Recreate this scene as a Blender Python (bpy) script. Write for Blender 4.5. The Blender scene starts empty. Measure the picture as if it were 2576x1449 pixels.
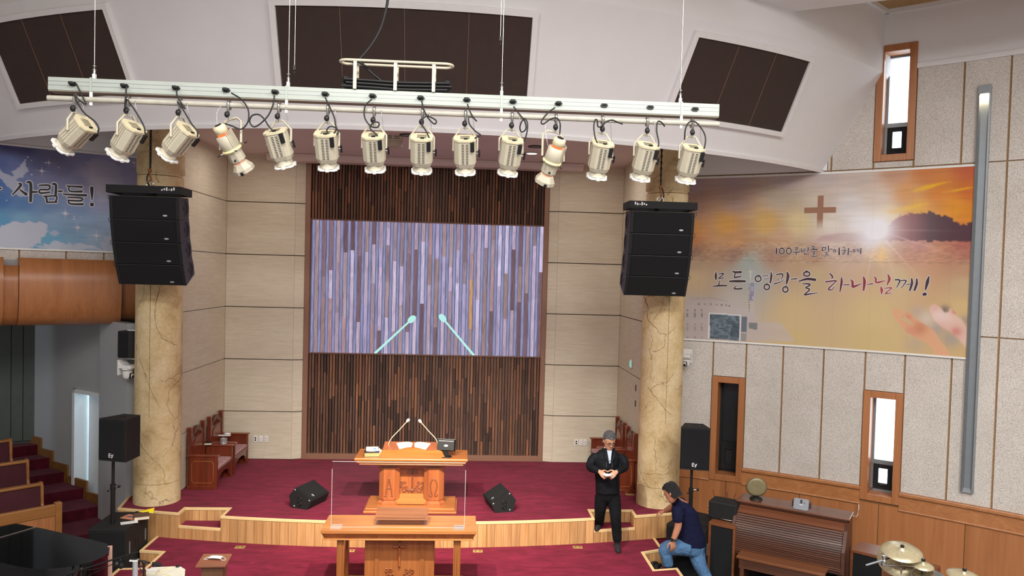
import bpy, bmesh, math, random
from mathutils import Vector, Matrix
from math import sin, cos, pi, radians, sqrt, atan2, hypot
random.seed(11)
SC = bpy.context.scene
COL = SC.collection

# ------------------------------------------------------------------ camera
FPX, PCX, PCY, CAMH = 1900.0, 1288.0, 750.0, 4.07
YAW, PITCH, ROLL = radians(3.5), radians(1.75), 0.0265
FW = Vector((sin(YAW)*cos(PITCH), cos(YAW)*cos(PITCH), -sin(PITCH)))
_r0 = FW.cross(Vector((0, 0, 1))).normalized(); _u0 = _r0.cross(FW)
CR = _r0*cos(ROLL) + _u0*sin(ROLL); CU = _u0*cos(ROLL) - _r0*sin(ROLL)
EYE = Vector((0, 0, CAMH))
cd = bpy.data.cameras.new('camera'); cam = bpy.data.objects.new('camera', cd); COL.objects.link(cam)
cd.sensor_width = 36.0; cd.lens = FPX/2576*36.0; cd.shift_y = (PCY-724.5)/2576; cd.clip_end = 200
cam.matrix_world = Matrix(((CR.x, CU.x, -FW.x, 0), (CR.y, CU.y, -FW.y, 0), (CR.z, CU.z, -FW.z, CAMH), (0, 0, 0, 1)))
SC.camera = cam

# ------------------------------------------------------------------ light, exposure
SC.view_settings.view_transform = 'Standard'; SC.view_settings.look = 'None'
SC.view_settings.gamma = 1.0; SC.view_settings.use_curve_mapping = False
SC.view_settings.exposure = 0.0
SC.cycles.use_denoising = True; SC.cycles.max_bounces = 8; SC.cycles.diffuse_bounces = 5
SC.cycles.transparent_max_bounces = 12; SC.cycles.sample_clamp_indirect = 6.0
W = bpy.data.worlds.new('world'); SC.world = W; W.use_nodes = True
W.node_tree.nodes['Background'].inputs[0].default_value = (0.80, 0.91, 1.0, 1)
W.node_tree.nodes['Background'].inputs[1].default_value = 5.0

def area(name, loc, size, power, col=(1, 1, 1), aim=(0, 0, -1), sy=None):
    l = bpy.data.lights.new(name, 'AREA'); l.energy = power; l.color = col; l.size = size
    if sy: l.shape = 'RECTANGLE'; l.size_y = sy
    o = bpy.data.objects.new(name, l); COL.objects.link(o); o.location = loc
    o.rotation_euler = Vector(aim).to_track_quat('-Z', 'Y').to_euler()
    return o
# fluorescent panels in the hall ceiling (above and behind the viewer) and the chancel downlights
for _x, _y, _p in ((-4.5, 3.2, 50), (-1.2, 2.6, 190), (2.2, 2.6, 190), (5.5, 3.2, 190), (-4.5, -1.0, 80), (-1.2, -1.4, 190), (2.2, -1.4, 190), (5.5, -1.0, 210), (-3, -5, 150), (3, -5, 150)):
    area('hall_ceiling_lamp', (_x, _y, 7.85), 1.3, _p*1.6, (1.0, .98, .965))
for _x, _y in ((-3.3, 12.2), (-.7, 12.2), (1.9, 12.2)):
    area('chancel_ceiling_lamp', (_x, _y, 5.98), .35, 14, (1.0, .90, .80))

# ------------------------------------------------------------------ geometry helpers
def ray(x, y): return FW + CR*((x-PCX)/FPX) - CU*((y-PCY)/FPX)
def atz(x, y, z):
    d = ray(x, y); return EYE + d*((z-CAMH)/d.z)
def aty(x, y, Y):
    d = ray(x, y); return EYE + d*(Y/d.y)
def atp(x, y, p, n):
    d = ray(x, y); n = Vector(n); return EYE + d*((Vector(p)-EYE).dot(n)/d.dot(n))
def on_circle(x, y, cx, cy, R):
    d = ray(x, y); a = d.x*d.x+d.y*d.y; b = -(d.x*cx+d.y*cy); c = cx*cx+cy*cy-R*R
    return EYE + d*((-b+sqrt(b*b-a*c))/a)
RC = (-2.67, -.40); LC = (1.27, -.40); RW = 13.8
def on_r(x, y, off=0.0): return on_circle(x, y, RC[0], RC[1], RW-off)
def on_l(x, y, off=0.0): return on_circle(x, y, LC[0], LC[1], RW-off)
def phi_r(p): return atan2(p.x-RC[0], p.y-RC[1])
def phi_l(p): return atan2(p.x-LC[0], p.y-LC[1])
def arc(c, R, phi, z): return Vector((c[0]+R*sin(phi), c[1]+R*cos(phi), z))

class MB:
    def __init__(s): s.v = []; s.f = []; s.m = []; s.sm = []; s.c = []; s.M = Matrix(); s.col = None
    def add(s, vs, fs, mat=0, smooth=False, col=None):
        b = len(s.v); s.v += [s.M @ Vector(v) for v in vs]
        for f in fs:
            s.f.append([b+i for i in f]); s.m.append(mat); s.sm.append(smooth); s.c.append(col or s.col or (1, 1, 1))
        return s
    def box(s, c, d, mat=0, R=None, col=None):
        x, y, z = d[0]/2, d[1]/2, d[2]/2; c = Vector(c)
        vs = [Vector((a*x, b*y, e*z)) for a in (-1, 1) for b in (-1, 1) for e in (-1, 1)]
        if R is not None: vs = [R @ v for v in vs]
        return s.add([c+v for v in vs], [(0, 1, 3, 2), (4, 6, 7, 5), (0, 4, 5, 1), (2, 3, 7, 6), (0, 2, 6, 4), (1, 5, 7, 3)], mat, False, col)
    def bb(s, a, b, mat=0, col=None):
        return s.box([(a[i]+b[i])/2 for i in range(3)], [abs(b[i]-a[i]) for i in range(3)], mat, None, col)
    def ext(s, poly, vec, mat=0, smooth=False, col=None):
        n = len(poly); poly = [Vector(p) for p in poly]; vec = Vector(vec)
        nrm = Vector()
        for i in range(n): nrm += poly[i].cross(poly[(i+1) % n])
        if nrm.dot(vec) > 0: poly = poly[::-1]
        s.add(poly+[p+vec for p in poly], [tuple(range(n)), tuple(range(2*n-1, n-1, -1))], mat, False, col)
        s.add(poly+[p+vec for p in poly], [(i, i+n, (i+1) % n+n, (i+1) % n) for i in range(n)], mat, smooth, col)
        return s
    def prism(s, poly, z0, z1, mat=0, smooth=False, col=None):
        return s.ext([(p[0], p[1], z0) for p in poly], (0, 0, z1-z0), mat, smooth, col)
    def loft(s, rings, mat=0, smooth=True, caps=True, closed=True, col=None):
        n = len(rings[0]); vs = [v for r in rings for v in r]; fs = []
        for k in range(len(rings)-1):
            for i in range(n if closed else n-1):
                j = (i+1) % n; fs.append((k*n+i, k*n+j, (k+1)*n+j, (k+1)*n+i))
        s.add(vs, fs, mat, smooth, col)
        if caps:
            s.add(rings[0], [tuple(range(n-1, -1, -1))], mat, False, col); s.add(rings[-1], [tuple(range(n))], mat, False, col)
        return s
    def tube(s, pts, r, seg=8, mat=0, caps=True, closed=False, col=None):
        pts = [Vector(p) for p in pts]; n = len(pts); rings = []; u = None
        for i, p in enumerate(pts):
            if closed: t = pts[(i+1) % n]-pts[i-1]
            else: t = pts[min(i+1, n-1)]-pts[max(i-1, 0)]
            t.normalize()
            if u is None: u = t.orthogonal()
            u = (u - t*u.dot(t)).normalized(); w = t.cross(u)
            rr = r[i] if isinstance(r, (list, tuple)) else r
            rings.append([p + u*(rr*cos(2*pi*k/seg)) + w*(rr*sin(2*pi*k/seg)) for k in range(seg)])
        if closed: rings.append(rings[0]); caps = False
        return s.loft(rings, mat, True, caps, True, col)
    def cyl(s, a, b, r, seg=16, mat=0, r2=None, col=None):
        return s.tube([a, b], [r, r if r2 is None else r2], seg, mat, True, False, col)
    def lathe(s, prof, seg=24, mat=0, smooth=True, col=None, caps=True):
        rings = [[Vector((r*cos(2*pi*k/seg), r*sin(2*pi*k/seg), z)) for k in range(seg)] for r, z in prof]
        return s.loft(rings, mat, smooth, caps, True, col)
    def ball(s, c, r, seg=16, mat=0, col=None):
        r = (r, r, r) if not isinstance(r, (tuple, list)) else r; c = Vector(c); h = seg//2; rings = []
        for i in range(h+1):
            a = -pi/2+pi*max(.02, min(.98, i/h))
            rings.append([c+Vector((r[0]*cos(a)*cos(2*pi*k/seg), r[1]*cos(a)*sin(2*pi*k/seg), r[2]*sin(a))) for k in range(seg)])
        return s.loft(rings, mat, True, True, True, col)
    def build(s, name, mats, parent=None, bevel=0, vcol=False, world=False, solid=0, seg=2, subd=0):
        me = bpy.data.meshes.new(name); vs = s.v
        if world and parent is not None:
            I = MW(parent).inverted(); vs = [I @ v for v in vs]
        me.from_pydata([tuple(v) for v in vs], [], s.f)
        if not isinstance(mats, (list, tuple)): mats = [mats]
        for m in mats: me.materials.append(m)
        me.polygons.foreach_set('material_index', s.m); me.polygons.foreach_set('use_smooth', s.sm)
        if vcol:
            at = me.color_attributes.new('Col', 'FLOAT_COLOR', 'CORNER'); buf = []
            for f, c in zip(s.f, s.c): buf += [c[0], c[1], c[2], 1.0]*len(f)
            at.data.foreach_set('color', buf)
        me.update()
        o = bpy.data.objects.new(name, me); COL.objects.link(o)
        if parent is not None: o.parent = parent
        if bevel:
            b = o.modifiers.new('bevel', 'BEVEL'); b.width = bevel; b.segments = seg; b.limit_method = 'ANGLE'; b.angle_limit = radians(40)
        if solid:
            b = o.modifiers.new('solid', 'SOLIDIFY'); b.thickness = solid
        if subd:
            b = o.modifiers.new('sub', 'SUBSURF'); b.levels = subd; b.render_levels = subd
        return o

def MW(o):
    m = Matrix.LocRotScale(o.location, o.rotation_euler, o.scale)
    return MW(o.parent) @ m if o.parent else m
def thing(name, label, cat, loc=(0, 0, 0), rz=0.0, group=None):
    o = bpy.data.objects.new(name, None); COL.objects.link(o); o.empty_display_size = .1
    o.location = loc; o.rotation_euler = (0, 0, rz); o['label'] = label; o['category'] = cat
    if group: o['group'] = group
    return o
def tag(o, label, cat, group=None):
    o['label'] = label; o['category'] = cat
    if group: o['group'] = group
    return o
def structure(o, label=None):
    o['kind'] = 'structure'
    if label: o['label'] = label
    return o
def rough_empty(name):
    o = bpy.data.objects.new(name, None); COL.objects.link(o); o['kind'] = 'structure'; return o
def dup(root, loc, rz=None, label=None):
    r = root.copy(); COL.objects.link(r); r.location = loc
    if rz is not None: r.rotation_euler = (0, 0, rz)
    if label: r['label'] = label
    for ch in list(root.children):
        c = ch.copy(); COL.objects.link(c); c.parent = r
        for g in list(ch.children):
            d = g.copy(); COL.objects.link(d); d.parent = c
    return r
def smooth_path(pts, n=6):
    pts = [Vector(p) for p in pts]; out = []
    for i in range(len(pts)-1):
        p0, p1, p2, p3 = pts[max(i-1, 0)], pts[i], pts[i+1], pts[min(i+2, len(pts)-1)]
        for k in range(n):
            t = k/n
            out.append(.5*((2*p1)+(p2-p0)*t+(2*p0-5*p1+4*p2-p3)*t*t+(3*p1-p0-3*p2+p3)*t**3))
    return out+[pts[-1]]
def RX(a): return Matrix.Rotation(a, 4, 'X')
def RY(a): return Matrix.Rotation(a, 4, 'Y')
def RZ(a): return Matrix.Rotation(a, 4, 'Z')
def T(x, y, z): return Matrix.Translation((x, y, z))

# ------------------------------------------------------------------ materials
def lin(c):
    if isinstance(c, str): c = [int(c[i:i+2], 16)/255 for i in (0, 2, 4)]
    return tuple(x/12.92 if x <= .04045 else ((x+.055)/1.055)**2.4 for x in c)
def lc(c): return lin(c)+(1.0,)
class Mat:
    def __init__(s, name, rough=.5, metal=0.0):
        s.m = bpy.data.materials.new(name); s.m.use_nodes = True; s.t = s.m.node_tree
        s.b = s.t.nodes['Principled BSDF']; s.b.inputs['Roughness'].default_value = rough; s.b.inputs['Metallic'].default_value = metal
    def n(s, typ, **kw):
        x = s.t.nodes.new('ShaderNode'+typ)
        for k, v in kw.items():
            if hasattr(x, k) and not k[0].isupper(): setattr(x, k, v)
            else: x.inputs[k.replace('_', ' ')].default_value = v
        return x
    def l(s, a, b): s.t.links.new(a, b)
    def coord(s, scale=(1, 1, 1), rnd=False, kind='Object'):
        tc = s.n('TexCoord'); mp = s.n('Mapping'); mp.inputs['Scale'].default_value = scale
        s.l(tc.outputs[kind], mp.inputs['Vector'])
        if rnd:
            oi = s.n('ObjectInfo'); mu = s.n('Math', operation='MULTIPLY'); mu.inputs[1].default_value = 37.0
            s.l(oi.outputs['Random'], mu.inputs[0]); cb = s.n('CombineXYZ')
            for k in range(3): s.l(mu.outputs[0], cb.inputs[k])
            s.l(cb.outputs[0], mp.inputs['Location'])
        return mp.outputs[0]
    def noise(s, vec, scale, detail=4, rough=.55, dist=0.0):
        x = s.n('TexNoise'); x.inputs['Scale'].default_value = scale; x.inputs['Detail'].default_value = detail
        x.inputs['Roughness'].default_value = rough; x.inputs['Distortion'].default_value = dist
        s.l(vec, x.inputs['Vector']); return x.outputs['Fac']
    def ramp(s, fac, stops):
        r = s.n('ValToRGB'); e = r.color_ramp.elements
        while len(e) < len(stops): e.new(.5)
        for x, (p, c) in zip(e, stops): x.position = p; x.color = lc(c) if not (isinstance(c, tuple) and len(c) == 4) else c
        s.l(fac, r.inputs[0]); return r.outputs[0]
    def mix(s, a, b, fac, mode='MIX'):
        x = s.n('Mix', data_type='RGBA', blend_type=mode)
        for sock, v in ((x.inputs[0], fac), (x.inputs[6], a), (x.inputs[7], b)):
            if hasattr(v, 'is_linked'): s.l(v, sock)
            else: sock.default_value = v if not isinstance(v, (int, float)) or sock.type == 'VALUE' else (v, v, v, 1)
        return x.outputs[2]
    def color(s, out): s.l(out, s.b.inputs['Base Color'])
    def bump(s, h, strength=.3, dist=.01):
        b = s.n('Bump'); b.inputs['Strength'].default_value = strength; b.inputs['Distance'].default_value = dist
        s.l(h, b.inputs['Height']); s.l(b.outputs[0], s.b.inputs['Normal'])
    def vary(s, col, amt=.25):
        oi = s.n('ObjectInfo'); mr = s.n('MapRange'); mr.inputs['To Min'].default_value = 1-amt; mr.inputs['To Max'].default_value = 1+amt
        s.l(oi.outputs['Random'], mr.inputs['Value']); hs = s.n('HueSaturation'); s.l(col, hs.inputs['Color']); s.l(mr.outputs[0], hs.inputs['Value'])
        return hs.outputs[0]

def solid(name, col, rough=.5, metal=0.0, var=.06, scale=9.0, bump=0.0, bscale=180):
    m = Mat(name, rough, metal); v = m.coord()
    a = lin(col); n = m.noise(v, scale)
    m.color(m.ramp(n, [(.3, tuple(x*(1-var) for x in a)+(1,)), (.7, tuple(min(1, x*(1+var)) for x in a)+(1,))]))
    if bump: m.bump(m.noise(v, bscale, 2), bump, .004)
    return m.m
def cloth(name, col, rough=.85, wrinkle=.4):
    m = Mat(name, rough); v = m.coord(); a = lin(col); n = m.noise(v, 9, 3, .5, .8); w = m.noise(m.coord((1, 1, .55)), 15, 3, .55, 1.2)
    m.color(m.ramp(n, [(.3, tuple(x*.85 for x in a)+(1,)), (.7, tuple(x*1.15 for x in a)+(1,))])); m.bump(w, wrinkle, .035); m.b.inputs['Specular IOR Level'].default_value = .2
    return m.m
def wood(name, c1, c2, rough=.35, axis=2, freq=14.0, vary=.12, coat=0.0, streak=1.0, dark=None):
    m = Mat(name, rough); sc = [freq, freq, freq]; sc[axis] = freq*.045
    v = m.coord(tuple(sc), True); n1 = m.noise(v, 1.0, 6, .6, 1.2)
    sc2 = [freq*7]*3; sc2[axis] = freq*.25; n2 = m.noise(m.coord(tuple(sc2), True), 1.0, 3, .5)
    stops = [(.28, c1), (.72, c2)] if dark is None else [(.26, dark), (.40, c1), (.75, c2)]
    c = m.ramp(n1, stops); a = m.ramp(n2, [(.3, (.72, .72, .72, 1)), (.7, (1.08, 1.08, 1.08, 1))])
    c = m.mix(c, a, .55*streak, 'MULTIPLY'); m.color(m.vary(c, vary))
    if coat: m.b.inputs['Coat Weight'].default_value = coat; m.b.inputs['Coat Roughness'].default_value = .12
    m.bump(n2, .06, .002)
    return m.m
def vcolmat(name, rough=.6, emit=0.0, grain=0.0, gscale=(60, 60, 2), spec=.5):
    m = Mat(name, rough); a = m.n('VertexColor', layer_name='Col'); c = a.outputs['Color']
    if grain:
        n = m.noise(m.coord(gscale), 1.0, 5, .6, .8); g = m.ramp(n, [(.3, (1-grain,)*3+(1,)), (.7, (1+grain*.35,)*3+(1,))])
        c = m.mix(c, g, 1.0, 'MULTIPLY')
    m.b.inputs['Specular IOR Level'].default_value = spec
    if emit:
        m.l(c, m.b.inputs['Emission Color']); m.b.inputs['Emission Strength'].default_value = emit; m.b.inputs['Base Color'].default_value = (.01, .01, .01, 1)
    else: m.color(c)
    return m.m
def emitter(name, col, strength):
    m = Mat(name, .4); m.b.inputs['Base Color'].default_value = (.02, .02, .02, 1)
    m.b.inputs['Emission Color'].default_value = lc(col); m.b.inputs['Emission Strength'].default_value = strength
    return m.m
def glassmat(name, tint=(1, 1, 1), alpha=.12, rough=.02, ior=1.45):
    m = Mat(name, rough); t = m.t; out = t.nodes['Material Output']
    tr = m.n('BsdfTransparent'); tr.inputs[0].default_value = tint+(1,); gl = m.n('BsdfGlossy'); gl.inputs['Roughness'].default_value = rough
    fr = m.n('LayerWeight'); fr.inputs[0].default_value = .5; pw = m.n('Math', operation='POWER'); pw.inputs[1].default_value = 5.0; m.l(fr.outputs['Facing'], pw.inputs[0])
    ad = m.n('Math', operation='MULTIPLY_ADD'); ad.inputs[1].default_value = .5; ad.inputs[2].default_value = .02; m.l(pw.outputs[0], ad.inputs[0])
    mx = m.n('MixShader'); m.l(ad.outputs[0], mx.inputs[0]); m.l(tr.outputs[0], mx.inputs[1]); m.l(gl.outputs[0], mx.inputs[2]); m.l(mx.outputs[0], out.inputs[0])
    return m.m

def carpet(name, c1, c2):
    m = Mat(name, .95); v = m.coord(); big = m.noise(m.coord((1, 2.6, 1)), 3.4, 5, .62, .6); fine = m.noise(v, 260, 2)
    c = m.ramp(big, [(.30, c1), (.70, c2)]); c = m.mix(c, m.ramp(fine, [(.3, (.7, .7, .7, 1)), (.7, (1.15, 1.15, 1.15, 1))]), .6, 'MULTIPLY')
    m.color(c); m.bump(fine, .5, .004); m.b.inputs['Sheen Weight'].default_value = .10; m.b.inputs['Specular IOR Level'].default_value = .1
    m.b.inputs['Sheen Tint'].default_value = (1, .5, .6, 1)
    return m.m
def speckle(name, c1, c2, c3, scale=95):
    m = Mat(name, .95); v = m.coord((1, 1, 1), False, 'Object'); n = m.noise(v, scale, 3, .7); b = m.noise(v, 2.2, 4)
    c = m.ramp(n, [(.33, c1), (.5, c2), (.68, c3)]); c = m.mix(c, m.ramp(b, [(.3, (.90, .89, .87, 1)), (.7, (1.05, 1.05, 1.05, 1))]), .8, 'MULTIPLY')
    m.color(c); m.bump(n, .55, .012); m.b.inputs['Specular IOR Level'].default_value = .15
    return m.m
def plaster_column(name):
    m = Mat(name, .75); v = m.coord(); n = m.noise(v, 2.6, 6, .62, .4); f = m.noise(v, 26, 4, .6)
    c = m.ramp(n, [(.28, 'a88a5c'), (.48, 'd0b98c'), (.72, 'ddcba6')])
    c = m.mix(c, m.ramp(f, [(.3, (.80, .78, .74, 1)), (.65, (1.06, 1.06, 1.06, 1))]), .7, 'MULTIPLY')
    # cracks: distorted cell borders, broken up by a mask
    w = m.n('TexNoise'); w.inputs['Scale'].default_value = 5.0; w.inputs['Detail'].default_value = 5; m.l(v, w.inputs['Vector'])
    mv = m.mix(v, w.outputs['Color'], .22)
    vo = m.n('TexVoronoi', feature='DISTANCE_TO_EDGE'); vo.inputs['Scale'].default_value = 1.15; m.l(mv, vo.inputs['Vector'])
    cr = m.ramp(vo.outputs['Distance'], [(.0, (.75, .75, .75, 1)), (.006, (0, 0, 0, 1))])
    mk = m.ramp(m.noise(v, 1.7, 2), [(.42, (0, 0, 0, 1)), (.50, (1, 1, 1, 1))])
    cm = m.mix(cr, mk, 1.0, 'MULTIPLY')
    m.color(m.mix(c, lc('6a5030'), cm)); m.bump(f, .35, .006)
    return m.m

WHITE = solid('white_painted_plaster', 'e5e3e4', .7, var=.015, scale=3)
WHITE2 = solid('white_gloss_trim', 'e6e4e4', .4, var=.02)
MAUVE_BOUNCE = solid('chancel_ceiling_bounce_tint', 'd6c7c3', .7, var=.015, scale=2)  # mauve light bounced off the carpet is put into this colour
BEIGEP = None
def beige_panel():
    m = Mat('beige_travertine_panel', .7); v = m.coord((1.2, 1.2, 14), True); n = m.noise(v, 2.2, 6, .6, .5); f = m.noise(m.coord((3, 3, 40), True), 3, 3)
    c = m.ramp(n, [(.3, 'c5baa5'), (.7, 'd4cbb8')]); c = m.mix(c, m.ramp(f, [(.3, (.94, .94, .93, 1)), (.7, (1.03, 1.03, 1.03, 1))]), .8, 'MULTIPLY')
    m.color(c); m.bump(n, .08, .004); return m.m
BEIGEP = beige_panel()
GROOVE = solid('dark_joint', '4b4034', .8)
CARPET = carpet('crimson_carpet', '5a0e20', '7e1b38')
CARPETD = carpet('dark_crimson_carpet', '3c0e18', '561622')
STIPPLE = speckle('stippled_acoustic_board', 'a49b93', 'd6cfc7', 'e8e3dd')
JOINTW = solid('wood_batten_joint', '9a7850', .7)
OAK = wood('honey_oak_veneer', 'a4683e', 'b97c4e', .38, 2, 9, .05, streak=.5)
OAKH = wood('honey_oak_moulding', 'a4683e', 'bd8252', .32, 0, 9, .05, streak=.5)
PINE = wood('knotty_pine', 'a97748', 'd0a470', .45, 2, 10, .14)
PINELIGHT = solid('pale_pine_nosing', 'dfc08c', .4, var=.05)
COLUMN = plaster_column('cracked_cream_plaster')
FRAMEB = solid('brown_frame_laminate', '8a6450', .5, var=.03)
DARKBACK = solid('dark_backing', '1d1410', .9)
FABRIC = solid('dark_brown_acoustic_fabric', '3d2f2a', .95, var=.05, bump=.3, bscale=400)
BLACK = solid('black_plastic', '0d0d0d', .5, var=.1)
BLACKM = solid('black_textured_paint', '0e0e10', .75, var=.1, bump=.3, bscale=300)
BLACKG = solid('black_grille_cloth', '07080b', .9, var=.15, bump=.4, bscale=500)
STEEL = solid('steel', 'b9bab8', .3, 1.0)
CHROME = solid('chrome', 'd5d6d6', .12, 1.0)
ALU = solid('pale_anodised_aluminium', 'a9b0a8', .45, .15, var=.03)
GREYTRIM = solid('grey_aluminium_profile', '8a9094', .4, .4, var=.04)
WHITEP = solid('white_plastic', 'e4e4e0', .4, var=.03)
GLASS = glassmat('window_glass')
# =================================================================== SETTING
ZU, ZL, ZB = .70, .36, 6.05           # upper stage, lower stage, chancel ceiling
AX = -.72                              # the chancel's axis
def edge_y(x): return 10.14 + (x+.75)**2/30.0

HALL = [(-14, -9), (11.1, -9)]+[(RC[0]+(RW+.3)*sin(radians(98-2*i)), RC[1]+(RW+.3)*cos(radians(98-2*i))) for i in range(37)]+[(3.4, 15), (-14, 15)]
floor = structure(MB().prism(HALL, -.12, 0.0).build('floor', solid('grey_vinyl_floor', '6d6e70', .5, var=.06)), 'grey vinyl hall floor')

# ---- upper stage -----------------------------------------------------------
RECL, RECR = (-3.838, -3.222, 10.70), (1.855, 2.478, 10.745)
def stage_outline():
    pts = [(-4.82, 11.35), (-4.72, edge_y(-4.72)+.02)]
    xs = [-4.72+i*(8.0/64) for i in range(65)]
    out = []; 
    for x in xs:
        for R in (RECL, RECR):
            if R[0] < x < R[1]: break
        else: out.append((x, edge_y(x)))
    for R in (RECL, RECR):
        out += [(R[0], edge_y(R[0])), (R[0]+1e-5, R[2]), (R[1]-1e-5, R[2]), (R[1], edge_y(R[1]))]
    out.sort(key=lambda p: p[0])
    return pts[:1] + out + [(3.28, 11.4), (2.79, 11.5), (2.79, 13.6), (-4.2, 13.6), (-4.2, 11.4)]
SO = stage_outline()
up = structure(MB().prism(SO, 0, ZU).build('stage_upper', CARPET), 'crimson carpeted upper platform of the chancel')
pineback = solid('pine_shadow_gap', '5d3d22', .8)
def planks(parent, p0, p1, z0, z1, w=.105, inward=(0, 1), mat=PINE):
    p0, p1 = Vector((p0[0], p0[1], 0)), Vector((p1[0], p1[1], 0)); L = (p1-p0).length; n = max(1, round(L/w)); d = (p1-p0)/n
    nrm = Vector((d.y, -d.x, 0)).normalized()
    ang = atan2(d.y, d.x)
    for i in range(n):
        c = p0+d*(i+.5)
        key = (round(d.length, 3), round(z1-z0, 3))
        if key not in PLK:
            PLK[key] = MB().box((0, 0, 0), (d.length-.004, .02, z1-z0)).build('plank', mat).data
            o = [x for x in bpy.data.objects if x.data == PLK[key]][0]
        else:
            o = bpy.data.objects.new('plank', PLK[key]); COL.objects.link(o)
        o.parent = parent; o.location = (c.x+nrm.x*.008, c.y+nrm.y*.008, (z0+z1)/2); o.rotation_euler = (0, 0, ang)
        if random.random() < .5: o.rotation_euler = (pi, 0, ang)
PLK = {}
def edge_run(x0, x1, n):
    return [(x0+(x1-x0)*i/n, edge_y(x0+(x1-x0)*i/n)) for i in range(n+1)]
for a, b in ((-4.72, RECL[0]), (RECL[1], RECR[0]), (RECR[1], 3.27)):
    n = max(1, round((b-a)/.115)); r = edge_run(a, b, n)
    for i in range(n): planks(up, r[i], r[i+1], ZL if a > -4.5 else 0, ZU-.03, .2)
for R in (RECL, RECR):
    ya, yb = edge_y(R[0]), edge_y(R[1])
    planks(up, (R[0], ya), (R[1], yb), ZL, .53-.02)
    planks(up, (R[0], R[2]), (R[1], R[2]), .53, ZU-.03)
    planks(up, (R[0], ya), (R[0], R[2]), .53, ZU-.03); planks(up, (R[1], R[2]), (R[1], yb), .53, ZU-.03)
    MB().prism([(R[0], ya), (R[1], yb), (R[1], R[2]), (R[0], R[2])], 0, .53).build('step_tread', CARPET, up)
def nosing(parent, pts, z, w=.022, h=.026, mat=PINELIGHT, inset=True):
    # a flat pale strip following the edge; the strip lies on the carpet side (left of travel)
    pts = [Vector((p[0], p[1], 0)) for p in pts]; L = []; n = len(pts)
    for i, p in enumerate(pts):
        ns = []
        if i > 0: d = (p-pts[i-1]).normalized(); ns.append(Vector((-d.y, d.x, 0)))
        if i < n-1: d = (pts[i+1]-p).normalized(); ns.append(Vector((-d.y, d.x, 0)))
        m = sum(ns, Vector()); m = m/ m.length if m.length > 1e-6 else ns[0]
        L.append(m*(1/max(.4, m.dot(ns[0]))))
    o = -.018
    rings = [[p+l*o+Vector((0, 0, z-h)), p+l*w+Vector((0, 0, z-h)), p+l*w+Vector((0, 0, z+.008)), p+l*o+Vector((0, 0, z+.008))] for p, l in zip(pts, L)]
    return MB().loft(rings, 0, False).build('nosing', mat, parent, bevel=.004)
nosing(up, [(-4.83, 11.28)]+edge_run(-4.72, RECL[0], 8)+[(RECL[0], RECL[2]), (RECL[1], RECL[2])]+edge_run(RECL[1], RECR[0], 40)+[(RECR[0], RECR[2]), (RECR[1], RECR[2])]+edge_run(RECR[1], 3.28, 8), ZU)
for R in (RECL, RECR): nosing(up, edge_run(R[0]+.01, R[1]-.01, 3), .53)

# ---- lower stage -----------------------------------------------------------
LO = [(-4.135, 10.62), (-4.135, 9.99), (-3.83, 9.94), (-3.83, 9.39), (-4.135, 9.37), (-4.135, 7.4), (-3, 7.0), (-.7, 6.8), (1.6, 7.0), (2.78, 7.4), (2.785, 9.43), (2.472, 9.37), (2.472, 9.99), (2.77, 10.11), (2.77, 10.62)]
low = structure(MB().prism(LO, 0, ZL).build('stage_lower', CARPET), 'crimson carpeted lower platform')
nosing(low, LO, ZL)
for i in (0, 1, 2, 3, 4, 9, 10, 11, 12, 13):
    planks(low, LO[i], LO[i+1], 0.0, ZL-.03)
for q in ([(-4.135, 9.37), (-3.84, 9.39), (-3.84, 9.94), (-4.135, 9.99)], [(2.482, 9.37), (2.785, 9.43), (2.77, 10.11), (2.482, 9.99)]):
    MB().prism(q, 0, .17).build('step_tread', CARPET, low)

# ---- chancel walls -----------------------------------------------------------
ZG = [ZU, 1.548, 2.47, 3.39, 4.31, 5.228, ZB+.02]
def panel_wall(name, p0, p1, splits, label, zs=ZG, gap=.007, th=.03, mat=BEIGEP):
    p0, p1 = Vector((*p0, 0)), Vector((*p1, 0)); d = p1-p0; L = d.length; u = d/L; nrm = Vector((u.y, -u.x, 0)); ang = atan2(u.y, u.x)
    w = MB().box((L/2, .06, (zs[0]+zs[-1])/2), (L, .06, zs[-1]-zs[0])).build(name, GROOVE); structure(w, label)
    w.location = (p0.x, p0.y, 0); w.rotation_euler = (0, 0, ang)
    for k in range(len(zs)-1):
        s = [0]+[a for a in splits]+[L]
        for i in range(len(s)-1):
            g0 = .001 if i else 0; 
            MB().bb((s[i]+.0015, 0, zs[k]+gap), (s[i+1]-.0015, th, zs[k+1]-gap)).build('panel', mat, w, bevel=.002)
    return w
panel_wall('wall_back_left', (-4.2, 13.5), (-3.02, 13.5), [], 'pale travertine panels left of the slatted feature')
panel_wall('wall_back_left_return', (-3.02, 13.5), (-2.855, 13.555), [], 'narrow pale return panels beside the slatted feature')
panel_wall('wall_back_right', (1.625, 13.5), (2.79, 13.5), [], 'pale travertine panels right of the slatted feature')
panel_wall('wall_back_right_return', (1.458, 13.555), (1.625, 13.5), [], 'narrow pale return panels right of the slatted feature')
panel_wall('wall_side_left', (-4.2, 11.05), (-4.2, 13.5), [1.0], 'pale travertine side wall behind the left column')
panel_wall('wall_side_right', (2.79, 13.5), (2.79, 11.05), [1.35], 'pale travertine side wall behind the right column')

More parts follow.
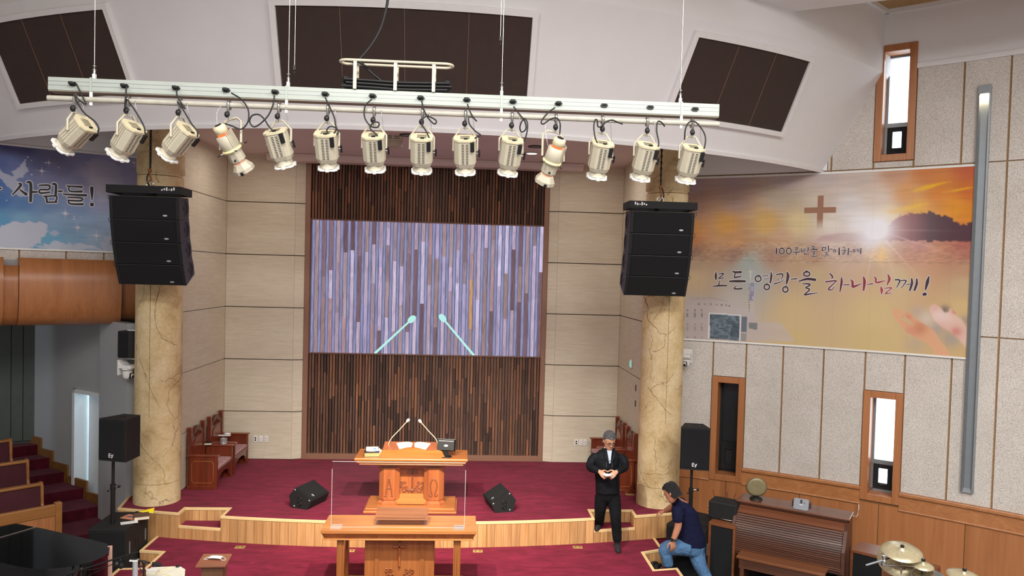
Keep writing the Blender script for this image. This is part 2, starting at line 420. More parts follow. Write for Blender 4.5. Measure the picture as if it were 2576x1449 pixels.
# ---- slatted feature ---------------------------------------------------------
FX0, FX1 = -2.852, 1.455
feat = structure(MB().bb((FX0, 13.66, ZU), (FX1, 13.75, ZB)).build('wall_back_feature', DARKBACK), 'slatted timber feature behind the screen')
for a, b in (((FX0, 13.54, ZU), (FX0+.085, 13.66, ZB)), ((FX1-.085, 13.54, ZU), (FX1, 13.66, ZB)), ((FX0+.085, 13.54, ZU), (FX1-.085, 13.66, ZU+.10))):
    MB().bb(a, b).build('frame_board', FRAMEB, feat, bevel=.004)
SLAT = vcolmat('reclaimed_timber_slats', .7, grain=.5, gscale=(45, 45, 2.5))
tones = ['4b3328', '5b3f31', '694736', '7a523c', '40291f', '87593e', '543a30', '6a4b3d', '604437', '73503d']
NS = 79; px0, px1 = FX0+.09, FX1-.09
for z0, z1 in ((ZU+.10, 2.59), (4.975, ZB-.02)):
    for i in range(NS):
        m = MB(); x = px0+(px1-px0)*(i+.5)/NS; w = (px1-px0)/NS; z = z0
        m.bb((x-w*.5, 13.645, z0), (x-w*.1, 13.66, z1), 0, lin('6a5548'))
        while z < z1-.001:
            h = min(z1-z, random.choice((.25, .4, .55, .75, .9))*random.uniform(.8, 1.2))
            if z1-z-h < .12: h = z1-z
            dp = random.uniform(.0, .022); c = lin(random.choice(tones)); k = random.uniform(.95, 1.35)
            m.bb((x-w*.33, 13.60-dp, z), (x+w*.36, 13.66, z+h-.001), 0, tuple(q*k for q in c)); z += h
        m.build('slat', SLAT, feat, vcol=True)
# LED screen
led = thing('led_screen', 'large led screen showing weathered vertical planks and two microphones', 'screen', (-.69, 13.60, 2.605))
SW, SH = 4.118, 2.35
mm = MB()
for a, b in (((-SW/2-.02, -.03, -.022), (SW/2+.02, .05, 0)), ((-SW/2-.02, -.03, SH), (SW/2+.02, .05, SH+.022)), ((-SW/2-.02, -.03, 0), (-SW/2, .05, SH)), ((SW/2, -.03, 0), (SW/2+.02, .05, SH))): mm.bb(a, b)
mm.build('bezel', solid('brown_bezel', '6d4c3e', .5), led)
MB().bb((-SW/2, -.005, 0), (SW/2, .05, SH)).build('cabinet', BLACK, led)
scr = MB(); NP = 33; pw = SW/NP
stones = ['a98f9f', 'b9a0b4', 'c2aec6', '8c6c77', '7a5a62', 'd0bcd6', 'b59aa2', '98808c', 'a3827f', 'c9b2cf', 'b4a6cc', 'ab8f94', '6e4d57', 'd3c6e6', 'b58d92']
def quad(m, x0, x1, z0, z1, y, c): m.add([(x0, y, z0), (x1, y, z0), (x1, y, z1), (x0, y, z1)], [(0, 1, 2, 3)], 0, False, c)
sd = random.Random(5)
for i in range(NP):
    x = -SW/2+i*pw
    quad(scr, x, x+pw*.10, 0, SH, -.008, lin('5a5a80')); quad(scr, x+pw*.10, x+pw*.40, 0, SH, -.008, lin('9193bb')); quad(scr, x+pw*.40, x+pw*.52, 0, SH, -.008, lin('6b6590'))
    z = 0
    while z < SH-.001:
        h = min(SH-z, sd.uniform(.35, 1.3)); h = SH-z if SH-z-h < .2 else h
        c = lin(sd.choice(stones)) if not (i == 22 and .3 < z < .9) else lin('d59a6a')
        quad(scr, x+pw*.52, x+pw, z, z+h, -.008, c); z += h
scr.build('display', vcolmat('led_picture_planks', .4, emit=.95, grain=.45, gscale=(30, 30, 3)), led, vcol=True)
mic = emitter('led_picture_microphone', 'b4f2ea', .95)
for s, (hx, hz, bx) in ((0, ((1033-1071)/584*SW, (886-797)/334*SH, (942-1071)/584*SW)), (1, ((1111-1071)/584*SW, (893-799)/334*SH, (1193-1071)/584*SW))):
    m = MB(); d = Vector((hx-bx, 0, hz)); L = d.length; u = d/L; v = Vector((-u.z, 0, u.x))
    m.add([Vector((bx, -.012, 0))+v*.022, Vector((bx, -.012, 0))-v*.022+Vector((0, 0, 0)), Vector((hx, -.012, hz))-v*.016-u*.05, Vector((hx, -.012, hz))+v*.016-u*.05], [(0, 1, 2, 3)])
    m.add([Vector((hx, -.013, hz))+u*(.085*cos(a))+v*(.055*sin(a)) for a in [2*pi*k/20 for k in range(20)]], [tuple(range(20))])
    m.build('microphone_picture', mic, led)

# ---- cornice over the feature and chancel ceiling ------------------------------
structure(MB().ext([(-3.45, 13.5, 5.93), (-3.45, 13.22, 5.93), (-3.45, 13.16, 5.97), (-3.45, 13.16, ZB), (-3.45, 13.5, ZB)], (5.45, 0, 0)).build('trim_1', MAUVE_BOUNCE, bevel=.02), 'cornice box above the slatted feature, tinted mauve by painted carpet bounce')
RSO, CSO, ALPHA, TF = 9.5, (AX, 18.35), radians(61), 1.56
def soff(th, t, off=0.0):
    r = RSO+t*cos(ALPHA)+off*sin(ALPHA); return Vector((CSO[0]+r*sin(th), CSO[1]-r*cos(th), 5.71+t*sin(ALPHA)-off*cos(ALPHA)))
TH0, TH1 = -.98, .86
NTH = 64
ths = [TH0+(TH1-TH0)*i/NTH for i in range(NTH+1)]
cm = MB()
front = [(soff(t, 0).x, soff(t, 0).y+.05) for t in ths]
cm.prism(front+[(6.0, 13.7), (-8.0, 13.7)], ZB, ZB+.1)
structure(cm.build('ceiling_chancel', MAUVE_BOUNCE), 'chancel ceiling over the stage')
cm = MB()
for t0, t1, i0 in ((0, 0, 0),):
    rings = [[soff(t, 0)+Vector((0, .06, .36)), soff(t, 0)+Vector((0, .06, 0)), soff(t, -.0)] for t in ths]
    cm.loft(rings, 0, True, False, False)
structure(cm.build('trim_2', MAUVE_BOUNCE), 'inner lip of the curved bulkhead')
# white curved bulkhead: flared lower face, then an upright face to the ceiling
bk = MB()
bk.loft([[soff(t, 0), soff(t, .5), soff(t, 1.0), soff(t, TF)] for t in ths], 0, True, False, False)
ftop = lambda t: (lambda p: Vector((p.x, p.y, 8.6)))(soff(t, TF))
bk.loft([[soff(t, TF), ftop(t)] for t in ths], 0, True, False, False)
bulk = structure(bk.build('wall_bulkhead', WHITE), 'white curved flaring bulkhead above the chancel')
bl = MB(); bl.loft([[soff(t, -.005, .02), soff(t, -.005, -.02), soff(t, .045, -.02), soff(t, .045, .02)] for t in ths], 0, False)
structure(bl.build('trim_3', WHITE2), 'white lower lip moulding of the bulkhead')

def soff_hit(x, y):
    d = ray(x, y); lo, hi = .35, 1.0
    best = None
    a, b = 5.0, 14.0
    def g(s):
        p = EYE+d*s; rr = hypot(p.x-CSO[0], p.y-CSO[1]); zz = 5.71+(rr-RSO)*math.tan(ALPHA)
        return p.z-zz
    fa = g(a)
    for _ in range(60):
        m = (a+b)/2
        if (g(m) > 0) == (fa > 0): a = m
        else: b = m
    p = EYE+d*a; rr = hypot(p.x-CSO[0], p.y-CSO[1])
    return atan2(p.x-CSO[0], CSO[1]-p.y), (rr-RSO)/cos(ALPHA)
def acoustic(px, nsub, label):
    th = [soff_hit(*p) for p in px]       # bl, br, tr, tl
    tb, tt = (th[0][1]+th[1][1])/2, (th[2][1]+th[3][1])/2; tt = min(tt, TF-.1)
    t0, t1 = (th[0][0]+th[3][0])/2, (th[1][0]+th[2][0])/2
    tt0 = th[3][0]; tb0 = th[0][0]; tt1 = th[2][0]; tb1 = th[1][0]
    def P(u, v, off): return soff(((tb0*(1-v)+tt0*v)*(1-u)+(tb1*(1-v)+tt1*v)*u), tb*(1-v)+tt*v, off)
    root = thing('acoustic_panel', label, 'acoustic panel'); 
    for k in range(nsub):
        a, b = k/nsub+.002, (k+1)/nsub-.002
        m = MB(); us = [a+(b-a)*i/4 for i in range(5)]
        m.loft([[P(u, 0, -.01), P(u, 1, -.01), P(u, 1, .03), P(u, 0, .03)] for u in us], 0, False)
        m.build('fabric_panel', FABRIC, root)
    def bar(pts):
        m = MB(); m.loft([[a+n*-.02, b+n*-.02, b+n*.055, a+n*.055] for a, b, n in pts], 0, False); m.build('frame_bar', WHITE2, root, bevel=.005)
    def row(us, v, dv):
        return [(P(u, v, 0), P(u, v+dv, 0), (P(u, v, 1)-P(u, v, 0))) for u in us]
    hv = .065/(tt-tb); wu = .065/((t1-t0)*RSO); us = [-wu+(1+2*wu)*i/8 for i in range(9)]
    bar(row(us, -hv, hv)); bar(row(us, 1, hv))
    for u0, u1 in ((-wu, 0), (1, 1+wu)):
        bar([(P(u0, v, 0), P(u1, v, 0), P(u0, v, 1)-P(u0, v, 0)) for v in (-hv*.2, .33, .66, 1+hv*.2)])
    sm = solid('brown_seam', '7d5d4c', .8)
    for k in range(1, nsub):
        u = k/nsub
        MB().tube([P(u, v, .031) for v in (.0, .3, .6, 1.0)], .004, 6).build('seam', sm, root)
    return root
acoustic([(713, 228), (1323, 250), (1338, 42), (695, 12)], 4, 'wide dark brown acoustic panel in the centre of the bulkhead')
acoustic([(52, 252), (341, 243), (265, 22), (-25, 62)], 3, 'slanted dark brown acoustic panel on the left of the bulkhead')
acoustic([(1680, 287), (1962, 328), (2033, 150), (1752, 95)], 3, 'slanted dark brown acoustic panel on the right of the bulkhead')

# ---- hall shell ----------------------------------------------------------------
# right wall: curved, stippled boards over an oak wainscot
jx = [1795, 1878, 1971, 2073, 2178, 2278, 2396, 2512]
ph = [phi_r(on_r(x, 893)) for x in jx]
dphi = (ph[-1]-ph[0])/7
PH = [ph[0]-dphi*3, ph[0]-dphi*2, ph[0]-dphi] + ph + [ph[-1]+dphi*i for i in range(1, 6)]
PH = [.428] + [p for p in PH if p > .45]
K0 = PH.index(ph[0])
PEND = radians(98)
zg2 = on_r(2500, 849).z; zg1 = on_r(2500, 407.5).z; ztop = on_r(2400, 159).z; ZC = on_r(2226, 27).z
def arcbox(m, c, R, p0, p1, z0, z1, th, n=3, mat=0, col=None):
    rings = []
    for i in range(n+1):
        p = p0+(p1-p0)*i/n
        rings.append([arc(c, R, p, z0), arc(c, R-th, p, z0), arc(c, R-th, p, z1), arc(c, R, p, z1)])
    return m.loft(rings, mat, False, True, True, col)
# backing wall with real openings: built column by column between joints so the windows stay open
W1 = (K0, on_r(1835, 948).z, on_r(1835, 1210).z); W2 = (K0+4, on_r(2220, 985).z, on_r(2215, 1262).z); W3 = (K0+4, on_r(2262, 112).z, on_r(2255, 405).z)
wr = MB()
def wall_cols(m, c, R, cols, th, z0, z1, holes, n=2):
    for k in range(len(cols)-1):
        zs = [z0]
        for (kk, zt, zb) in sorted(holes, key=lambda h: h[2]):
            if kk == k: zs += [zb, zt]
        zs.append(z1)
        for i in range(0, len(zs), 2): arcbox(m, c, R+th, cols[k], cols[k+1], zs[i], zs[i+1], th, n)
cols = PH+[PH[-1]+(PEND-PH[-1])*i/6 for i in range(1, 7)]
wall_cols(wr, RC, RW, cols, .35, 0, 8.6, (W1, W2, W3))
wallr = structure(wr.build('wall_right', JOINTW), 'curved right wall with stippled boards')
def board(p0, p1, z0, z1, parent, c=RC, mat=STIPPLE, name='board', gap=.0005, th=.022):
    o = MB(); arcbox(o, c, RW, p0+gap, p1-gap, z0+.008, z1-.008, th, 2); return o.build(name, mat, parent)
PWH = phi_r(on_r(2081, 434))
for k in range(len(PH)-1):
    zs = [1.16, zg2, zg1, ztop]
    for i in range(3):
        a, b = zs[i], zs[i+1]
        for (kk, zt, zb) in (W1, W2, W3):
            if kk == k and zb < b and zt > a:
                if zb > a+.08: board(PH[k], PH[k+1], a, zb-.0, wallr, gap=.0009)
                a = zt
        if b-a > .06:
            if i == 2 and PH[k] < PWH:
                board(PH[k], min(PWH, PH[k+1]), a, b, wallr, gap=0, mat=WHITE)
                if PH[k+1] > PWH: board(PWH, PH[k+1], a, b, wallr, gap=.0009)
            else: board(PH[k], PH[k+1], a, b, wallr, gap=.0009)
o = MB(); arcbox(o, RC, RW, PH[0], PH[-1], ztop+.05, 8.6, .03, 40)
for _f in range(len(o.sm)): o.sm[_f] = False
# plain white wall above the boards, left open where the high window stands
wt = MB()
for k in range(len(PH)-1):
    z0 = max(ztop+.05, W3[1]) if k == K0+4 else ztop+.05
    arcbox(wt, RC, RW, PH[k], PH[k+1], z0, 8.6, .03, 2)
structure(wt.build('wall_right_upper', WHITE), 'plain white wall above the stippled boards')
o = MB()
for a, b in ((PH[0], PH[K0+4]), (PH[K0+5], PH[-1])): arcbox(o, RC, RW, a, b, ztop-.01, ztop+.055, .05, 16)
structure(o.build('trim_4', WHITE2), 'white trim between boards and upper wall')
# wainscot
wj = [PH[0]] + [phi_r(on_r(x, 1300)) for x in (1824, 2010, 2210, 2430)] + [phi_r(on_r(2430, 1300))+ (phi_r(on_r(2430, 1300))-phi_r(on_r(2210, 1300)))*i for i in (1, 2, 3)]
wains = structure(MB().box((0, 0, -.3), (.1, .1, .1)).build('wall_right_wainscot', OAK), 'honey oak wainscot along the right wall')
for i in range(len(wj)-1):
    m = MB(); arcbox(m, RC, RW, wj[i]+.0003, wj[i+1]-.0003, 0, .94, .03, 8); m.build('wainscot_panel', OAK, wains)
zr = on_r(1950, 1190).z
def rails(p0, p1):
    for z0, z1, th, nm in ((.90, 1.155, .035, 'rail_board'), (.895, .925, .05, 'bead'), (1.11, 1.165, .065, 'rail_cap')):
        m = MB(); arcbox(m, RC, RW, p0, p1, z0, z1, th, 12); m.build(nm, OAKH, wains, bevel=.012 if th > .04 else 0)
w1a, w1b, w2a, w2b = PH[K0], PH[K0+1], PH[K0+4], PH[K0+5]
rails(PH[0], w1a); rails(w1b, w2a); rails(w2b, PH[-1])

# windows
def window(name, k, zt, zb, dark, label, oak=OAK):
    p0, p1 = PH[k], PH[k+1]; pc = (p0+p1)/2; c = arc(RC, RW, pc, 0); half = (p1-p0)*RW/2
    w = thing(name, label, 'window', (c.x, c.y, 0), -pc+pi); del w['category']; w['kind'] = 'structure'
    # local: +y points into the room after rotation, x along the wall
    t = .095; h0, h1 = zb, zt
    for a, b, nm in (((-half, -.30, h0), (-half+t, .05, h1), 'jamb'), ((half-t, -.30, h0), (half, .05, h1), 'jamb'), ((-half+t, -.30, h0), (half-t, .05, h0+t), 'sill'), ((-half+t, -.30, h1-t), (half-t, .05, h1), 'head')):
        MB().bb(a, b).build('frame_'+nm, oak, w, bevel=.006)
    i0, i1 = h0+t, h1-t; zm = i0+(i1-i0)*.31; iw = half-t; fr = BLACKM
    for a, b in (((-iw, -.27, i0), (-iw+.035, -.21, i1)), ((iw-.035, -.27, i0), (iw, -.21, i1)), ((-iw, -.27, i1-.03), (iw, -.21, i1)), ((-iw, -.27, i0), (iw, -.21, i0+.04)), ((-iw, -.27, zm-.03), (iw, -.20, zm+.03))):
        MB().bb(a, b).build('sash_bar', GREYTRIM if not dark else fr, w)
    for a, b in (((-iw+.035, -.25, i0+.04), (-iw+.10, -.19, zm-.03)), ((iw-.10, -.25, i0+.04), (iw-.035, -.19, zm-.03)), ((-iw+.1, -.25, i0+.04), (iw-.1, -.19, i0+.12)), ((-iw+.1, -.25, zm-.09), (iw-.1, -.19, zm-.03))):
        MB().bb(a, b).build('vent_sash', fr, w, bevel=.004)
    gm = solid('dark_blind', '1a2024', .35) if dark else GLASS
    MB().bb((-iw+.03, -.245, zm+.03), (iw-.03, -.238, i1-.03)).build('pane', gm, w)
    MB().bb((-iw+.1, -.235, i0+.12), (iw-.1, -.228, zm-.09)).build('pane', gm if not dark else solid('dark_glass', '2a3032', .2), w)
    if not dark:
        MB().cyl((-.04, -.19, i0+.10), (.04, -.19, i0+.10), .012, 8).build('latch', BLACK, w)
    return w
window('window_1', K0, W1[1], W1[2], True, 'narrow oak framed window with dark glass beside the right column')
window('window_2', K0+4, W2[1], W2[2], False, 'narrow oak framed bright window above the organ')
window('window_3', K0+4, W3[1], W3[2], False, 'narrow oak framed bright window high on the right wall')

# left wall above the timber loft, mirrored
PL = [-.428]; print('ZC', ZC, 'ztop', ztop, zg1, zg2)
wl = MB(); zl0 = 4.02
lcols = [radians(-70)+(PL[0]-radians(-70))*i/14 for i in range(15)]
for k in range(14): arcbox(wl, LC, RW+.2, lcols[k], lcols[k+1], zl0, 8.6, .2, 2)
walll = structure(wl.build('wall_left', JOINTW), 'curved left wall above the timber loft')
lj = [phi_l(on_l(x, 640)) for x in (-140, -60, 48, 166, 261, 345)]
for i in range(5): board(lj[i], lj[i+1], zl0, 4.36, walll, LC, gap=.0008)
o = MB(); arcbox(o, LC, RW, radians(-70), PL[0], 4.36, 8.6, .02, 24); structure(o.build('wall_left_upper', WHITE), 'plain left wall behind the blue banner')
# ceiling, rear and side shell
BEIGET = speckle('beige_ceiling_tile', 'a5855c', 'b89668', 'c6a67a', 40)
structure(MB().prism(HALL, ZC, ZC+.15).build('ceiling', BEIGET), 'beige hall ceiling')
o = MB(); rings = []
structure(MB().prism([(-14, -9.1), (13, -9.1), (13, -9), (-14, -9)], 0, 8.6).build('wall_rear', WHITE), 'rear wall of the hall')
structure(MB().prism([(11.0, -9), (11.2, -9), (11.2, 1.6), (11.0, 1.6)], 0, 8.6).build('wall_right_rear', WHITE), 'right wall towards the rear')
structure(MB().prism([(-12.4, -9), (-12.2, -9), (-12.2, 8), (-12.4, 8)], 0, 8.6).build('wall_left_rear', WHITE), 'left wall towards the rear')
# cornices at the ceiling
o = MB(); arcbox(o, RC, RW, PH[K0+3], PH[-1], ZC-.06, ZC, .05, 16); structure(o.build('trim_5', WHITE2), 'white ceiling cornice on the right wall')
o = MB(); o.loft([[soff(t, TF)+Vector((0, 0, ZC-.06-soff(t, TF).z)), soff(t, TF, .05)+Vector((0, 0, ZC-.06-soff(t, TF, .05).z)), soff(t, TF, .05)+Vector((0, 0, ZC-soff(t, TF, .05).z)), soff(t, TF)+Vector((0, 0, ZC-soff(t, TF).z))] for t in ths], 0, False)
structure(o.build('trim_6', WHITE2), 'white ceiling cornice on the bulkhead')
# dropped white beam crossing the ceiling in front of the bulkhead
zb_ = 7.42
p0 = atz(1557, 22, zb_); p1 = atz(1760, -6, zb_)
d = (p1-p0); d.z = 0; d.normalize(); nn = Vector((-d.y, d.x, 0))
o = MB(); o.prism([tuple((p0)[:2]), tuple((p0+d*7)[:2]), tuple((p0+d*7+nn*.9)[:2]), tuple((p0+nn*.9)[:2])], zb_, ZC)
structure(o.build('trim_7', WHITE), 'dropped white ceiling beam')
# =================================================================== COLUMNS
CRK = solid('crack_brown', '6b5232', .9)  # dark brown of the worn cracks in the plaster
def column(x, y, label, cracks):
    c = thing('column', label, 'column', (x, y, ZU), 0, 'plaster columns')
    MB().lathe([(.315, 0), (.315, .30)], 48).build('plinth', COLUMN, c)
    MB().lathe([(.312, .306), (.31, 2.5), (.305, 4.62)], 48).build('shaft', COLUMN, c)
    MB().lathe([(.29, 4.63), (.29, 4.66), (.316, 4.67), (.316, 4.93), (.30, 4.94), (.30, 4.97), (.322, 4.98), (.322, ZB-ZU)], 48).build('capital', COLUMN, c)
    MB().box((.0, -.309, 2.9), (.004, .006, 3.3), R=RZ(0).to_3x3()).build('seam', GROOVE, c)
    for tr_ in cracks:
        pts = []
        for i in range(len(tr_)-1):
            (x0, y0), (x1, y1) = tr_[i], tr_[i+1]; n = max(2, int(hypot(x1-x0, y1-y0)/5))
            for k in range(n): pts.append((x0+(x1-x0)*k/n+(random.uniform(-2, 2) if k else 0), y0+(y1-y0)*k/n+(random.uniform(-2, 2) if k else 0)))
        pts.append(tr_[-1]); P_ = []
        for px, py in pts:
            d = ray(px, py); a = d.x*d.x+d.y*d.y; b = -(d.x*x+d.y*y); cc = x*x+y*y-.3105**2; dd = b*b-a*cc
            if dd > 0: P_.append(EYE+d*((-b-sqrt(dd))/a)-Vector((x, y, ZU)))
        if len(P_) > 2: MB().tube(P_, [random.uniform(.0016, .0042) for _ in P_], 4).build('crack', CRK, c)
    return c
column(-4.36, 11.05, 'cracked cream plaster column behind the hanging speakers on the left', [
 [(405, 715), (397, 745), (392, 762), (390, 800), (395, 825), (405, 848), (425, 860), (445, 868)], [(352, 900), (362, 930), (370, 957), (381, 985), (395, 1013), (402, 1025)],
 [(460, 940), (445, 964), (433, 974), (424, 988), (424, 1006), (419, 1020), (428, 1037), (440, 1055), (435, 1069), (442, 1086), (433, 1118), (447, 1132), (452, 1144)],
 [(349, 1104), (356, 1121), (374, 1146), (388, 1160), (409, 1177), (412, 1190), (415, 1212), (411, 1225), (408, 1240)], [(462, 1020), (452, 1045), (440, 1055)], [(345, 1227), (375, 1231), (408, 1240)], [(440, 1262), (447, 1235), (456, 1210), (460, 1190)],
 [(388, 400), (403, 395), (413, 400), (423, 403), (442, 415)], [(390, 400), (395, 430), (392, 445), (400, 460)], [(405, 378), (401, 393)]])
column(2.95, 11.11, 'cracked cream plaster column behind the hanging speakers on the right', [
 [(1618, 745), (1630, 770), (1628, 800), (1643, 818), (1660, 838), (1675, 842), (1672, 870), (1655, 882), (1640, 885)], [(1675, 842), (1690, 832), (1700, 820)], [(1630, 975), (1645, 995), (1660, 1010), (1672, 1030), (1690, 1045)], [(1696, 940), (1680, 960), (1645, 972), (1638, 985)],
 [(1604, 1160), (1612, 1185), (1622, 1212), (1635, 1225), (1640, 1240), (1650, 1255), (1665, 1270)], [(1618, 1188), (1635, 1193), (1652, 1191), (1665, 1195), (1680, 1192), (1684, 1170), (1692, 1155)], [(1611, 1250), (1615, 1232), (1623, 1213)], [(1648, 1100), (1646, 1130), (1652, 1160), (1648, 1190)],
 [(1712, 450), (1700, 460), (1690, 478), (1680, 490)]])

# =================================================================== LEFT WING
A = Vector((-5.49, 12.04, 0)); B = Vector((-7.3, 13.25, 0)); E_ = Vector((-4.75, 11.28, 0))
GREYW = solid('grey_white_wall', 'a6a8aa', .8, var=.02, scale=2)
def wallseg(m, p, q, z0, z1, th=.15):
    d = (q-p).normalized(); n = Vector((-d.y, d.x, 0))*th
    m.prism([tuple(p[:2]), tuple(q[:2]), tuple((q+n)[:2]), tuple((p+n)[:2])], z0, z1)
uAB = (B-A).normalized(); D0, D1 = A+uAB*.02, A+uAB*.95
m = MB(); wallseg(m, E_, A, 0, 3.22); structure(m.build('wall_wing_front', GREYW), 'short grey wall beside the left column')
m = MB()
nAB = Vector((uAB.y, -uAB.x, 0))
for p, q, a, b in ((D1, B, 0, 4.1), (D0, D1, 2.02, 4.1)):
    m.prism([tuple(p[:2]), tuple(q[:2]), tuple((q+nAB*.15)[:2]), tuple((p+nAB*.15)[:2])], a, b)
structure(m.build('wall_wing', GREYW), 'grey wall along the side stairs')
C_ = Vector((-9.6, 12.4, 0))
m = MB(); m.prism([(B.x, B.y), (C_.x, C_.y), (C_.x, C_.y+.2), (B.x, B.y+.2)], 0, 4.1)
structure(m.build('wall_wing_end', solid('dark_green_grey_panelling', '3f4440', .7)), 'dark panelled wall at the top of the side stairs')
for k in range(7):
    p = B+(C_-B)*(.02+k*.07)
    o = MB().box((0, 0, 0), (.16, .03, 2.9)).build('panel', solid('dark_green_grey_panel', '4a504b', .6), bpy.data.objects['wall_wing_end']); o.location = (p.x, p.y-.02, 2.5); o.rotation_euler = (0, 0, atan2((C_-B).y, (C_-B).x))
structure(MB().prism([(-8.1, 11.9), (-8.1, 11.0), (-7.43, 10.98), (-7.43, 11.2)], 0, 3.3).build('wall_wing_pier', GREYW), 'pale pier at the far left')
structure(MB().prism([(-14, 15), (-14, 8.6), (-9.0, 9.6), (-6.6, 10.9), (-5.2, 11.55), (-4.3, 11.75), (-4.3, 15)], 3.95, 4.1).build('ceiling_wing_shade', GREYW), 'added soffit that keeps the side stairs dark')  # unseen slab added behind the loft to keep this wing dark
structure(MB().prism([(-14, 14.8), (3, 14.8), (3, 15), (-14, 15)], 0, 8.6).build('wall_back_outer', GREYW), 'outer wall behind the chancel')
structure(MB().prism([(-14, 8), (-13.8, 8), (-13.8, 15), (-14, 15)], 0, 8.6).build('wall_left_outer', GREYW), 'outer wall of the left wing')
structure(MB().prism([(-4.3, 11.2), (-4.22, 11.2), (-4.22, 14.8), (-4.3, 14.8)], 0, 8.6).build('wall_side_left_core', GREYW), 'core of the left chancel wall')
structure(MB().prism([(2.88, 11.2), (3.3, 11.5), (3.3, 14.8), (2.88, 14.8)], 0, 8.6).build('wall_side_right_core', WHITE), 'core of the right chancel wall')
structure(MB().prism([(3.3, 12.0), (3.3, 14.8), (3.5, 14.8), (3.5, 12.2)], 0, 8.6).build('wall_right_return', GREYW), 'return behind the right column')
structure(MB().prism([(-4.22, 13.76), (2.9, 13.76), (2.9, 13.9), (-4.22, 13.9)], 0, 8.6).build('wall_back_core', GROOVE), 'core of the chancel back wall')
# doorway with an open white door and a daylit passage behind it
dz = .15
d1 = thing('door_1', 'open white door in the grey wall beside the side stairs', 'door', (D1.x, D1.y, dz), atan2(uAB.y, uAB.x)); del d1['category']; d1['kind'] = 'structure'
DOORW = solid('white_door_paint', 'dfe6ea', .45, var=.02)
L = (D1-D0).length
MB().bb((-.07, -.20, 0), (0, .04, 1.9)).build('door_jamb', DOORW, d1); MB().bb((-L, -.20, 0), (-L+.06, .04, 1.9)).build('door_jamb', DOORW, d1)
MB().bb((-L, -.20, 1.84), (0, .04, 1.9)).build('door_head', DOORW, d1)
lf = MB().box((.36, 0, .92), (.70, .04, 1.80)).build('door_leaf', DOORW, d1); lf.location = (-L+.10, -.16, .0); lf.rotation_euler = (0, 0, radians(-14))
lf.location = (-.80, -.30, 0); lf.rotation_euler = (0, 0, radians(8))
MB().box((.08, .035, .90), (.05, .05, .12)).build('door_handle', BLACK, lf)
pm = MB()
pc = (D0+D1)/2-nAB*0
for (a, b) in (((-.5, -1.2, -.1), (1.2, -1.1, 2.4)), ((-.6, -1.2, -.1), (-.5, -.17, 2.4)), ((1.2, -1.2, -.1), (1.3, -.17, 2.4)), ((-.6, -1.2, 2.4), (1.3, -.17, 2.5)), ((-.6, -1.2, -.14), (1.3, 0, 0))): pm.bb(a, b)
pas = structure(pm.build('wall_passage', solid('passage_white', 'e2e6e8', .7)), 'white passage behind the open door')
pas.location = (pc.x, pc.y, dz); pas.rotation_euler = (0, 0, atan2(uAB.y, uAB.x))
lm = bpy.data.lights.new('passage_daylight', 'AREA'); lm.energy = 60; lm.color = (.74, .93, 1.0); lm.size = .8  # area light added in place of the daylight in the passage
lo_ = bpy.data.objects.new('passage_daylight', lm); COL.objects.link(lo_); q = Matrix.Translation((pc.x, pc.y, dz)) @ RZ(atan2(uAB.y, uAB.x)); lo_.location = q @ Vector((.1, -.75, 2.3))
lo_.rotation_euler = (0, 0, 0)
# stairs: each step a part
sd_ = (Vector((-5.98, 11.65, 0))-Vector((-5.64, 11.95, 0))).normalized()
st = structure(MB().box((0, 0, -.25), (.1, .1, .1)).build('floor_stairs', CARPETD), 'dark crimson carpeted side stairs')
R0 = [Vector((-5.46, 11.26, 0)), Vector((-5.60, 11.97, 0)), Vector((-6.02, 12.36, 0)), Vector((-6.45, 12.70, 0)), Vector((-6.80, 12.95, 0)), Vector((-7.1, 13.15, 0)), Vector((-7.6, 13.5, 0))]
Rb = [Vector((-5.30, 11.75, 0))]+R0[1:]
Z0 = [.15, .32, .49, .66, .83, 1.0, 1.0]
for i in range(6):
    a, b = (R0[i] if i else Vector((-5.1, 11.56, 0))), R0[i+1]+(R0[i+1]-R0[i]).normalized()*.02
    if i == 0: poly = [Vector((-5.0, 11.45, 0)), Vector((-5.5, 11.12, 0)), Vector((-8.2, 8.72, 0)), R0[1]+sd_*3.4, R0[1], A+Vector((0, .05, 0))]
    else: poly = [a, a+sd_*3.4, b+sd_*3.4, b]
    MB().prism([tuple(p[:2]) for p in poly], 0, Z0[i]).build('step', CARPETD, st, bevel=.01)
DOAK = wood('dark_oak_skirting', '7a5128', '946634', .5, 0, 9, .05)
Wp = [A+uAB*((p-A).dot(uAB))-nAB*.03 for p in R0]
for i in range(1, 6):
    a, b = Wp[i], Wp[i+1]; d = uAB; V = lambda p, z: p+Vector((0, 0, z))
    m = MB(); m.ext([V(a-d*.07, Z0[i]-.17), V(b, Z0[i]-.17), V(b-d*.07, Z0[i]+.12), V(a-d*.07, Z0[i]+.12)], nAB*.035); m.build('skirting', DOAK, st)
m = MB(); m.ext([V(Wp[1], .15), V(A+uAB*.93-nAB*.03, .15), V(A+uAB*.93-nAB*.03, .27), V(Wp[1], .27)], nAB*.03)
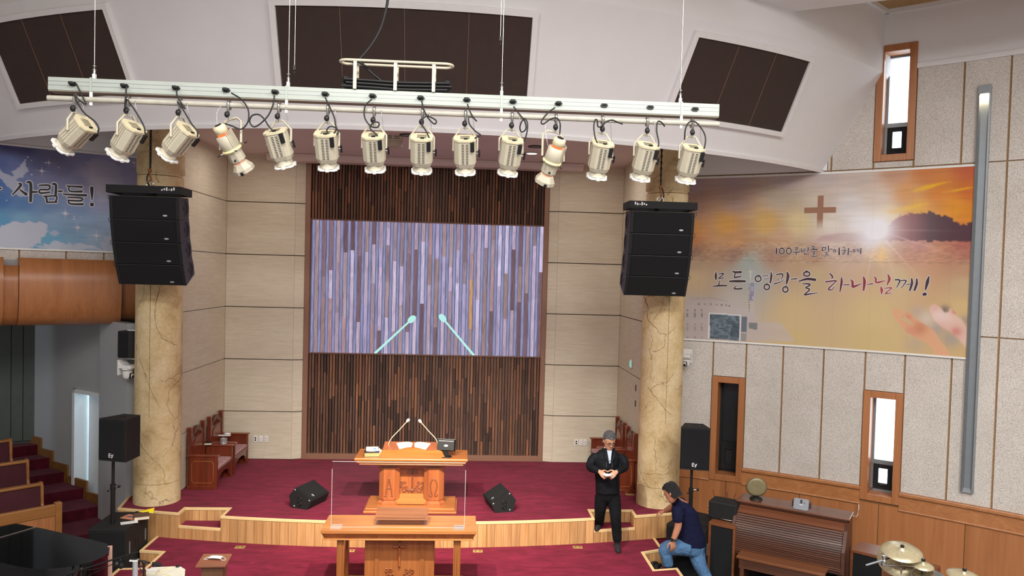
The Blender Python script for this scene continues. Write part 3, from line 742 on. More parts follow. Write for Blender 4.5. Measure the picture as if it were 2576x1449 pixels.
# timber loft
def loft_body(name, pa, pb, off, z1, parent=None, zbot=3.17):
    prof = [(-.12, z1), (off, z1), (off+.02, zbot+.62), (off+.01, zbot+.45), (off-.03, zbot+.28), (off-.10, zbot+.13), (off-.22, zbot+.03), (off-.34, zbot), (-.12, zbot)]
    m = MB(); n = 18; rings = []
    for i in range(n+1):
        p = pa+(pb-pa)*i/n; rings.append([arc(LC, RW-o, p, z) for o, z in prof])
    m.loft(rings, 0, True); return m.build(name, OAK, parent)
lroot = rough_empty('wall_loft'); lroot['label'] = 'curved honey oak loft front under the blue banner'
f = lambda x: phi_l(on_l(x, 720, .35))
loft_body('loft_panel', f(48), f(306), .38, 4.13, lroot); loft_body('loft_panel', f(9), f(47), .30, 4.02, lroot); loft_body('loft_panel', f(-170), f(8), .38, 4.13, lroot); loft_body('loft_panel', f(306.5), f(362), .24, 4.13, lroot, 3.22)

# pews
MAROON = solid('maroon_upholstery', '43121d', .85, var=.08, bump=.3, bscale=300)
PEWO = wood('pew_oak', '8a5a2e', 'a9743f', .4, 0, 9, .06)
def pew(R, L_, zf, label, panel=False):
    R, L_ = Vector(R), Vector(L_); d = (L_-R); d.z = 0; ang = atan2(d.y, d.x); Ln = 2.2
    t = thing('pew', label, 'pew', (R.x, R.y, zf), ang, 'side pews')
    # local: x runs away from the aisle, +y is the seat side
    m = MB(); m.ext([(.03, .0, .42), (.03, .06, .42), (.03, -.02, .86), (.03, -.07, .86)], (Ln, 0, 0)); m.build('back_cushion', MAROON, t, bevel=.015)
    m = MB(); m.bb((.03, .04, .36), (Ln, .50, .44)); m.build('seat_cushion', MAROON, t, bevel=.02)
    m = MB(); m.ext([(.0, -.085, .86), (.0, .005, .86), (.0, .005, .90), (.0, -.085, .90)], (Ln, 0, 0)); m.build('top_rail', PEWO, t, bevel=.012)
    m = MB(); m.ext([(0, -.10, 0), (0, .50, 0), (0, .50, .40), (0, .44, .46), (0, .10, .46), (0, .03, .62), (0, .02, .86), (0, -.02, .91), (0, -.085, .91)], (.035, 0, 0)); m.build('end_panel', PEWO, t, bevel=.01)
    return t
pew((-5.78, 10.75, 0), (-6.16, 10.38, 0), .12, 'maroon upholstered pew nearest the front panel')
pew((-6.28, 11.3, 0), (-6.6, 10.98, 0), .30, 'maroon upholstered pew in the middle row of the left wing')
pew((-6.78, 11.75, 0), (-7.0, 11.5, 0), .50, 'maroon upholstered pew farthest back in the left wing')
t = thing('pew_front_panel', 'honey oak modesty panel in front of the first pew', 'panel', (-5.40, 10.36, 0), atan2(-.47, -.49))
MB().bb((.02, -.02, 0), (2.3, .02, .72)).build('board', OAK, t)
MB().bb((0, -.035, .70), (2.3, .035, .85)).build('top_rail', PEWO, t, bevel=.01)
MB().bb((-.06, -.05, 0), (.02, .05, .87)).build('end_post', PEWO, t, bevel=.008)
# green notice standing on the front pew
t = thing('pew_notice', 'small green and white arrow notice lying on the first pew seat', 'notice', tuple(atz(65, 1266, .585)), atan2(.49, .9)-.2)
nf = MB(); nf.box((0, 0, .03), (.16, .006, .06)); nf.build('card', WHITEP, t)
GREENP = solid('notice_green', '2f6b4a', .6)
for zz in (.004, .056): MB().box((0, -.004, zz), (.15, .003, .006)).build('green_edge', GREENP, t)
MB().add([(-.03, -.005, -.0), (.03, -.005, 0), (0, -.005, -.03)], [(0, 1, 2)]).add([(-.03, .0, -.0), (.03, 0, 0), (0, 0, -.03)], [(2, 1, 0)]).build('arrow', GREENP, t)

# =================================================================== BANNERS
import numpy as np
def idw(X, Y, pts, p=3.2):
    num = np.zeros(X.shape+(3,)); den = np.zeros(X.shape)
    for x, y, c in pts:
        w = 1/(((X-x)**2+(Y-y)**2+60)**(p/2)); num += w[..., None]*np.array(lin(c)); den += w
    return num/den[..., None]
def inpoly(X, Y, poly):
    r = np.zeros(X.shape, bool); n = len(poly)
    for i in range(n):
        x0, y0 = poly[i]; x1, y1 = poly[(i+1) % n]
        if y0 == y1: continue
        c = ((y0 > Y) != (y1 > Y)) & (X < (x1-x0)*(Y-y0)/(y1-y0)+x0); r ^= c
    return r
def blur(a, k):
    for _ in range(k):
        b = np.pad(a, 1, mode='edge'); a = (b[:-2, 1:-1]+b[2:, 1:-1]+b[1:-1, :-2]+b[1:-1, 2:]+2*b[1:-1, 1:-1])/6
    return a
def over(C, mask, col):
    m = np.clip(mask, 0, 1)[..., None]; return C*(1-m)+np.array(col)*m
rng = np.random.RandomState(3)
def vnoise(shape, cell):
    h, w = shape; g = rng.rand(int(h/cell[0])+3, int(w/cell[1])+3); yy = np.arange(h)/cell[0]; xx = np.arange(w)/cell[1]
    y0 = yy.astype(int); x0 = xx.astype(int); fy = (yy-y0)[:, None]; fx = (xx-x0)[None, :]; fy = fy*fy*(3-2*fy); fx = fx*fx*(3-2*fx)
    a = g[y0][:, x0]; b = g[y0][:, x0+1]; c = g[y0+1][:, x0]; d = g[y0+1][:, x0+1]
    return (a*(1-fx)+b*fx)*(1-fy)+(c*(1-fx)+d*fx)*fy
def banner(name, label, center, pl, pr, zt, zb, paint, hit, NU=430, NV=270, sag=.0):
    """canvas hung on the curved wall; paint(bx,by) works in flat banner units (0..728 x 0..470)"""
    bx, by = np.meshgrid(np.linspace(0, 728, NU), np.linspace(0, 470, NV)); C = np.clip(paint(bx, by), 0, 1)
    vs = []; R = RW-.05
    for j in range(NV):
        z = zt+(zb-zt)*j/(NV-1)
        for i in range(NU):
            p = pl+(pr-pl)*i/(NU-1); vs.append((center[0]+R*sin(p), center[1]+R*cos(p), z))
    fs = [(j*NU+i, (j+1)*NU+i, (j+1)*NU+i+1, j*NU+i+1) for j in range(NV-1) for i in range(NU-1)]
    root = thing(name, label, 'banner')
    me = bpy.data.meshes.new('printed_canvas'); me.from_pydata(vs, [], fs)
    at = me.color_attributes.new('Col', 'FLOAT_COLOR', 'POINT'); at.data.foreach_set('color', np.concatenate([C, np.ones(C.shape[:2]+(1,))], 2).astype(np.float32).ravel())
    mt = vcolmat('printed_canvas_'+name, .55, spec=.3); me.materials.append(mt); me.polygons.foreach_set('use_smooth', [True]*len(fs))
    o = bpy.data.objects.new('printed_canvas', me); COL.objects.link(o); o.parent = root
    for z0, z1 in ((zt-.004, zt+.022), (zb-.022, zb+.004)): arcbox(MB_h := MB(), center, RW-.02, pl, pr, z0, z1, .034, 20).build('hem', WHITEP, root)
    for p in (pl, pr):
        hem = MB(); arcbox(hem, center, RW-.02, p-.0012, p+.0012, zb-.02, zt+.02, .034, 1); hem.build('hem', WHITEP, root)
    return root
def ribbon(m, pts, hit, off, grow=0.0, sub=5):
    P = []
    q = smooth_path([Vector((x, y, w)) for x, y, w in pts], sub) if len(pts) > 2 else [Vector(p) for p in pts]
    n = len(q); L = []; Rr = []
    for i, p in enumerate(q):
        t = q[min(i+1, n-1)]-q[max(i-1, 0)]; t = Vector((t.x, t.y)); t = t.normalized() if t.length > 1e-6 else Vector((1, 0)); nn = Vector((-t.y, t.x)); w = max(.8, p.z/2)+grow
        L.append(hit(p.x+nn.x*w, p.y+nn.y*w, off)); Rr.append(hit(p.x-nn.x*w, p.y-nn.y*w, off))
    m.add(L+Rr, [(i, i+1, n+i+1, n+i) for i in range(n-1)])
    for p in (q[0], q[-1]):
        w = max(.8, p.z/2)*.97+grow
        m.add([hit(p.x+w*cos(a), p.y-w*sin(a), off) for a in [2*pi*k/10 for k in range(10)]], [tuple(range(10))])
def loop(cx, cy, rx, ry, w, tail=None):
    return [(cx+rx*sin(2*pi*k/12), cy-ry*cos(2*pi*k/12), w) for k in range(13)]
def lettering(root, groups, hit, org, sc, halo, halomat):
    conv = lambda p: (org[0]+p[0]/sc, org[1]+p[1]/sc, p[2]/sc)
    for col, strokes in groups:
        m = MB()
        for s in strokes: ribbon(m, [conv(p) for p in s], hit, .0535, halo)
        if halo: m.build('lettering_halo', halomat, root)
        m = MB()
        for s in strokes: ribbon(m, [conv(p) for p in s], hit, .056)
        m.build('lettering', solid('lettering_ink_'+col, col, .6, var=.02), root)

def rb(x, y):
    p = on_r(x, y, .05); return (phi_r(p)-RPL)/(RPR-RPL)*728, (RZT-p.z)/(RZT-RZB)*470
RPL = (phi_r(on_r(1728, 447, .05))+phi_r(on_r(1716, 850, .05)))/2; RPR = phi_r(on_r(2445, 660, .05))
RZT = on_r(2455, 417, .05).z; RZB = (on_r(1716, 850, .05).z+on_r(2435, 902, .05).z)/2
def paint_r(X, Y):
    pts = [(1735, 455, '9b8a90'), (1850, 450, '9d8c90'), (1980, 445, 'a79a9a'), (2080, 440, 'b3a8a6'), (2170, 440, 'b8aaa2'), (2250, 435, 'b08a72'), (2330, 430, 'b4744a'), (2440, 425, 'ab5c42'),
           (1740, 520, '9f8478'), (1850, 505, 'a18a80'), (1960, 500, 'ada090'), (2060, 520, 'c1b6a8'), (2140, 520, 'cdc8c6'), (2210, 500, 'c9b8a8'), (2280, 490, 'c48e58'), (2360, 480, 'c07c42'), (2440, 480, 'b8693c'),
           (1740, 580, 'b58454'), (1830, 565, 'bd9058'), (1930, 560, 'c2a06a'), (2010, 560, 'c8b892'), (2090, 570, 'd2ccc0'), (2160, 560, 'dcdad8'), (2230, 545, 'dcc99a'), (2300, 530, 'd0a04a'), (2400, 525, 'c98a40'), (2440, 540, 'c4803c'),
           (1740, 605, 'b5815c'), (1850, 608, 'b58c68'), (1960, 606, 'bd9f86'), (2080, 605, 'c4b0a8'), (2180, 605, 'c8bcba'), (2300, 612, 'b08078'), (2430, 612, 'a0645a'),
           (1740, 632, '8f7468'), (1850, 635, '94786a'), (1950, 640, '9c8070'), (2050, 640, 'a48672'), (2150, 635, 'b29682'), (2210, 640, 'd0ac78'), (2280, 635, 'b0846c'), (2430, 640, '9c6c5e'),
           (1740, 660, 'ab9782'), (1880, 665, '9aa09a'), (2000, 668, 'ac947c'), (2200, 672, 'b69c80'), (2430, 672, 'a8866e'),
           (1740, 700, 'bda98c'), (1890, 700, '9fa5a3'), (2050, 700, 'b3a082'), (2250, 700, 'bca886'), (2430, 720, 'b09a7c'),
           (1740, 780, 'b0a69e'), (1850, 770, 'aea8a2'), (2000, 780, 'bba784'), (2200, 790, 'c0ac84'), (2420, 780, 'bca47c'), (2000, 860, 'bba77f'), (2200, 870, 'bca87e'), (2400, 890, 'b9a078'), (1760, 850, 'aea39a')]
    C = idw(X, Y, [rb(x, y)+(c,) for x, y, c in pts]); bx = lambda l: [rb(*p) for p in l]
    sh = X.shape; n1 = vnoise(sh, (3, 26)); n2 = vnoise(sh, (1.5, 5)); n3 = vnoise(sh, (14, 40))
    sx, sy = rb(2205, 578); d2 = ((X-sx)**2+(Y-sy)**2)
    C *= (1+.16*(n1-.5)*(Y < rb(2000, 610)[1]))[..., None]
    for pl in ([(2290, 481), (2330, 466), (2395, 455), (2360, 466), (2330, 478), (2300, 482)], [(2370, 484), (2440, 470), (2455, 470), (2400, 482)], [(2230, 530), (2300, 515), (2340, 510), (2290, 528), (2240, 540)]):
        C = over(C, blur(inpoly(X, Y, bx(pl)).astype(float), 2)*.7, lin('d9b13e'))
    # water glitter
    wat = (Y > rb(2000, 609)[1]) & (Y < rb(2000, 662)[1]); C *= (1+.35*(n2-.5)*wat)[..., None]
    # hills
    hill = bx([(2190, 607), (2212, 590), (2235, 565), (2262, 543), (2300, 537), (2335, 533), (2365, 540), (2395, 552), (2420, 565), (2447, 560), (2455, 560), (2450, 606), (2330, 607)])
    hm = blur(inpoly(X, Y+1.5*(vnoise(sh, (2, 4))-.5)*6, hill).astype(float), 1); k = np.clip((X-rb(2235, 560)[0])/(rb(2340, 560)[0]-rb(2235, 560)[0]), 0, 1)
    hc = np.array(lin('96403c'))*(1-k)[..., None]+np.array(lin('4a3038'))*k[..., None]; C = C*(1-hm[..., None])+hc*hm[..., None]
    C = over(C, blur(inpoly(X, Y, bx([(2048, 608), (2065, 595), (2110, 585), (2180, 590), (2200, 607)])).astype(float), 3)*.45, lin('a07c84'))
    C = over(C, blur(inpoly(X, Y, bx([(1860, 608), (1880, 600), (1930, 600), (1975, 604), (1990, 609)])).astype(float), 2)*.45, lin('a9825e'))
    # sun and rays
    ang = np.arctan2(Y-sy, X-sx); rays = np.clip(np.sin(ang*23)+np.sin(ang*37+1)-.9, 0, 1)*np.exp(-d2/9000)*(Y > sy-8)
    C = over(C, np.exp(-d2/1500)*.95+np.exp(-d2/9000)*.35, lin('e8e8ee')); C = over(C, rays*.45, lin('e6dcd6'))
    gx, gy = rb(2218, 640); C = over(C, np.exp(-((X-gx)**2/60+(Y-gy)**2/500))*.7, lin('e2c48c'))
    # cross
    cr = inpoly(X, Y, bx([(2057, 492), (2073, 491), (2069, 577), (2054, 577)])) | inpoly(X, Y, bx([(2023, 523), (2103, 520), (2102, 535), (2023, 537)]))
    fade = np.clip((rb(2060, 580)[1]-Y)/32, 0, 1); C = over(C, cr*fade*.92, lin('8c6450'))
    # fold lines of the canvas
    fy = rb(2000, 657)[1]; C *= (1-.18*np.exp(-(Y-fy)**2/1.6))[..., None]
    C *= (1-.05*np.exp(-((X % 91)-45)**2/2.0))[..., None]
    # church building
    bb_ = blur(inpoly(X, Y, bx([(1716, 757), (1770, 748), (1835, 757), (1852, 770), (1880, 778), (1882, 784), (1898, 784), (1905, 810), (1965, 812), (2000, 860), (1716, 852)])).astype(float), 2)
    C = over(C, bb_*.55, lin('b3abad')); C *= (1-.07*bb_*((Y % 5.5) < 1.0))[..., None]
    C = over(C, blur(inpoly(X, Y, bx([(1735, 751), (1790, 747), (1831, 757), (1829, 760), (1790, 752), (1738, 754)])).astype(float), 1)*.5, lin('9a8f90'))
    gl = inpoly(X, Y, bx([(1786, 788), (1862, 794), (1860, 857), (1785, 852)])); gc = vnoise(sh, (3, 4))
    C = C*(1-gl[..., None])+gl[..., None]*(np.array(lin('63707a'))*(.5+1.0*gc)[..., None]); C = over(C, gl*(((X % 7) < 1.2) | ((Y % 7) < 1.2))*.35, lin('3c464c'))
    dk = inpoly(X, Y, bx([(1843, 812), (1860, 812), (1860, 850), (1836, 846)])); C = over(C, dk*.6, lin('37434d'))
    for a in ([(1783, 786), (1864, 792), (1864, 795), (1783, 789)], [(1862, 793), (1865, 793), (1862, 858), (1859, 858)], [(1783, 786), (1786, 788), (1785, 852), (1781, 852)]): C = over(C, inpoly(X, Y, bx(a))*.8, lin('d8d4d6'))
    C = over(C, inpoly(X, Y, bx([(1866, 797), (1879, 797), (1878, 835), (1864, 835)]))*.85, lin('4b5b68')); C = over(C, inpoly(X, Y, bx([(1864, 838), (1878, 838), (1877, 858), (1863, 857)]))*.7, lin('7b7f80'))
    C = over(C, inpoly(X, Y, bx([(1884, 811), (1906, 813), (1905, 830), (1884, 826)]))*.8, lin('5d6668'))
    for x in (1729, 1748, 1765):
        for y, h in ((778, 5), (787, 11), (813, 5), (821, 11), (847, 4)): C = over(C, inpoly(X, Y, bx([(x-2, y), (x+2.5, y), (x+2.5, y+h), (x-2, y+h)]))*(.7 if y < 800 else .4), lin('6b6466'))
    for x, y in ((1758, 763), (1773, 763), (1788, 763), (1803, 764), (1816, 765), (1827, 766), (1835, 768)): C = over(C, inpoly(X, Y, bx([(x-1.8, y), (x+1.8, y), (x+1.8, y+4), (x-1.8, y+4)]))*.75, lin('57504f'))
    C = over(C, inpoly(X, Y, bx([(1881, 705), (1897, 705), (1897, 785), (1881, 785)]))*.35, lin('b9b2b0'))
    for k in range(13): y = 714+k*5.6; C = over(C, inpoly(X, Y, bx([(1883, y), (1887, y), (1886.5, y+3.6), (1882.5, y+3.6)]))*.65, lin('6b6562'))
    C = over(C, inpoly(X, Y, bx([(1888.5, 713), (1896, 713), (1895, 756), (1888, 756)]))*.85, lin('5b5a86'))
    for k in range(8): y = 715+k*5; C = over(C, blur(inpoly(X, Y, bx([(1890, y), (1894.5, y), (1894.5, y+2.6), (1890, y+2.6)])).astype(float), 1)*.8, lin('cfcde0'))
    for a in ([(1887, 676), (1889, 676), (1889, 704), (1887, 704)], [(1881, 683), (1895, 683), (1895, 685), (1881, 685)]): C = over(C, inpoly(X, Y, bx(a))*.8, lin('c9c4b4'))
    # praying hands
    H = lambda l: bx([(2220+x/8.525, 740+y/8.525) for x, y in l])
    for x, y, r, c, a in ((1340, 330, 95, '4d4a58', .75), (1150, 740, 170, '8d8a90', .6), (1480, 960, 200, '85868c', .6), (750, 380, 150, '9a9296', .4), (1780, 560, 120, '8a827c', .7), (700, 1080, 200, '9a948e', .4), (960, 520, 170, 'c4bcb8', .6)):
        hx, hy = rb(2220+x/8.525, 740+y/8.525); C = over(C, np.exp(-((X-hx)**2+(Y-hy)**2)/(r/8.5)**2)*a, lin(c))
    h2 = blur(inpoly(X, Y, H([(1010, 300), (1060, 230), (1130, 220), (1250, 300), (1330, 420), (1440, 370), (1450, 310), (1540, 370), (1590, 470), (1720, 560), (1780, 680), (1840, 820), (1880, 1260), (1650, 980), (1480, 830), (1250, 680), (1120, 560), (1050, 430)])).astype(float), 3)
    C = over(C, h2*.85, lin('cdb0a6'))
    h1 = inpoly(X, Y, H([(290, 570), (380, 520), (520, 620), (600, 640), (690, 720), (600, 560), (480, 470), (470, 400), (540, 385), (610, 420), (680, 510), (800, 590), (960, 680), (1090, 770), (1170, 870), (1200, 950), (1330, 1110), (1520, 1400), (1200, 1400), (1060, 1150), (940, 1040), (720, 930), (520, 820)]))
    h1 = h1 | inpoly(X, Y, H([(200, 370), (250, 300), (330, 310), (350, 400), (390, 520), (290, 570), (250, 480)])) | inpoly(X, Y, H([(345, 330), (380, 305), (430, 360), (460, 520), (430, 530), (380, 430)]))
    C = over(C, blur(h1.astype(float), 1)*.9, lin('c99c80'))
    for x, y, r, c, a, mk in ((800, 730, 150, 'a4674f', .6, h1), (540, 500, 90, 'b9766a', .6, h1), (600, 800, 130, 'bb8074', .5, h1), (1580, 800, 120, 'b06a62', .7, h2 > .3), (1250, 650, 150, 'c08a86', .5, h2 > .3), (1540, 380, 60, 'b8685c', .8, h2 > .2), (1140, 300, 90, 'c08c88', .5, h2 > .2), (1250, 480, 200, 'd8cac6', .5, h2 > .3)):
        hx, hy = rb(2220+x/8.525, 740+y/8.525); C = over(C, np.exp(-((X-hx)**2+(Y-hy)**2)/(r/8.5)**2)*a*mk, lin(c))
    g = C.mean(axis=2, keepdims=True); return (g+(C-g)*1.15)*1.14
bR = banner('sunset_banner', 'sunset banner with a cross, brush lettering, a church and open hands', RC, RPL, RPR, RZT, RZB, paint_r, on_r)
HALO = solid('lettering_halo', 'd9d2d6', .6, var=.02)
c1 = '3b2a2a'
lettering(bR, [
 (c1, [[(182, 222, 26), (178, 300, 52), (180, 372, 26)], [(238, 258, 14), (325, 238, 30), (338, 262, 26), (240, 348, 20), (345, 332, 20)], [(265, 395, 16), (240, 485, 24)], [(112, 520, 14), (260, 502, 36), (418, 502, 26)]]),
 (c1, [[(542, 185, 22), (590, 212, 44), (725, 210, 46)], [(602, 228, 22), (580, 322, 30), (640, 318, 32), (725, 302, 22)], [(475, 408, 32), (650, 406, 56), (812, 408, 40)], [(632, 492, 10), (575, 560, 30), (640, 574, 34), (742, 566, 34)]]),
 (c1, [loop(1092, 352, 62, 62, 28), [(1125, 285, 22), (1095, 300, 22)], [(1185, 302, 12), (1245, 282, 14), (1305, 284, 12)], [(1222, 365, 12), (1330, 345, 14)], [(1372, 215, 22), (1378, 300, 46), (1355, 440, 34)], loop(1280, 530, 58, 58, 30)]),
 (c1, [[(1485, 265, 24), (1605, 248, 32), (1624, 292, 26), (1592, 372, 14)], [(1520, 335, 14), (1525, 398, 18)], [(1442, 463, 26), (1560, 430, 20), (1652, 372, 8)], [(1718, 210, 26), (1738, 300, 62), (1705, 455, 38)], [(1798, 365, 16), (1925, 350, 30)], loop(1682, 585, 56, 58, 30), [(1712, 492, 14), (1672, 535, 24)]]),
 ('3d1f28', [loop(2142, 250, 66, 48, 30), [(2140, 182, 24), (2120, 215, 26)], [(1972, 408, 22), (2150, 358, 52), (2325, 376, 54)], [(2058, 460, 18), (2190, 466, 34), (2205, 498, 30), (2118, 545, 24), (2195, 574, 30), (2188, 612, 28), (2092, 700, 28), (2220, 680, 28), (2380, 660, 8)]])],
 on_r, (1780, 660), 8.587, 1.5, HALO)
lettering(bR, [
 ('672030', [[(238, 155, 26), (296, 225, 36), (272, 268, 12)], [(145, 335, 26), (290, 316, 30), (376, 312, 24), (330, 362, 22), (215, 474, 30), (228, 508, 26), (290, 500, 20), (335, 442, 14)], [(490, 240, 22), (490, 350, 52), (456, 545, 24)], [(532, 397, 20), (650, 395, 24)]]),
 ('8a2736', [[(690, 285, 14), (727, 335, 48), (732, 438, 50), (800, 422, 42), (918, 372, 10)], [(962, 222, 22), (986, 330, 62), (965, 515, 38)], [(1038, 390, 14), (1162, 375, 28)]]),
 ('a33d3a', [[(1200, 222, 16), (1232, 275, 46), (1232, 345, 34), (1310, 340, 40), (1432, 305, 8)], [(1490, 172, 20), (1522, 270, 62), (1476, 398, 24)], [(1340, 438, 14), (1357, 510, 60), (1355, 602, 14)], [(1412, 475, 14), (1545, 460, 26), (1566, 478, 20), (1437, 585, 26), (1562, 570, 14)]]),
 ('38242e', [[(1645, 290, 24), (1730, 292, 32), (1744, 332, 32), (1680, 458, 14)], [(1772, 306, 18), (1862, 302, 26), (1880, 332, 26), (1785, 468, 14)], [(1888, 395, 14), (1965, 382, 18)], [(2005, 265, 30), (2010, 370, 52), (1966, 515, 38)], [(2115, 272, 30), (2112, 380, 52), (2066, 512, 44)]]),
 ('33222c', [[(2376, 222, 28), (2345, 340, 72), (2305, 498, 34)], [(2268, 604, 66), (2300, 600, 66)]])],
 on_r, (2060, 670), 8.587, 1.5, HALO)
c3 = '2c1620'
lettering(bR, [
 (c3, [[(240, 235, 20), (230, 310, 34), (228, 388, 24)]]), (c3, [loop(365, 312, 60, 72, 24)]), (c3, [loop(540, 312, 62, 74, 24)]),
 (c3, [[(690, 235, 14), (765, 226, 20), (700, 292, 14)], [(735, 265, 12), (765, 300, 12)], [(642, 350, 12), (730, 337, 24), (818, 336, 18)], [(725, 362, 20), (723, 412, 18)]]),
 (c3, [[(855, 242, 16), (857, 322, 24), (930, 306, 10)], [(905, 265, 8), (960, 255, 8)], [(920, 305, 8), (960, 292, 8)], [(1020, 218, 22), (1020, 290, 24), (1000, 338, 12)], [(942, 362, 10), (928, 388, 20), (1042, 385, 14)]]),
 (c3, [loop(1150, 222, 34, 26, 16), [(1062, 295, 14), (1150, 272, 24), (1248, 280, 28)], [(1102, 330, 12), (1190, 332, 18), (1150, 370, 14), (1182, 390, 18), (1124, 448, 14), (1272, 430, 8)]]),
 (c3, [[(1375, 218, 20), (1375, 298, 24)], [(1388, 228, 10), (1455, 218, 18), (1452, 270, 18), (1388, 300, 8)], [(1525, 190, 24), (1530, 318, 24)], [(1562, 265, 14), (1628, 260, 14)], [(1432, 350, 12), (1498, 348, 18), (1432, 458, 14)], [(1478, 385, 10), (1530, 424, 18)]]),
 (c3, [loop(1680, 307, 32, 30, 14), [(1795, 235, 26), (1795, 398, 38)]]),
 (c3, [[(1905, 202, 14), (1930, 250, 14)], [(1852, 300, 14), (1958, 287, 18), (1882, 370, 18), (1902, 394, 14), (1945, 350, 10)], [(2030, 242, 22), (2016, 402, 28)], [(2058, 325, 12), (2108, 325, 12)]]),
 (c3, [loop(2165, 306, 26, 28, 12), [(2232, 275, 8), (2290, 275, 8)], [(2232, 310, 8), (2300, 310, 8)], [(2335, 240, 20), (2330, 372, 28)]])],
 on_r, (1930, 600), 9.908, .9, HALO)

# left banner
LPR = phi_l(on_l(349, 430, .05)); LPL = phi_l(on_l(-300, 480, .05)); LZT = on_l(200, 383.5, .05).z; LZB = on_l(150, 628, .05).z
def lb(x, y):
    p = on_l(x, y, .05); return (phi_l(p)-LPL)/(LPR-LPL)*728, (LZT-p.z)/(LZT-LZB)*470
def paint_l(X, Y):
    o = lambda l: [(x/5.175, 360+y/5.175) for x, y in l]
    base = [(0, 60, '40406a'), (300, 60, '4a4a74'), (700, 150, '6a6688'), (1100, 160, '7d799c'), (1500, 200, '8c86ac'), (1780, 260, '9a94b8'), (0, 250, '4d5c94'), (200, 260, '5f6c9c'), (450, 300, '5c6188'), (800, 330, '716e90'), (1200, 400, 'a09ab2'), (1500, 420, '9b96b4'), (1780, 480, 'a49cba'),
            (0, 500, '4a6aa6'), (300, 480, '6d7ca6'), (600, 480, '787a9c'), (1000, 500, '807e9e'), (1300, 520, 'a79eb0'), (0, 750, '4470ac'), (300, 800, '587fb2'), (600, 820, '6f8ab4'), (1000, 850, '7c92b8'), (1350, 800, '9a9cba'), (0, 1000, '5d9ac2'), (300, 980, '7aa6c6'), (700, 1000, '86a4c4'), (1100, 1020, '8ba4c4'), (1400, 1050, '98acc8'),
            (650, 1250, '6ca8c8'), (1000, 1230, '86acca'), (1250, 1260, '9cb4cc'), (-600, 300, '4a5088'), (-600, 1000, '5c96c0'), (1750, 1200, 'b0b8cc'), (1750, 800, 'a4a4c0')]
    C = idw(X, Y, [lb(*q)+(c,) for (x, y, c) in base for q in o([(x, y)])]); sh = X.shape
    n = vnoise(sh, (10, 12))*.6+vnoise(sh, (4, 5))*.4; C *= (1+.10*(vnoise(sh, (3, 30))-.5))[..., None]
    def blob(l, col, a, soft=3):
        nonlocal C
        C = over(C, blur(inpoly(X+4*(n-.5)*5, Y+4*(n-.5)*5, [lb(*q) for q in o(l)]).astype(float), soft)*a, lin(col))
    blob([(-300, 1370), (-200, 1150), (0, 1100), (60, 1060), (150, 1030), (320, 1040), (380, 1015), (520, 1020), (620, 1060), (600, 1150), (560, 1240), (500, 1330), (470, 1370)], 'c3c6d6', .95)
    blob([(640, 1150), (690, 1125), (750, 1150), (790, 1195), (700, 1210), (650, 1190)], 'b4bcd0', .8)
    blob([(480, 1360), (560, 1320), (720, 1275), (850, 1310), (890, 1285), (960, 1330), (1060, 1310), (1200, 1330), (1330, 1390), (800, 1390)], 'c0c6d6', .95)
    blob([(1300, 1290), (1380, 1210), (1450, 1190), (1800, 1150), (1800, 1400), (1340, 1400)], 'b9c0d2', .9)
    blob([(1100, 240), (1200, 190), (1350, 210), (1500, 260), (1560, 350), (1620, 480), (1600, 560), (1400, 600), (1250, 560), (1150, 480), (1180, 350)], 'b6aebe', .35, 8)
    blob([(1250, 600), (1330, 560), (1420, 640), (1430, 760), (1300, 780)], 'b4aebc', .45, 6)
    # dove
    blob([(0, 335), (60, 400), (150, 420), (220, 360), (290, 250), (320, 200), (345, 230), (360, 330), (340, 420), (240, 460), (200, 480), (300, 520), (310, 560), (320, 690), (250, 680), (160, 690), (130, 580), (80, 560), (0, 430)], 'b9bccb', .75, 1)
    for x, y, r in ((360, 182, 10), (410, 228, 7), (595, 258, 9), (635, 255, 14), (762, 320, 8), (545, 362, 18), (412, 410, 10), (1745, 255, 18), (1785, 300, 14), (850, 915, 26), (965, 955, 9), (963, 988, 11), (1045, 968, 6), (1010, 1100, 24), (1255, 1205, 24), (1430, 1163, 7), (85, 745, 8)):
        q = lb(*o([(x, y)])[0]); d2 = (X-q[0])**2+(Y-q[1])**2; s = (r/5.175*2.1)
        C = over(C, np.exp(-d2/(s*s*.35))*.95, lin('e8e0e6'))
        if r > 13: C = over(C, (np.exp(-((X-q[0])**2/(s*s*6)+(Y-q[1])**2/1.5))+np.exp(-((Y-q[1])**2/(s*s*6)+(X-q[0])**2/1.5)))*.6, lin('e6d6da'))
    return C
bL = banner('sky_banner', 'blue sky banner with a dove, clouds and dark lettering above the loft', LC, LPL, LPR, LZT, LZB, paint_l, on_l)
n1 = '171a26'
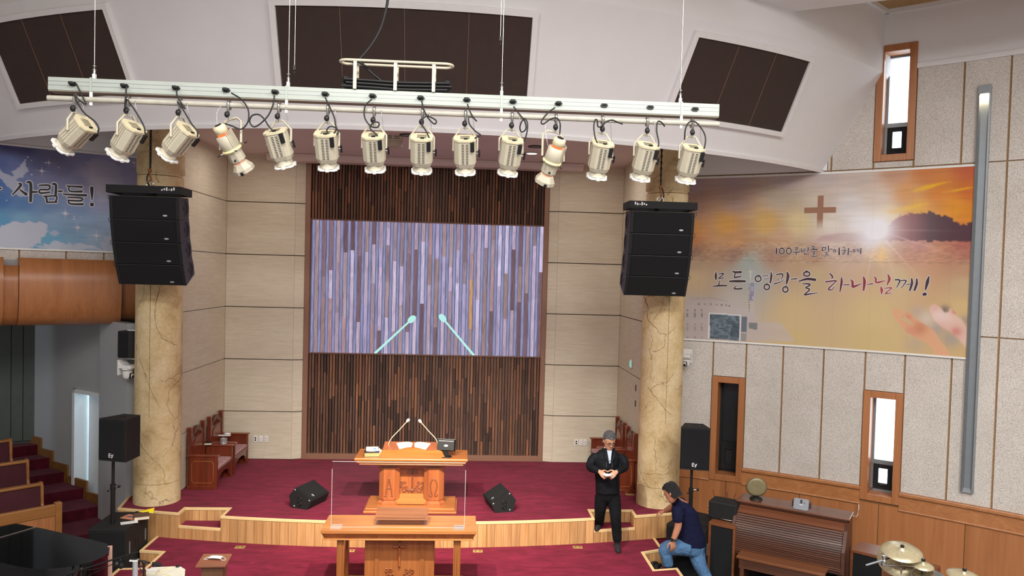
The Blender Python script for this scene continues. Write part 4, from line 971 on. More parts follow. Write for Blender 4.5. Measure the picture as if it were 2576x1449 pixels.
lettering(bL, [
 (n1, [[(245, 528, 18), (272, 548, 34), (165, 670, 18)], [(262, 610, 18), (340, 665, 42)], [(352, 510, 24), (400, 530, 40), (398, 755, 38)], [(432, 636, 28), (482, 636, 22)]]),
 (n1, [[(508, 550, 18), (635, 550, 24), (635, 602, 24), (522, 606, 22), (524, 650, 24), (648, 640, 20)], [(690, 532, 28), (728, 548, 32), (724, 668, 34)], [(762, 626, 22), (806, 626, 22)], [(570, 690, 16), (600, 705, 24), (612, 766, 26)], [(600, 694, 18), (735, 692, 22), (722, 768, 24)], [(612, 770, 20), (740, 768, 20)]]),
 (n1, [[(872, 560, 18), (1066, 570, 28)], [(900, 572, 18), (910, 625, 20), (1066, 630, 28)], [(828, 665, 18), (960, 673, 24), (1122, 680, 32)], [(882, 706, 18), (1058, 714, 22), (1052, 750, 22), (892, 746, 20)], [(890, 750, 18), (915, 790, 22), (1080, 796, 28)]]),
 (n1, [[(1195, 585, 46), (1197, 660, 36), (1197, 742, 10)], [(1195, 800, 50), (1199, 800, 50)]]),
 (n1, [[(-60, 592, 20), (14, 590, 22)]])],
 on_l, (0, 360), 5.175, 2.2, HALO)
# =================================================================== LIGHTING BATTEN
BY = 6.40
CREAM = solid('cream_lamp_enamel', 'bdb5a0', .4, var=.05); CREAMT = solid('cream_lamp_cap', 'd6cba9', .4, var=.06)
RUBBER = solid('black_rubber_cable', '121212', .55); PIPE = solid('worn_white_pipe', 'b3afa2', .45, var=.1, scale=14)
bz = 5.515
bat = thing('lighting_batten', 'long pale aluminium lighting beam hanging over the stage on steel wires', 'lighting beam', (-.645, BY, bz))
BL = 5.51
MB().bb((-BL/2, -.055, -.052), (BL/2, .055, .052)).build('beam', ALU, bat, bevel=.003)
for zz in (-.014, .018): MB().bb((-BL/2, -.0565, zz), (BL/2, -.055, zz+.003)).build('beam_groove', GREYTRIM, bat)
MB().bb((-BL/2+.002, -.05, -.06), (BL/2-.002, .05, -.052)).build('beam_base', solid('grey_beam_base', '8b8478', .5), bat)
MB().cyl((-BL/2, -.05, -.118), (BL/2, -.05, -.118), .0225, 16).build('pipe', PIPE, bat)
lx = lambda px, py=230, Y=BY: aty(px, py, Y).x+.645
SOCK = [193, 322, 450, 575, 697, 822, 940, 1060, 1175, 1290, 1404, 1518, 1633, 1745]
for px in SOCK:
    x = lx(px); m = MB(); m.ext([(x-.033, -.055, -.0), (x-.02, -.055, .016), (x+.02, -.055, .016), (x+.033, -.055, 0), (x+.02, -.055, -.016), (x-.02, -.055, -.016)], (0, -.012, 0)); m.build('socket', BLACK, bat)
    if px < 1500: MB().bb((x-.022, -.10, -.008), (x+.018, -.067, .014)).build('plug', BLACK, bat, bevel=.006)
    else: MB().bb((x-.017, -.0685, -.006), (x+.017, -.067, .006)).build('socket_face', BLACKG, bat)
for px in (237, 725, 1262, 1712):
    x = lx(px)
    MB().bb((x-.009, -.06, -.056), (x+.009, .06, .058)).build('strap', ALU, bat); MB().bb((x-.011, -.056, -.165), (x+.011, -.044, -.055)).build('drop_bracket', WHITEP, bat)
    MB().bb((x-.012, -.012, .052), (x+.012, .012, .10)).build('lug', WHITEP, bat); MB().tube([(x, 0, .09), (x, 0, .13)], .012, 8).build('turnbuckle', STEEL, bat)
    MB().lathe([(.004, .0), (.016, .006), (.004, .012), (.004, .03), (.016, .036), (.004, .042)], 10).build('wire_clip', CHROME, bat).location = (x, 0, .13)
    MB().cyl((x, 0, .12), (x, 0, 2.40), .0035, 6).build('hanging_wire', STEEL, bat)
for px, py in ((741, 165), (1259, 92)):
    p = aty(px, py, BY); x = p.x+.645; z = p.z-bz
    MB().cyl((x, .0, z), (x, .0, 2.4), .003, 6).build('hanging_wire', STEEL, bat); MB().bb((x-.012, -.012, z-.04), (x+.012, .012, z)).build('limit_switch', BLACK, bat, bevel=.003); MB().cyl((x, 0, z-.065), (x, 0, z-.04), .004, 6).build('limit_lever', BLACK, bat)
# cable cradle on top of the beam
cr = thing('cable_cradle', 'cream tube cradle on top of the lighting beam', 'cable cradle', (aty(997, 240, BY).x, BY, bz+.053))
a = .40; pts = []
for k in range(17): t_ = pi/2+pi*k/16; pts.append((-a+.065*cos(t_), .065*sin(t_), .235))
for k in range(17): t_ = -pi/2+pi*k/16; pts.append((a+.065*cos(t_), .065*sin(t_), .235))
CRM = solid('cream_tube', 'cfc7ae', .35)
MB().tube(pts, .0115, 10, closed=True).build('rail', CRM, cr)
for x in (-.335, -.005, .31):
    for y in (-.067, .067): MB().bb((x-.014, y-.004, .0), (x+.014, y+.004, .235)).build('post', CRM, cr)
cb = thing('coiled_cable', 'black cable folded back and forth in the cradle and rising to the ceiling', 'cable', (aty(997, 240, BY).x, BY, bz+.053))
for i in range(9):
    y = -.04+.04*(i % 3); z = .016+.028*(i//3); s = random.uniform(-.02, .02)
    MB().tube(smooth_path([(-.43+s, y, z+.012), (-.2, y, z+.006), (0, y, z), (.2, y, z+.003), (.44+s, y, z+.010)], 4), .0125, 8).build('cable_fold', RUBBER, cb)
for z in (.04, .075, .10):
    for sx in (-1, 1):
        MB().tube([(sx*(.42+.02*sin(q)), 0+.02*cos(q), z) for q in [pi*2*k/10 for k in range(10)]], .013, 8, closed=True).build('cable_bend', RUBBER, cb)
q = [aty(x, y, Y) for x, y, Y in ((979, -30, 6.5), (972, 20, 6.5), (958, 70, 6.48), (935, 112, 6.46), (905, 148, 6.44), (893, 155, 6.43), (908, 158, 6.42), (940, 188, 6.41), (975, 212, 6.40), (1010, 224, 6.40), (1060, 226, 6.40))]
MB2 = MB(); MB2.tube(smooth_path(q, 6), .0115, 8); MB2.build('rising_cable', RUBBER, cb, world=True)
kn = aty(893, 155, 6.43); m = MB(); m.ball(kn, (.03, .02, .014), 12); m.build('cable_tie', BLACK, cb, world=True)

def frame_from(axis):
    z = -Vector(axis).normalized(); x = Vector((1, 0, 0)); x = (x-z*x.dot(z)).normalized(); y = z.cross(x)
    return Matrix(((x.x, y.x, z.x, 0), (x.y, y.y, z.y, 0), (x.z, y.z, z.z, 0), (0, 0, 0, 1)))
LENSOFF = solid('unlit_lens', '6d7276', .15, .0); LENSON = emitter('lit_lens', 'ffe3b0', 6.0); GLOWR = emitter('glowing_vent', 'ff6a30', 1.6)
def octo(w, d, c): return [(-w+c, -d), (w-c, -d), (w, -d+c), (w, d-c), (w-c, d), (-w+c, d), (-w, d-c), (-w, -d+c)]
ordn = ['first', 'second', 'third', 'fourth', 'fifth', 'sixth', 'seventh', 'eighth', 'ninth', 'tenth', 'eleventh', 'twelfth', 'thirteenth', 'last']
def clamp_and_yoke(t, hook, piv, xw, drop=.12):
    hx = hook
    m = MB(); m.tube([hx+Vector((0, .034*cos(a_), .034*sin(a_)+.0)) for a_ in [radians(-70+28*k) for k in range(11)]], .011, 8); m.tube([hx+Vector((0, -.036, -.0)), hx+Vector((0, -.034, -.05)), hx+Vector((0, -.01, -.075))], .011, 8); m.build('clamp', STEEL if xw else PIPE, t, world=True)
    kb = hx+Vector((-.005, -.045, -.085)); m = MB(); m.ball(kb, (.022, .016, .026), 10); m.build('clamp_knob', BLACK, t, world=True)
    top = hx+Vector((0, -.005, -.115)); m = MB(); m.cyl(hx+Vector((0, -.008, -.07)), top+Vector((0, 0, -.012)), .009, 8); m.build('clamp_bolt', STEEL, t, world=True)
    return top
def power_cable(t, px, Y0=BY-.09, Y1=BY-.13, name='power_cable'):
    n = len(px); pts = [aty(x, y, Y0+(Y1-Y0)*i/(n-1)-(.012 if 0 < i < n-1 else 0)) for i, (x, y) in enumerate(px)]
    MB().tube(smooth_path(pts, 5), .0062, 7).build(name, RUBBER, t, world=True)
    return pts[-1]
def par(i, hookx, cx, cy, axis, cable, lit=False, note='', roll=0):
    Yc = BY-.06; c = aty(cx, cy, Yc); F = frame_from(axis) @ RZ(radians(roll))
    lab = f'cream par can lamp, {ordn[i]} from the left on the beam' + note
    t = thing('par_lamp', lab, 'stage lamp', tuple(c), 0, 'cream par can lamps'); t.rotation_euler = F.to_euler(); t.scale = (.77, .77, 1.02)
    w, d, ch = .112, .105, .045
    m = MB(); m.loft([[Vector((x*s, y*s, z)) for x, y in octo(w, d, ch)] for s, z in ((.86, -.125), (1.0, -.09), (1.0, .095))], 0, False); m.build('housing', CREAM, t, bevel=.003)
    m = MB(); m.prism(octo(w+.006, d+.006, ch+.004), .097, .112); m.build('rear_cap', CREAMT, t, bevel=.004)
    for k in range(5): MB().bb((-.05, -.045+k*.022, .112), (.05, -.037+k*.022, .1135)).build('cap_slot', DARKBACK if k % 2 else GROOVE, t)
    m = MB()
    for r in range(13):
        for s in (-1, 1):
            z = -.085+r*.0132; m.bb((s*.022-.013, -d-.0015, z), (s*.022+.013, -d+.002, z+.005))
    o = m.build('vent_slots', DARKBACK, t); o['kind'] = 'stuff'
    for s in (-1, 1):
        for y in (-.03, .0, .03): MB().bb((s*w-.003, y-.004, -.09), (s*(w+.007)+.0, y+.004, .09)).build('fin', CREAM, t)
    MB().lathe([(.088, -.125), (.088, -.165), (.094, -.165), (.094, -.172)], 28).build('lens_ring', CREAM, t)
    m = MB(); m.prism(octo(.105, .105, .03), -.186, -.176); m.build('gel_frame', WHITEP, t, bevel=.002)
    MB().lathe([(.001, -.1875), (.088, -.1865)], 28, caps=False).build('lens', LENSON if lit else LENSOFF, t)
    for s in (-1, 1): MB().bb((s*.1-.014, -.02, -.192), (s*.1+.014, .02, -.168)).build('frame_clip', WHITEP, t)
    MB().bb((-.018, -.112, -.192), (.018, -.092, -.170)).build('frame_clip', WHITEP, t, bevel=.002)
    MB().bb((.058, -.125, .02), (.10, -.088, .10)).build('connector_box', BLACK, t, bevel=.004)
    MB().bb((-.012, -.07, .112), (.03, -.058, .125)).build('cap_handle', BLACK, t, bevel=.003); MB().cyl((w, 0, -.02), (w+.05, 0, -.02), .006, 8).build('tilt_bolt', STEEL, t); MB().bb((w+.03, -.012, -.05), (w+.05, .012, .012)).build('tilt_handle', BLACK, t, bevel=.005)
    hook = aty(hookx, 0, BY-.05); hook = Vector((hook.x, BY-.05, bz-.118)); hook.x = aty(hookx, 262+.043*hookx-15, BY-.05).x
    top = clamp_and_yoke(t, hook, None, True)
    X = MW(t).to_3x3() @ Vector((1, 0, 0))
    X.normalize(); pl, pr = c-X*(w+.012)*.80, c+X*(w+.012)*.80; up_ = Vector((0, 0, 1)); hgt = max(.06, min(.15, (top.z-c.z)*.55))
    pts = [pl, pl+up_*hgt, top-X*.035, top, top+X*.035, pr+up_*hgt, pr]
    MB().tube(pts, .0105, 4).build('yoke', CREAM, t, world=True)
    if cable: power_cable(t, cable)
    sc = [hook+Vector((.05, .0, .02)), hook+Vector((.06, -.03, -.02)), hook+Vector((.075, -.02, -.12)), c+X*.09+Vector((0, 0, .11))]
    MB().tube(smooth_path(sc, 5), .0022, 5).build('safety_wire', STEEL, t, world=True)
    return t, c, F
par(0, 192, 195, 333, (-.74, .25, -.62), [(193, 213), (206, 240), (216, 262), (200, 252), (187, 240), (198, 264), (213, 285), (238, 305), (248, 322), (246, 332)], note=', tilted to the left', roll=62)
par(1, 325, 322, 345, (-.58, .30, -.76), [(318, 218), (316, 240), (314, 276), (318, 250), (330, 264), (347, 290), (362, 318), (366, 340)], roll=55)
par(2, 455, 453, 350, (-.66, .27, -.70), [(444, 226), (447, 245), (466, 274), (446, 256), (462, 278), (481, 310), (496, 330), (497, 345)], roll=58)
par(4, 703, 702, 362, (.20, .42, -.88), [(690, 240), (687, 262), (675, 290), (655, 311), (638, 319), (628, 306), (634, 291), (650, 288), (664, 299), (678, 320), (704, 346)], note=', beside the looped cable')
par(5, 826, 822, 368, (.02, .46, -.88), [(818, 245), (830, 270), (841, 296), (845, 318), (851, 334), (838, 341), (846, 324), (832, 318), (822, 328), (833, 347)], lit=True, note=', lens lit')
par(6, 942, 941, 373, (.02, .50, -.86), [(935, 250), (919, 266), (917, 294), (932, 317), (950, 320), (953, 309), (940, 308), (931, 322), (946, 338), (961, 356)])
par(7, 1063, 1061, 377, (-.01, .50, -.86), [(1061, 254), (1066, 275), (1078, 298), (1093, 312), (1097, 303), (1076, 292), (1063, 300), (1062, 314), (1072, 330), (1082, 352)])
par(8, 1171, 1170, 380, (.03, .46, -.88), [(1176, 262), (1186, 288), (1199, 305), (1190, 296), (1179, 295), (1181, 312), (1196, 330), (1209, 340), (1197, 346), (1191, 357)], lit=True, note=', lens lit')
par(9, 1288, 1285, 383, (-.10, .46, -.88), [(1292, 268), (1305, 285), (1320, 305), (1323, 324), (1312, 332), (1308, 318), (1318, 298), (1327, 310), (1325, 336), (1316, 362)])
par(11, 1515, 1511, 392, (-.08, .46, -.88), [(1566, 312), (1550, 306), (1540, 302), (1526, 306), (1512, 318), (1504, 318), (1502, 302), (1496, 304), (1494, 326), (1501, 356), (1520, 374), (1541, 384)], note=', plug lying loose')
par(12, 1627, 1623, 396, (-.11, .46, -.88), [(1672, 318), (1664, 308), (1655, 306), (1652, 328), (1657, 358), (1655, 372)])
par(13, 1740, 1737, 402, (-.08, .46, -.88), [(1722, 352), (1724, 326), (1733, 308), (1748, 306), (1764, 322), (1774, 342), (1774, 362), (1768, 386)])

def ellipsoidal(i, hookx, a, b, tilt, cable, label):
    pa, pb = aty(a[0], a[1], BY-.16), aty(b[0], b[1], BY-.16+tilt); ax = (pb-pa); L = ax.length; c = pa; F = frame_from(ax)
    t = thing('profile_spot', label, 'stage lamp', tuple(pa), 0, 'lit profile spots'); t.rotation_euler = F.to_euler()
    s = L/.44
    def Z(z): return -z*s
    oct8 = lambda r, z: [Vector((r*cos(pi/8+pi/4*k), r*sin(pi/8+pi/4*k), Z(z))) for k in range(8)]
    MB().lathe([(.035, Z(-.01)), (.052, Z(0)), (.052, Z(.055)), (.045, Z(.06))], 20).build('rear_cap', CREAMT, t)
    MB().lathe([(.030, Z(-.013)), (.030, Z(-.010))], 12).build('cap_recess', DARKBACK, t)
    MB().lathe([(.046, Z(.06)), (.046, Z(.08))], 20).build('glowing_slot', GLOWR, t)
    MB().lathe([(.055, Z(.08)), (.070, Z(.085)), (.072, Z(.20)), (.066, Z(.21))], 24).build('lamp_house', CREAM, t)
    for k in range(10):
        q = -.9+.2*k; m = MB(); m.bb((.068, -.003, Z(.19)), (.078, .003, Z(.05))); o = m.build('cooling_fin', CREAM, t); o.rotation_euler = (0, 0, q)
    MB().lathe([(.074, Z(.205)), (.082, Z(.208)), (.082, Z(.225)), (.074, Z(.228))], 24).build('gate_ring', solid('warm_lit_gate', 'efe3a8', .4), t)
    MB().loft([oct8(.066, .225), oct8(.066, .32), oct8(.058, .33)], 0, False).build('lens_tube', CREAM, t, bevel=.003)
    MB().loft([oct8(.050, .33), oct8(.052, .35)], 0, False).build('tube_neck', solid('pink_lit_neck', 'd8a090', .4), t)
    MB().loft([oct8(.056, .35), oct8(.085, .40), oct8(.085, .432)], 0, False, False).build('lens_hood', CREAM, t, solid=.003)
    MB().lathe([(.001, Z(.41)), (.078, Z(.41))], 24, caps=False).build('lens', LENSON, t)
    MB().bb((-.012, -.088, Z(.44)), (.012, -.080, Z(.41))).build('hood_clip', BLACK, t)
    for q in (.4, 2.2, 3.8, 5.3):
        m = MB(); m.cyl((.08, 0, Z(.215)), (.105, 0, Z(.215)), .004, 6); m.build('shutter_stem', STEEL, t).rotation_euler = (0, 0, q)
        m = MB(); m.ball((.12, 0, Z(.215)), (.018, .008, .006), 8); m.build('shutter_grip', BLACK, t).rotation_euler = (0, 0, q)
    MB().ball((0, -.066, Z(.30)), .01, 8).build('focus_knob', BLACK, t)
    hook = Vector((aty(hookx, 262+.043*hookx-15, BY-.05).x, BY-.05, bz-.118)); top = clamp_and_yoke(t, hook, None, True)
    mid = pa+ax.normalized()*(.19*s); X = MW(t).to_3x3() @ Vector((1, 0, 0)); pl, pr = mid-X*.095, mid+X*.095; up_ = Vector((0, 0, 1)); hgt = top.z-mid.z-.01
    pts = [pl, pl+up_*(hgt-.04), pl+up_*hgt+X*.04, top-Vector((0, 0, .006)), pr+up_*hgt-X*.04, pr+up_*(hgt-.04), pr]
    MB().tube(pts, .012, 4).build('yoke', CREAM, t, world=True)
    power_cable(t, cable)
    MB().tube(smooth_path([hook+Vector((-.03, 0, .02)), hook+Vector((-.09, -.03, -.08)), hook+Vector((-.05, -.05, -.3)), mid], 5), .002, 5).build('safety_wire', STEEL, t, world=True)
    return pb, ax.normalized()
e1 = ellipsoidal(3, 577, (550, 318), (618, 432), .20, [(582, 234), (606, 249), (622, 270), (626, 290), (622, 310), (606, 325), (584, 317), (562, 310)], 'lit profile spot leaning right, fourth fixture from the left')
e2 = ellipsoidal(10, 1398, (1409, 350), (1368, 462), .20, [(1396, 271), (1378, 284), (1362, 305), (1367, 312), (1384, 300), (1400, 297), (1409, 310), (1408, 338)], 'lit profile spot leaning left, eleventh fixture from the left')
def spot(name, loc, target, power, ang, col=(1, .80, .58), blend=.35, r=.05):
    l = bpy.data.lights.new(name, 'SPOT'); l.energy = power; l.color = col; l.spot_size = radians(ang); l.spot_blend = blend; l.shadow_soft_size = r
    o = bpy.data.objects.new(name, l); COL.objects.link(o); o.location = loc; o.rotation_euler = (Vector(target)-Vector(loc)).to_track_quat('-Z', 'Y').to_euler(); return o
spot('profile_spot_beam', e1[0]+e1[1]*.03, (-.4, 10.2, 1.0), 400, 30); spot('profile_spot_beam', e2[0]+e2[1]*.03, (-1.0, 10.2, 1.0), 400, 30)
pp = aty(826, 412, BY+.12); spot('par_lamp_beam', pp, (-1.0, 9.8, .8), 1150, 80, (1, .93, .82), blend=1.0); pp = aty(1170, 425, BY+.12); spot('par_lamp_beam', pp, (.0, 9.8, .8), 1150, 80, (1, .93, .82), blend=1.0)
# beige fixture and small lamp fixed under the chancel ceiling behind the beam
t = thing('ceiling_flood', 'beige louvred flood lamp fixed under the chancel ceiling', 'flood lamp', tuple(aty(990, 352, 11.2)))
MB().bb((-.13, -.10, -.02), (.13, .10, .10)).build('housing', CREAM, t, bevel=.01)
for k in range(3):
    for s in (-1, 1): MB().bb((s*.055-.04, -.104, .005+k*.028), (s*.055+.04, -.099, .013+k*.028)).build('louvre', GROOVE, t)
MB().lathe([(.11, -.02), (.13, -.10), (.12, -.105)], 20).build('shade', CREAM, t); MB().cyl((0, 0, .10), (0, 0, ZB-t.location.z), .02, 10).build('stem', CREAM, t)
def downlight(px, py, on, label):
    p = atz(px, py, ZB); t = thing('downlight', label, 'ceiling light', (p.x, p.y, ZB-.012))
    MB().lathe([(.075, .012), (.11, .008), (.115, 0), (.09, -.004), (.08, .004)], 28).build('trim_ring', WHITEP if on else GROOVE, t)
    MB().lathe([(.001, .002), (.08, .002)], 28, caps=False).build('diffuser', emitter('downlight_glow', 'fff4e6', 9.0) if on else GREYTRIM, t)
downlight(1338, 385, True, 'lit round downlight in the chancel ceiling'); downlight(1347, 368, False, 'unlit round vent in the chancel ceiling near the lit downlight'); downlight(1025, 339, False, 'unlit round vent in the chancel ceiling behind the seventh lamp')
# =================================================================== LINE ARRAYS
LOGO = solid('silver_badge', 'c9cacc', .35, .6); RUST = solid('rusty_hook', '7a4a28', .7, .3, var=.2)
SIDEP = solid('black_side_panel', '33313a', .5, var=.08)
def line_array(cx, cy, ztop, label, mirror, yaw=0):
    t = thing('line_array', label, 'line array', (cx, cy, ztop), yaw, 'hanging line arrays')
    W_ = .87; s = mirror
    m = MB()
    for a, b in (((-W_/2-.03, -.02, -.10), (W_/2+.03, .02, 0)), ((-W_/2-.03, .36, -.10), (W_/2+.03, .40, 0)), ((-W_/2-.03, .02, -.10), (-W_/2+.01, .36, 0)), ((W_/2-.01, .02, -.10), (W_/2+.03, .36, 0))):
        MB().bb(a, b).build('frame_bar', BLACKM, t, bevel=.004)
    MB().bb((-.03, .02, -.07), (.03, .36, -.01)).build('frame_spine', BLACKM, t)
    TXT = solid('white_print', 'd8d8d8', .5)
    for k in range(6): MB().bb((s*(W_/2-.20+.03*k)-.009, -.0225, -.06+.008*(k % 2)), (s*(W_/2-.20+.03*k)+.009, -.02, -.04+.012*(k % 3))).build('rigging_mark', TXT, t)
    # cabinets hang from front hinges, each tipped a little further down
    tilts = [6, 12, 18, 25]; p = Vector((0, .01, -.135)); H_ = .295
    for k, a in enumerate(tilts):
        R = RX(radians(a)); Mx = Matrix.Translation(p) @ R
        m = MB(); m.M = Mx; d0, d1 = .42, .42
        prof = [(0, 0), (0, -H_), (.33, -H_+.016), (.35, -H_/2), (.33, -.016)]
        m.ext([(-W_/2, y, z) for y, z in prof], (W_, 0, 0)); cab = m.build('cabinet', SIDEP, t, bevel=.008)
        m = MB(); m.M = Mx; m.bb((-W_/2+.045, -.014, -H_+.006), (W_/2-.045, .004, -.006)); m.build('grille', BLACKG, cab, bevel=.006)
        for sx in (-1, 1):
            m = MB(); m.M = Mx; m.bb((sx*(W_/2-.022)-.022, -.012, -H_+.004), (sx*(W_/2-.022)+.022, .006, -.004)); m.build('front_rail', BLACKM, cab, bevel=.005)
            m = MB(); m.M = Mx; m.bb((sx*(W_/2+.001)-.003, .15, -H_/2-.03), (sx*(W_/2+.001)+.003, .21, -H_/2+.03)); m.build('handle_pocket', BLACK, cab)
            for rr in (.075, .11):
                m = MB(); m.M = Mx; m.tube([(sx*(W_/2+.002), .19+rr*.9*cos(q_), -H_/2+rr*.9*sin(q_)) for q_ in [radians(-100+20*j) for j in range(11)]], .004, 6); m.build('handle_groove', BLACKM, cab)
        m = MB(); m.M = Mx
        m.loft([[Vector((W_*.30+.030*cos(q_)*f_, -.0145, -H_+.055+.012*sin(q_)*f_)) for q_ in [2*pi*j/16 for j in range(16)]] for f_ in (1.0, .01)], 0, False, False); m.build('badge', LOGO, cab)
        MB().tube([Mx @ Vector((-s*(W_/2+.012+.022*sin(q_)), .03, -.02+.03*cos(q_))) for q_ in [pi*j/8 for j in range(9)]], .003, 5).build('pin_lanyard', BLACK, cab)
        p = p+(R.to_3x3() @ Vector((0, 0, -H_-.004)))
    # chain, hook and shackle
    top = ZB-ztop-.0
    m = MB(); m.tube([(.0+.045*cos(q_), .18, .035+.045*sin(q_)) for q_ in [2*pi*j/14 for j in range(14)]], .010, 8, closed=True); m.build('shackle', STEEL, t)
    m = MB(); m.tube(smooth_path([(0, .18, .07), (.012, .18, .11), (0, .18, .16), (0, .18, .20)], 4), [.014]*13, 8); m.build('hook', RUST, t)
    MB().ball((0, .18, .215), (.028, .022, .03), 10).build('hook_block', RUST, t)
    n = int((top-.24)/.042)
    ch = MB()
    for k in range(n):
        z = .255+k*.042; ax = (1, 0) if k % 2 else (0, 1)
        ch.tube([(ax[0]*.011*cos(q_), .18+ax[1]*.011*cos(q_), z+.026*sin(q_)) for q_ in [2*pi*j/8 for j in range(8)]], .0045, 5, closed=True)
    o = ch.build('chain', solid('black_chain', '17140f', .5, .6), t); o['kind'] = 'stuff'
    MB().tube(smooth_path([(-s*.02, .25, top), (-s*.02, .25, .30), (-s*.05, .25, .18), (-s*.065, .25, .10), (-s*.03, .25, .02)], 5), .010, 7).build('speaker_cable', RUBBER, t)
    return t
line_array(-4.15, 9.98, 5.09, 'black four-cabinet line array hanging in front of the left column', 1)
line_array(2.62, 10.05, 5.11, 'black four-cabinet line array hanging in front of the right column', -1)

# =================================================================== POLE SPEAKERS AND SUBWOOFERS
def ev(m_, x, z, s, parent, y):
    """the two-letter badge as thin strokes"""
    mt = solid('badge_white', 'dcdcdc', .4)
    def bar(a, b, w): 
        d = Vector((b[0]-a[0], 0, b[1]-a[1])); L = d.length; u = d/L; v = Vector((-u.z, 0, u.x))*(w/2)
        q = [Vector((x+a[0]*s, y, z+a[1]*s))+v*s, Vector((x+a[0]*s, y, z+a[1]*s))-v*s, Vector((x+b[0]*s, y, z+b[1]*s))-v*s, Vector((x+b[0]*s, y, z+b[1]*s))+v*s]
        n = (q[1]-q[0]).cross(q[2]-q[0]); q = q if n.y < 0 else q[::-1]; mm.ext(q, (0, .003, 0))
    mm = MB(); bar((-.5, -.45), (-.5, .45), .18); bar((-.5, .4), (0, .4), .16); bar((-.5, 0), (-.08, 0), .16); bar((-.5, -.4), (0, -.4), .16); mm.build('badge', mt, parent)
    mm = MB(); bar((.12, .2), (.32, -.25), .17); bar((.62, .3), (.2, -.62), .17); mm.build('badge', mt, parent)
def pole_speaker(base, zs, zh, rz, w, d, label, pole_top_local=(0, 0)):
    """loudspeaker whose pole rises from base; zs speaker bottom"""
    t = thing('pole_speaker', label, 'loudspeaker', (base[0], base[1], zs), rz, 'pole mounted loudspeakers')
    b = [(-w/2, -d/2), (w/2, -d/2), (w/2*.62, d/2), (-w/2*.62, d/2)]; hh = zh
    MB().loft([[Vector((x, y, 0+ (0.0))) for x, y in b], [Vector((x, y, hh)) for x, y in b]], 0, False).build('cabinet', BLACKM, t, bevel=.015)
    MB().bb((-w/2+.012, -d/2-.012, .03), (w/2-.012, -d/2+.004, hh-.02)).build('grille', BLACKG, t, bevel=.01)
    ev(None, -.005, .075, .055, t, -d/2-.0145)
    MB().bb((-.08, -.03, hh-.004), (.08, .05, hh+.004)).build('top_handle', BLACK, t, bevel=.004); MB().bb((-.06, -.015, hh+.0035), (.06, .03, hh+.0055)).build('handle_recess', BLACKG, t)
    return t
def pole(base, z0, z1, label):
    t = thing('speaker_pole', label, 'speaker pole', (base[0], base[1], z0), 0, 'speaker poles'); h = z1-z0
    MB().cyl((0, 0, 0), (0, 0, h*.58), .028, 14).build('lower_tube', BLACK, t); MB().cyl((0, 0, h*.55), (0, 0, h-.002), .019, 14).build('upper_tube', BLACK, t)
    MB().cyl((0, 0, h*.52), (0, 0, h*.60), .034, 14).build('collar', BLACK, t); MB().cyl((0, 0, h*.56), (.07, -.02, h*.57), .010, 8).build('clamp_screw', STEEL, t)
    MB().ball((.085, -.024, h*.575), (.02, .02, .02), 10).build('clamp_knob', BLACK, t); MB().ball((-.05, -.02, h*.50), (.016, .016, .012), 10).build('pin_knob', BLACK, t)
def subwoofer(c, rz, w, d, h, label):
    t = thing('subwoofer', label, 'subwoofer', (c[0], c[1], 0), rz, 'subwoofers')
    MB().bb((-w/2, -d/2, .02), (w/2, d/2, h)).build('cabinet', BLACKM, t, bevel=.012)
    MB().bb((-w/2+.02, -d/2-.014, .04), (w/2-.02, -d/2+.002, h-.03)).build('grille', BLACKG, t, bevel=.008)
    for sx in (-1, 1):
        for zz in (h*.62, h*.28): 
            for yy in (-.035, .045): MB().bb((sx*(w/2+.001)-.004, yy-.03, zz-.05), (sx*(w/2+.001)+.004, yy+.03, zz+.05)).build('handle_cup', BLACK, t, bevel=.004)
        for yy in (-d*.36, d*.36): MB().bb((sx*(w/2+.001)-.005, yy-.012, h*.55), (sx*(w/2+.001)+.005, yy+.012, h*.75)).build('fly_track', GREYTRIM, t)
    for a in (-1, 1):
        for b in (-1, 1): MB().cyl((a*(w/2-.06), b*(d/2-.06), 0), (a*(w/2-.06), b*(d/2-.06), .022), .025, 10).build('foot', BLACK, t)
    return t
subwoofer((-4.41, 9.98), radians(1.5), .46, .70, .76, 'black subwoofer with books on top beside the left platform')
subwoofer((3.24, 10.14), radians(-38), .54, .78, .76, 'black subwoofer beside the right platform behind the man in jeans')
pole((-4.44, 9.86), .762, 1.60, 'black pole rising from the subwoofer with books'); EP = aty(1744, 1176, 10.22)
pole((EP.x-.02, 10.22), .762, EP.z-.002, 'black pole rising from the subwoofer on the right')
pole_speaker((-4.33, 9.86), 1.602, .53, radians(-16), .40, .36, 'black pole speaker in front of the left column, white door behind')
pole_speaker((EP.x+.01, 10.24), EP.z, .58, radians(-13), .40, .34, 'black pole speaker in front of the dark window')

# papers and books on the left subwoofer
def bookp(name, px, z, w, d, h, rz, mats, label, cat='book', pages=True):
    p = atz(px[0], px[1], z); t = thing(name, label, cat, (p.x, p.y, z), rz)
    if pages:
        MB().bb((-w/2+.004, -d/2+.004, .004), (w/2-.004, d/2-.004, h-.004)).build('pages', mats[1], t)
        MB().bb((-w/2, -d/2, 0), (w/2, d/2, .004)).build('back_cover', mats[0], t); MB().bb((-w/2, -d/2, h-.004), (w/2, d/2, h)).build('front_cover', mats[0], t); MB().bb((-w/2-.003, -d/2, 0), (-w/2+.002, d/2, h)).build('spine', mats[0], t)
    else: MB().bb((-w/2, -d/2, 0), (w/2, d/2, h)).build('sheet', mats[0], t)
    return t
PAGES = solid('page_edges', 'd8cfb8', .8, var=.06); BRN = solid('brown_book_cover', '5d4436', .6); ORNG = solid('orange_booklet', 'c98566', .55, var=.3, scale=14)
bookp('songbook', (356, 1303), .763, .18, .19, .045, radians(25), (BRN, PAGES), 'thick brown songbook on the left subwoofer')
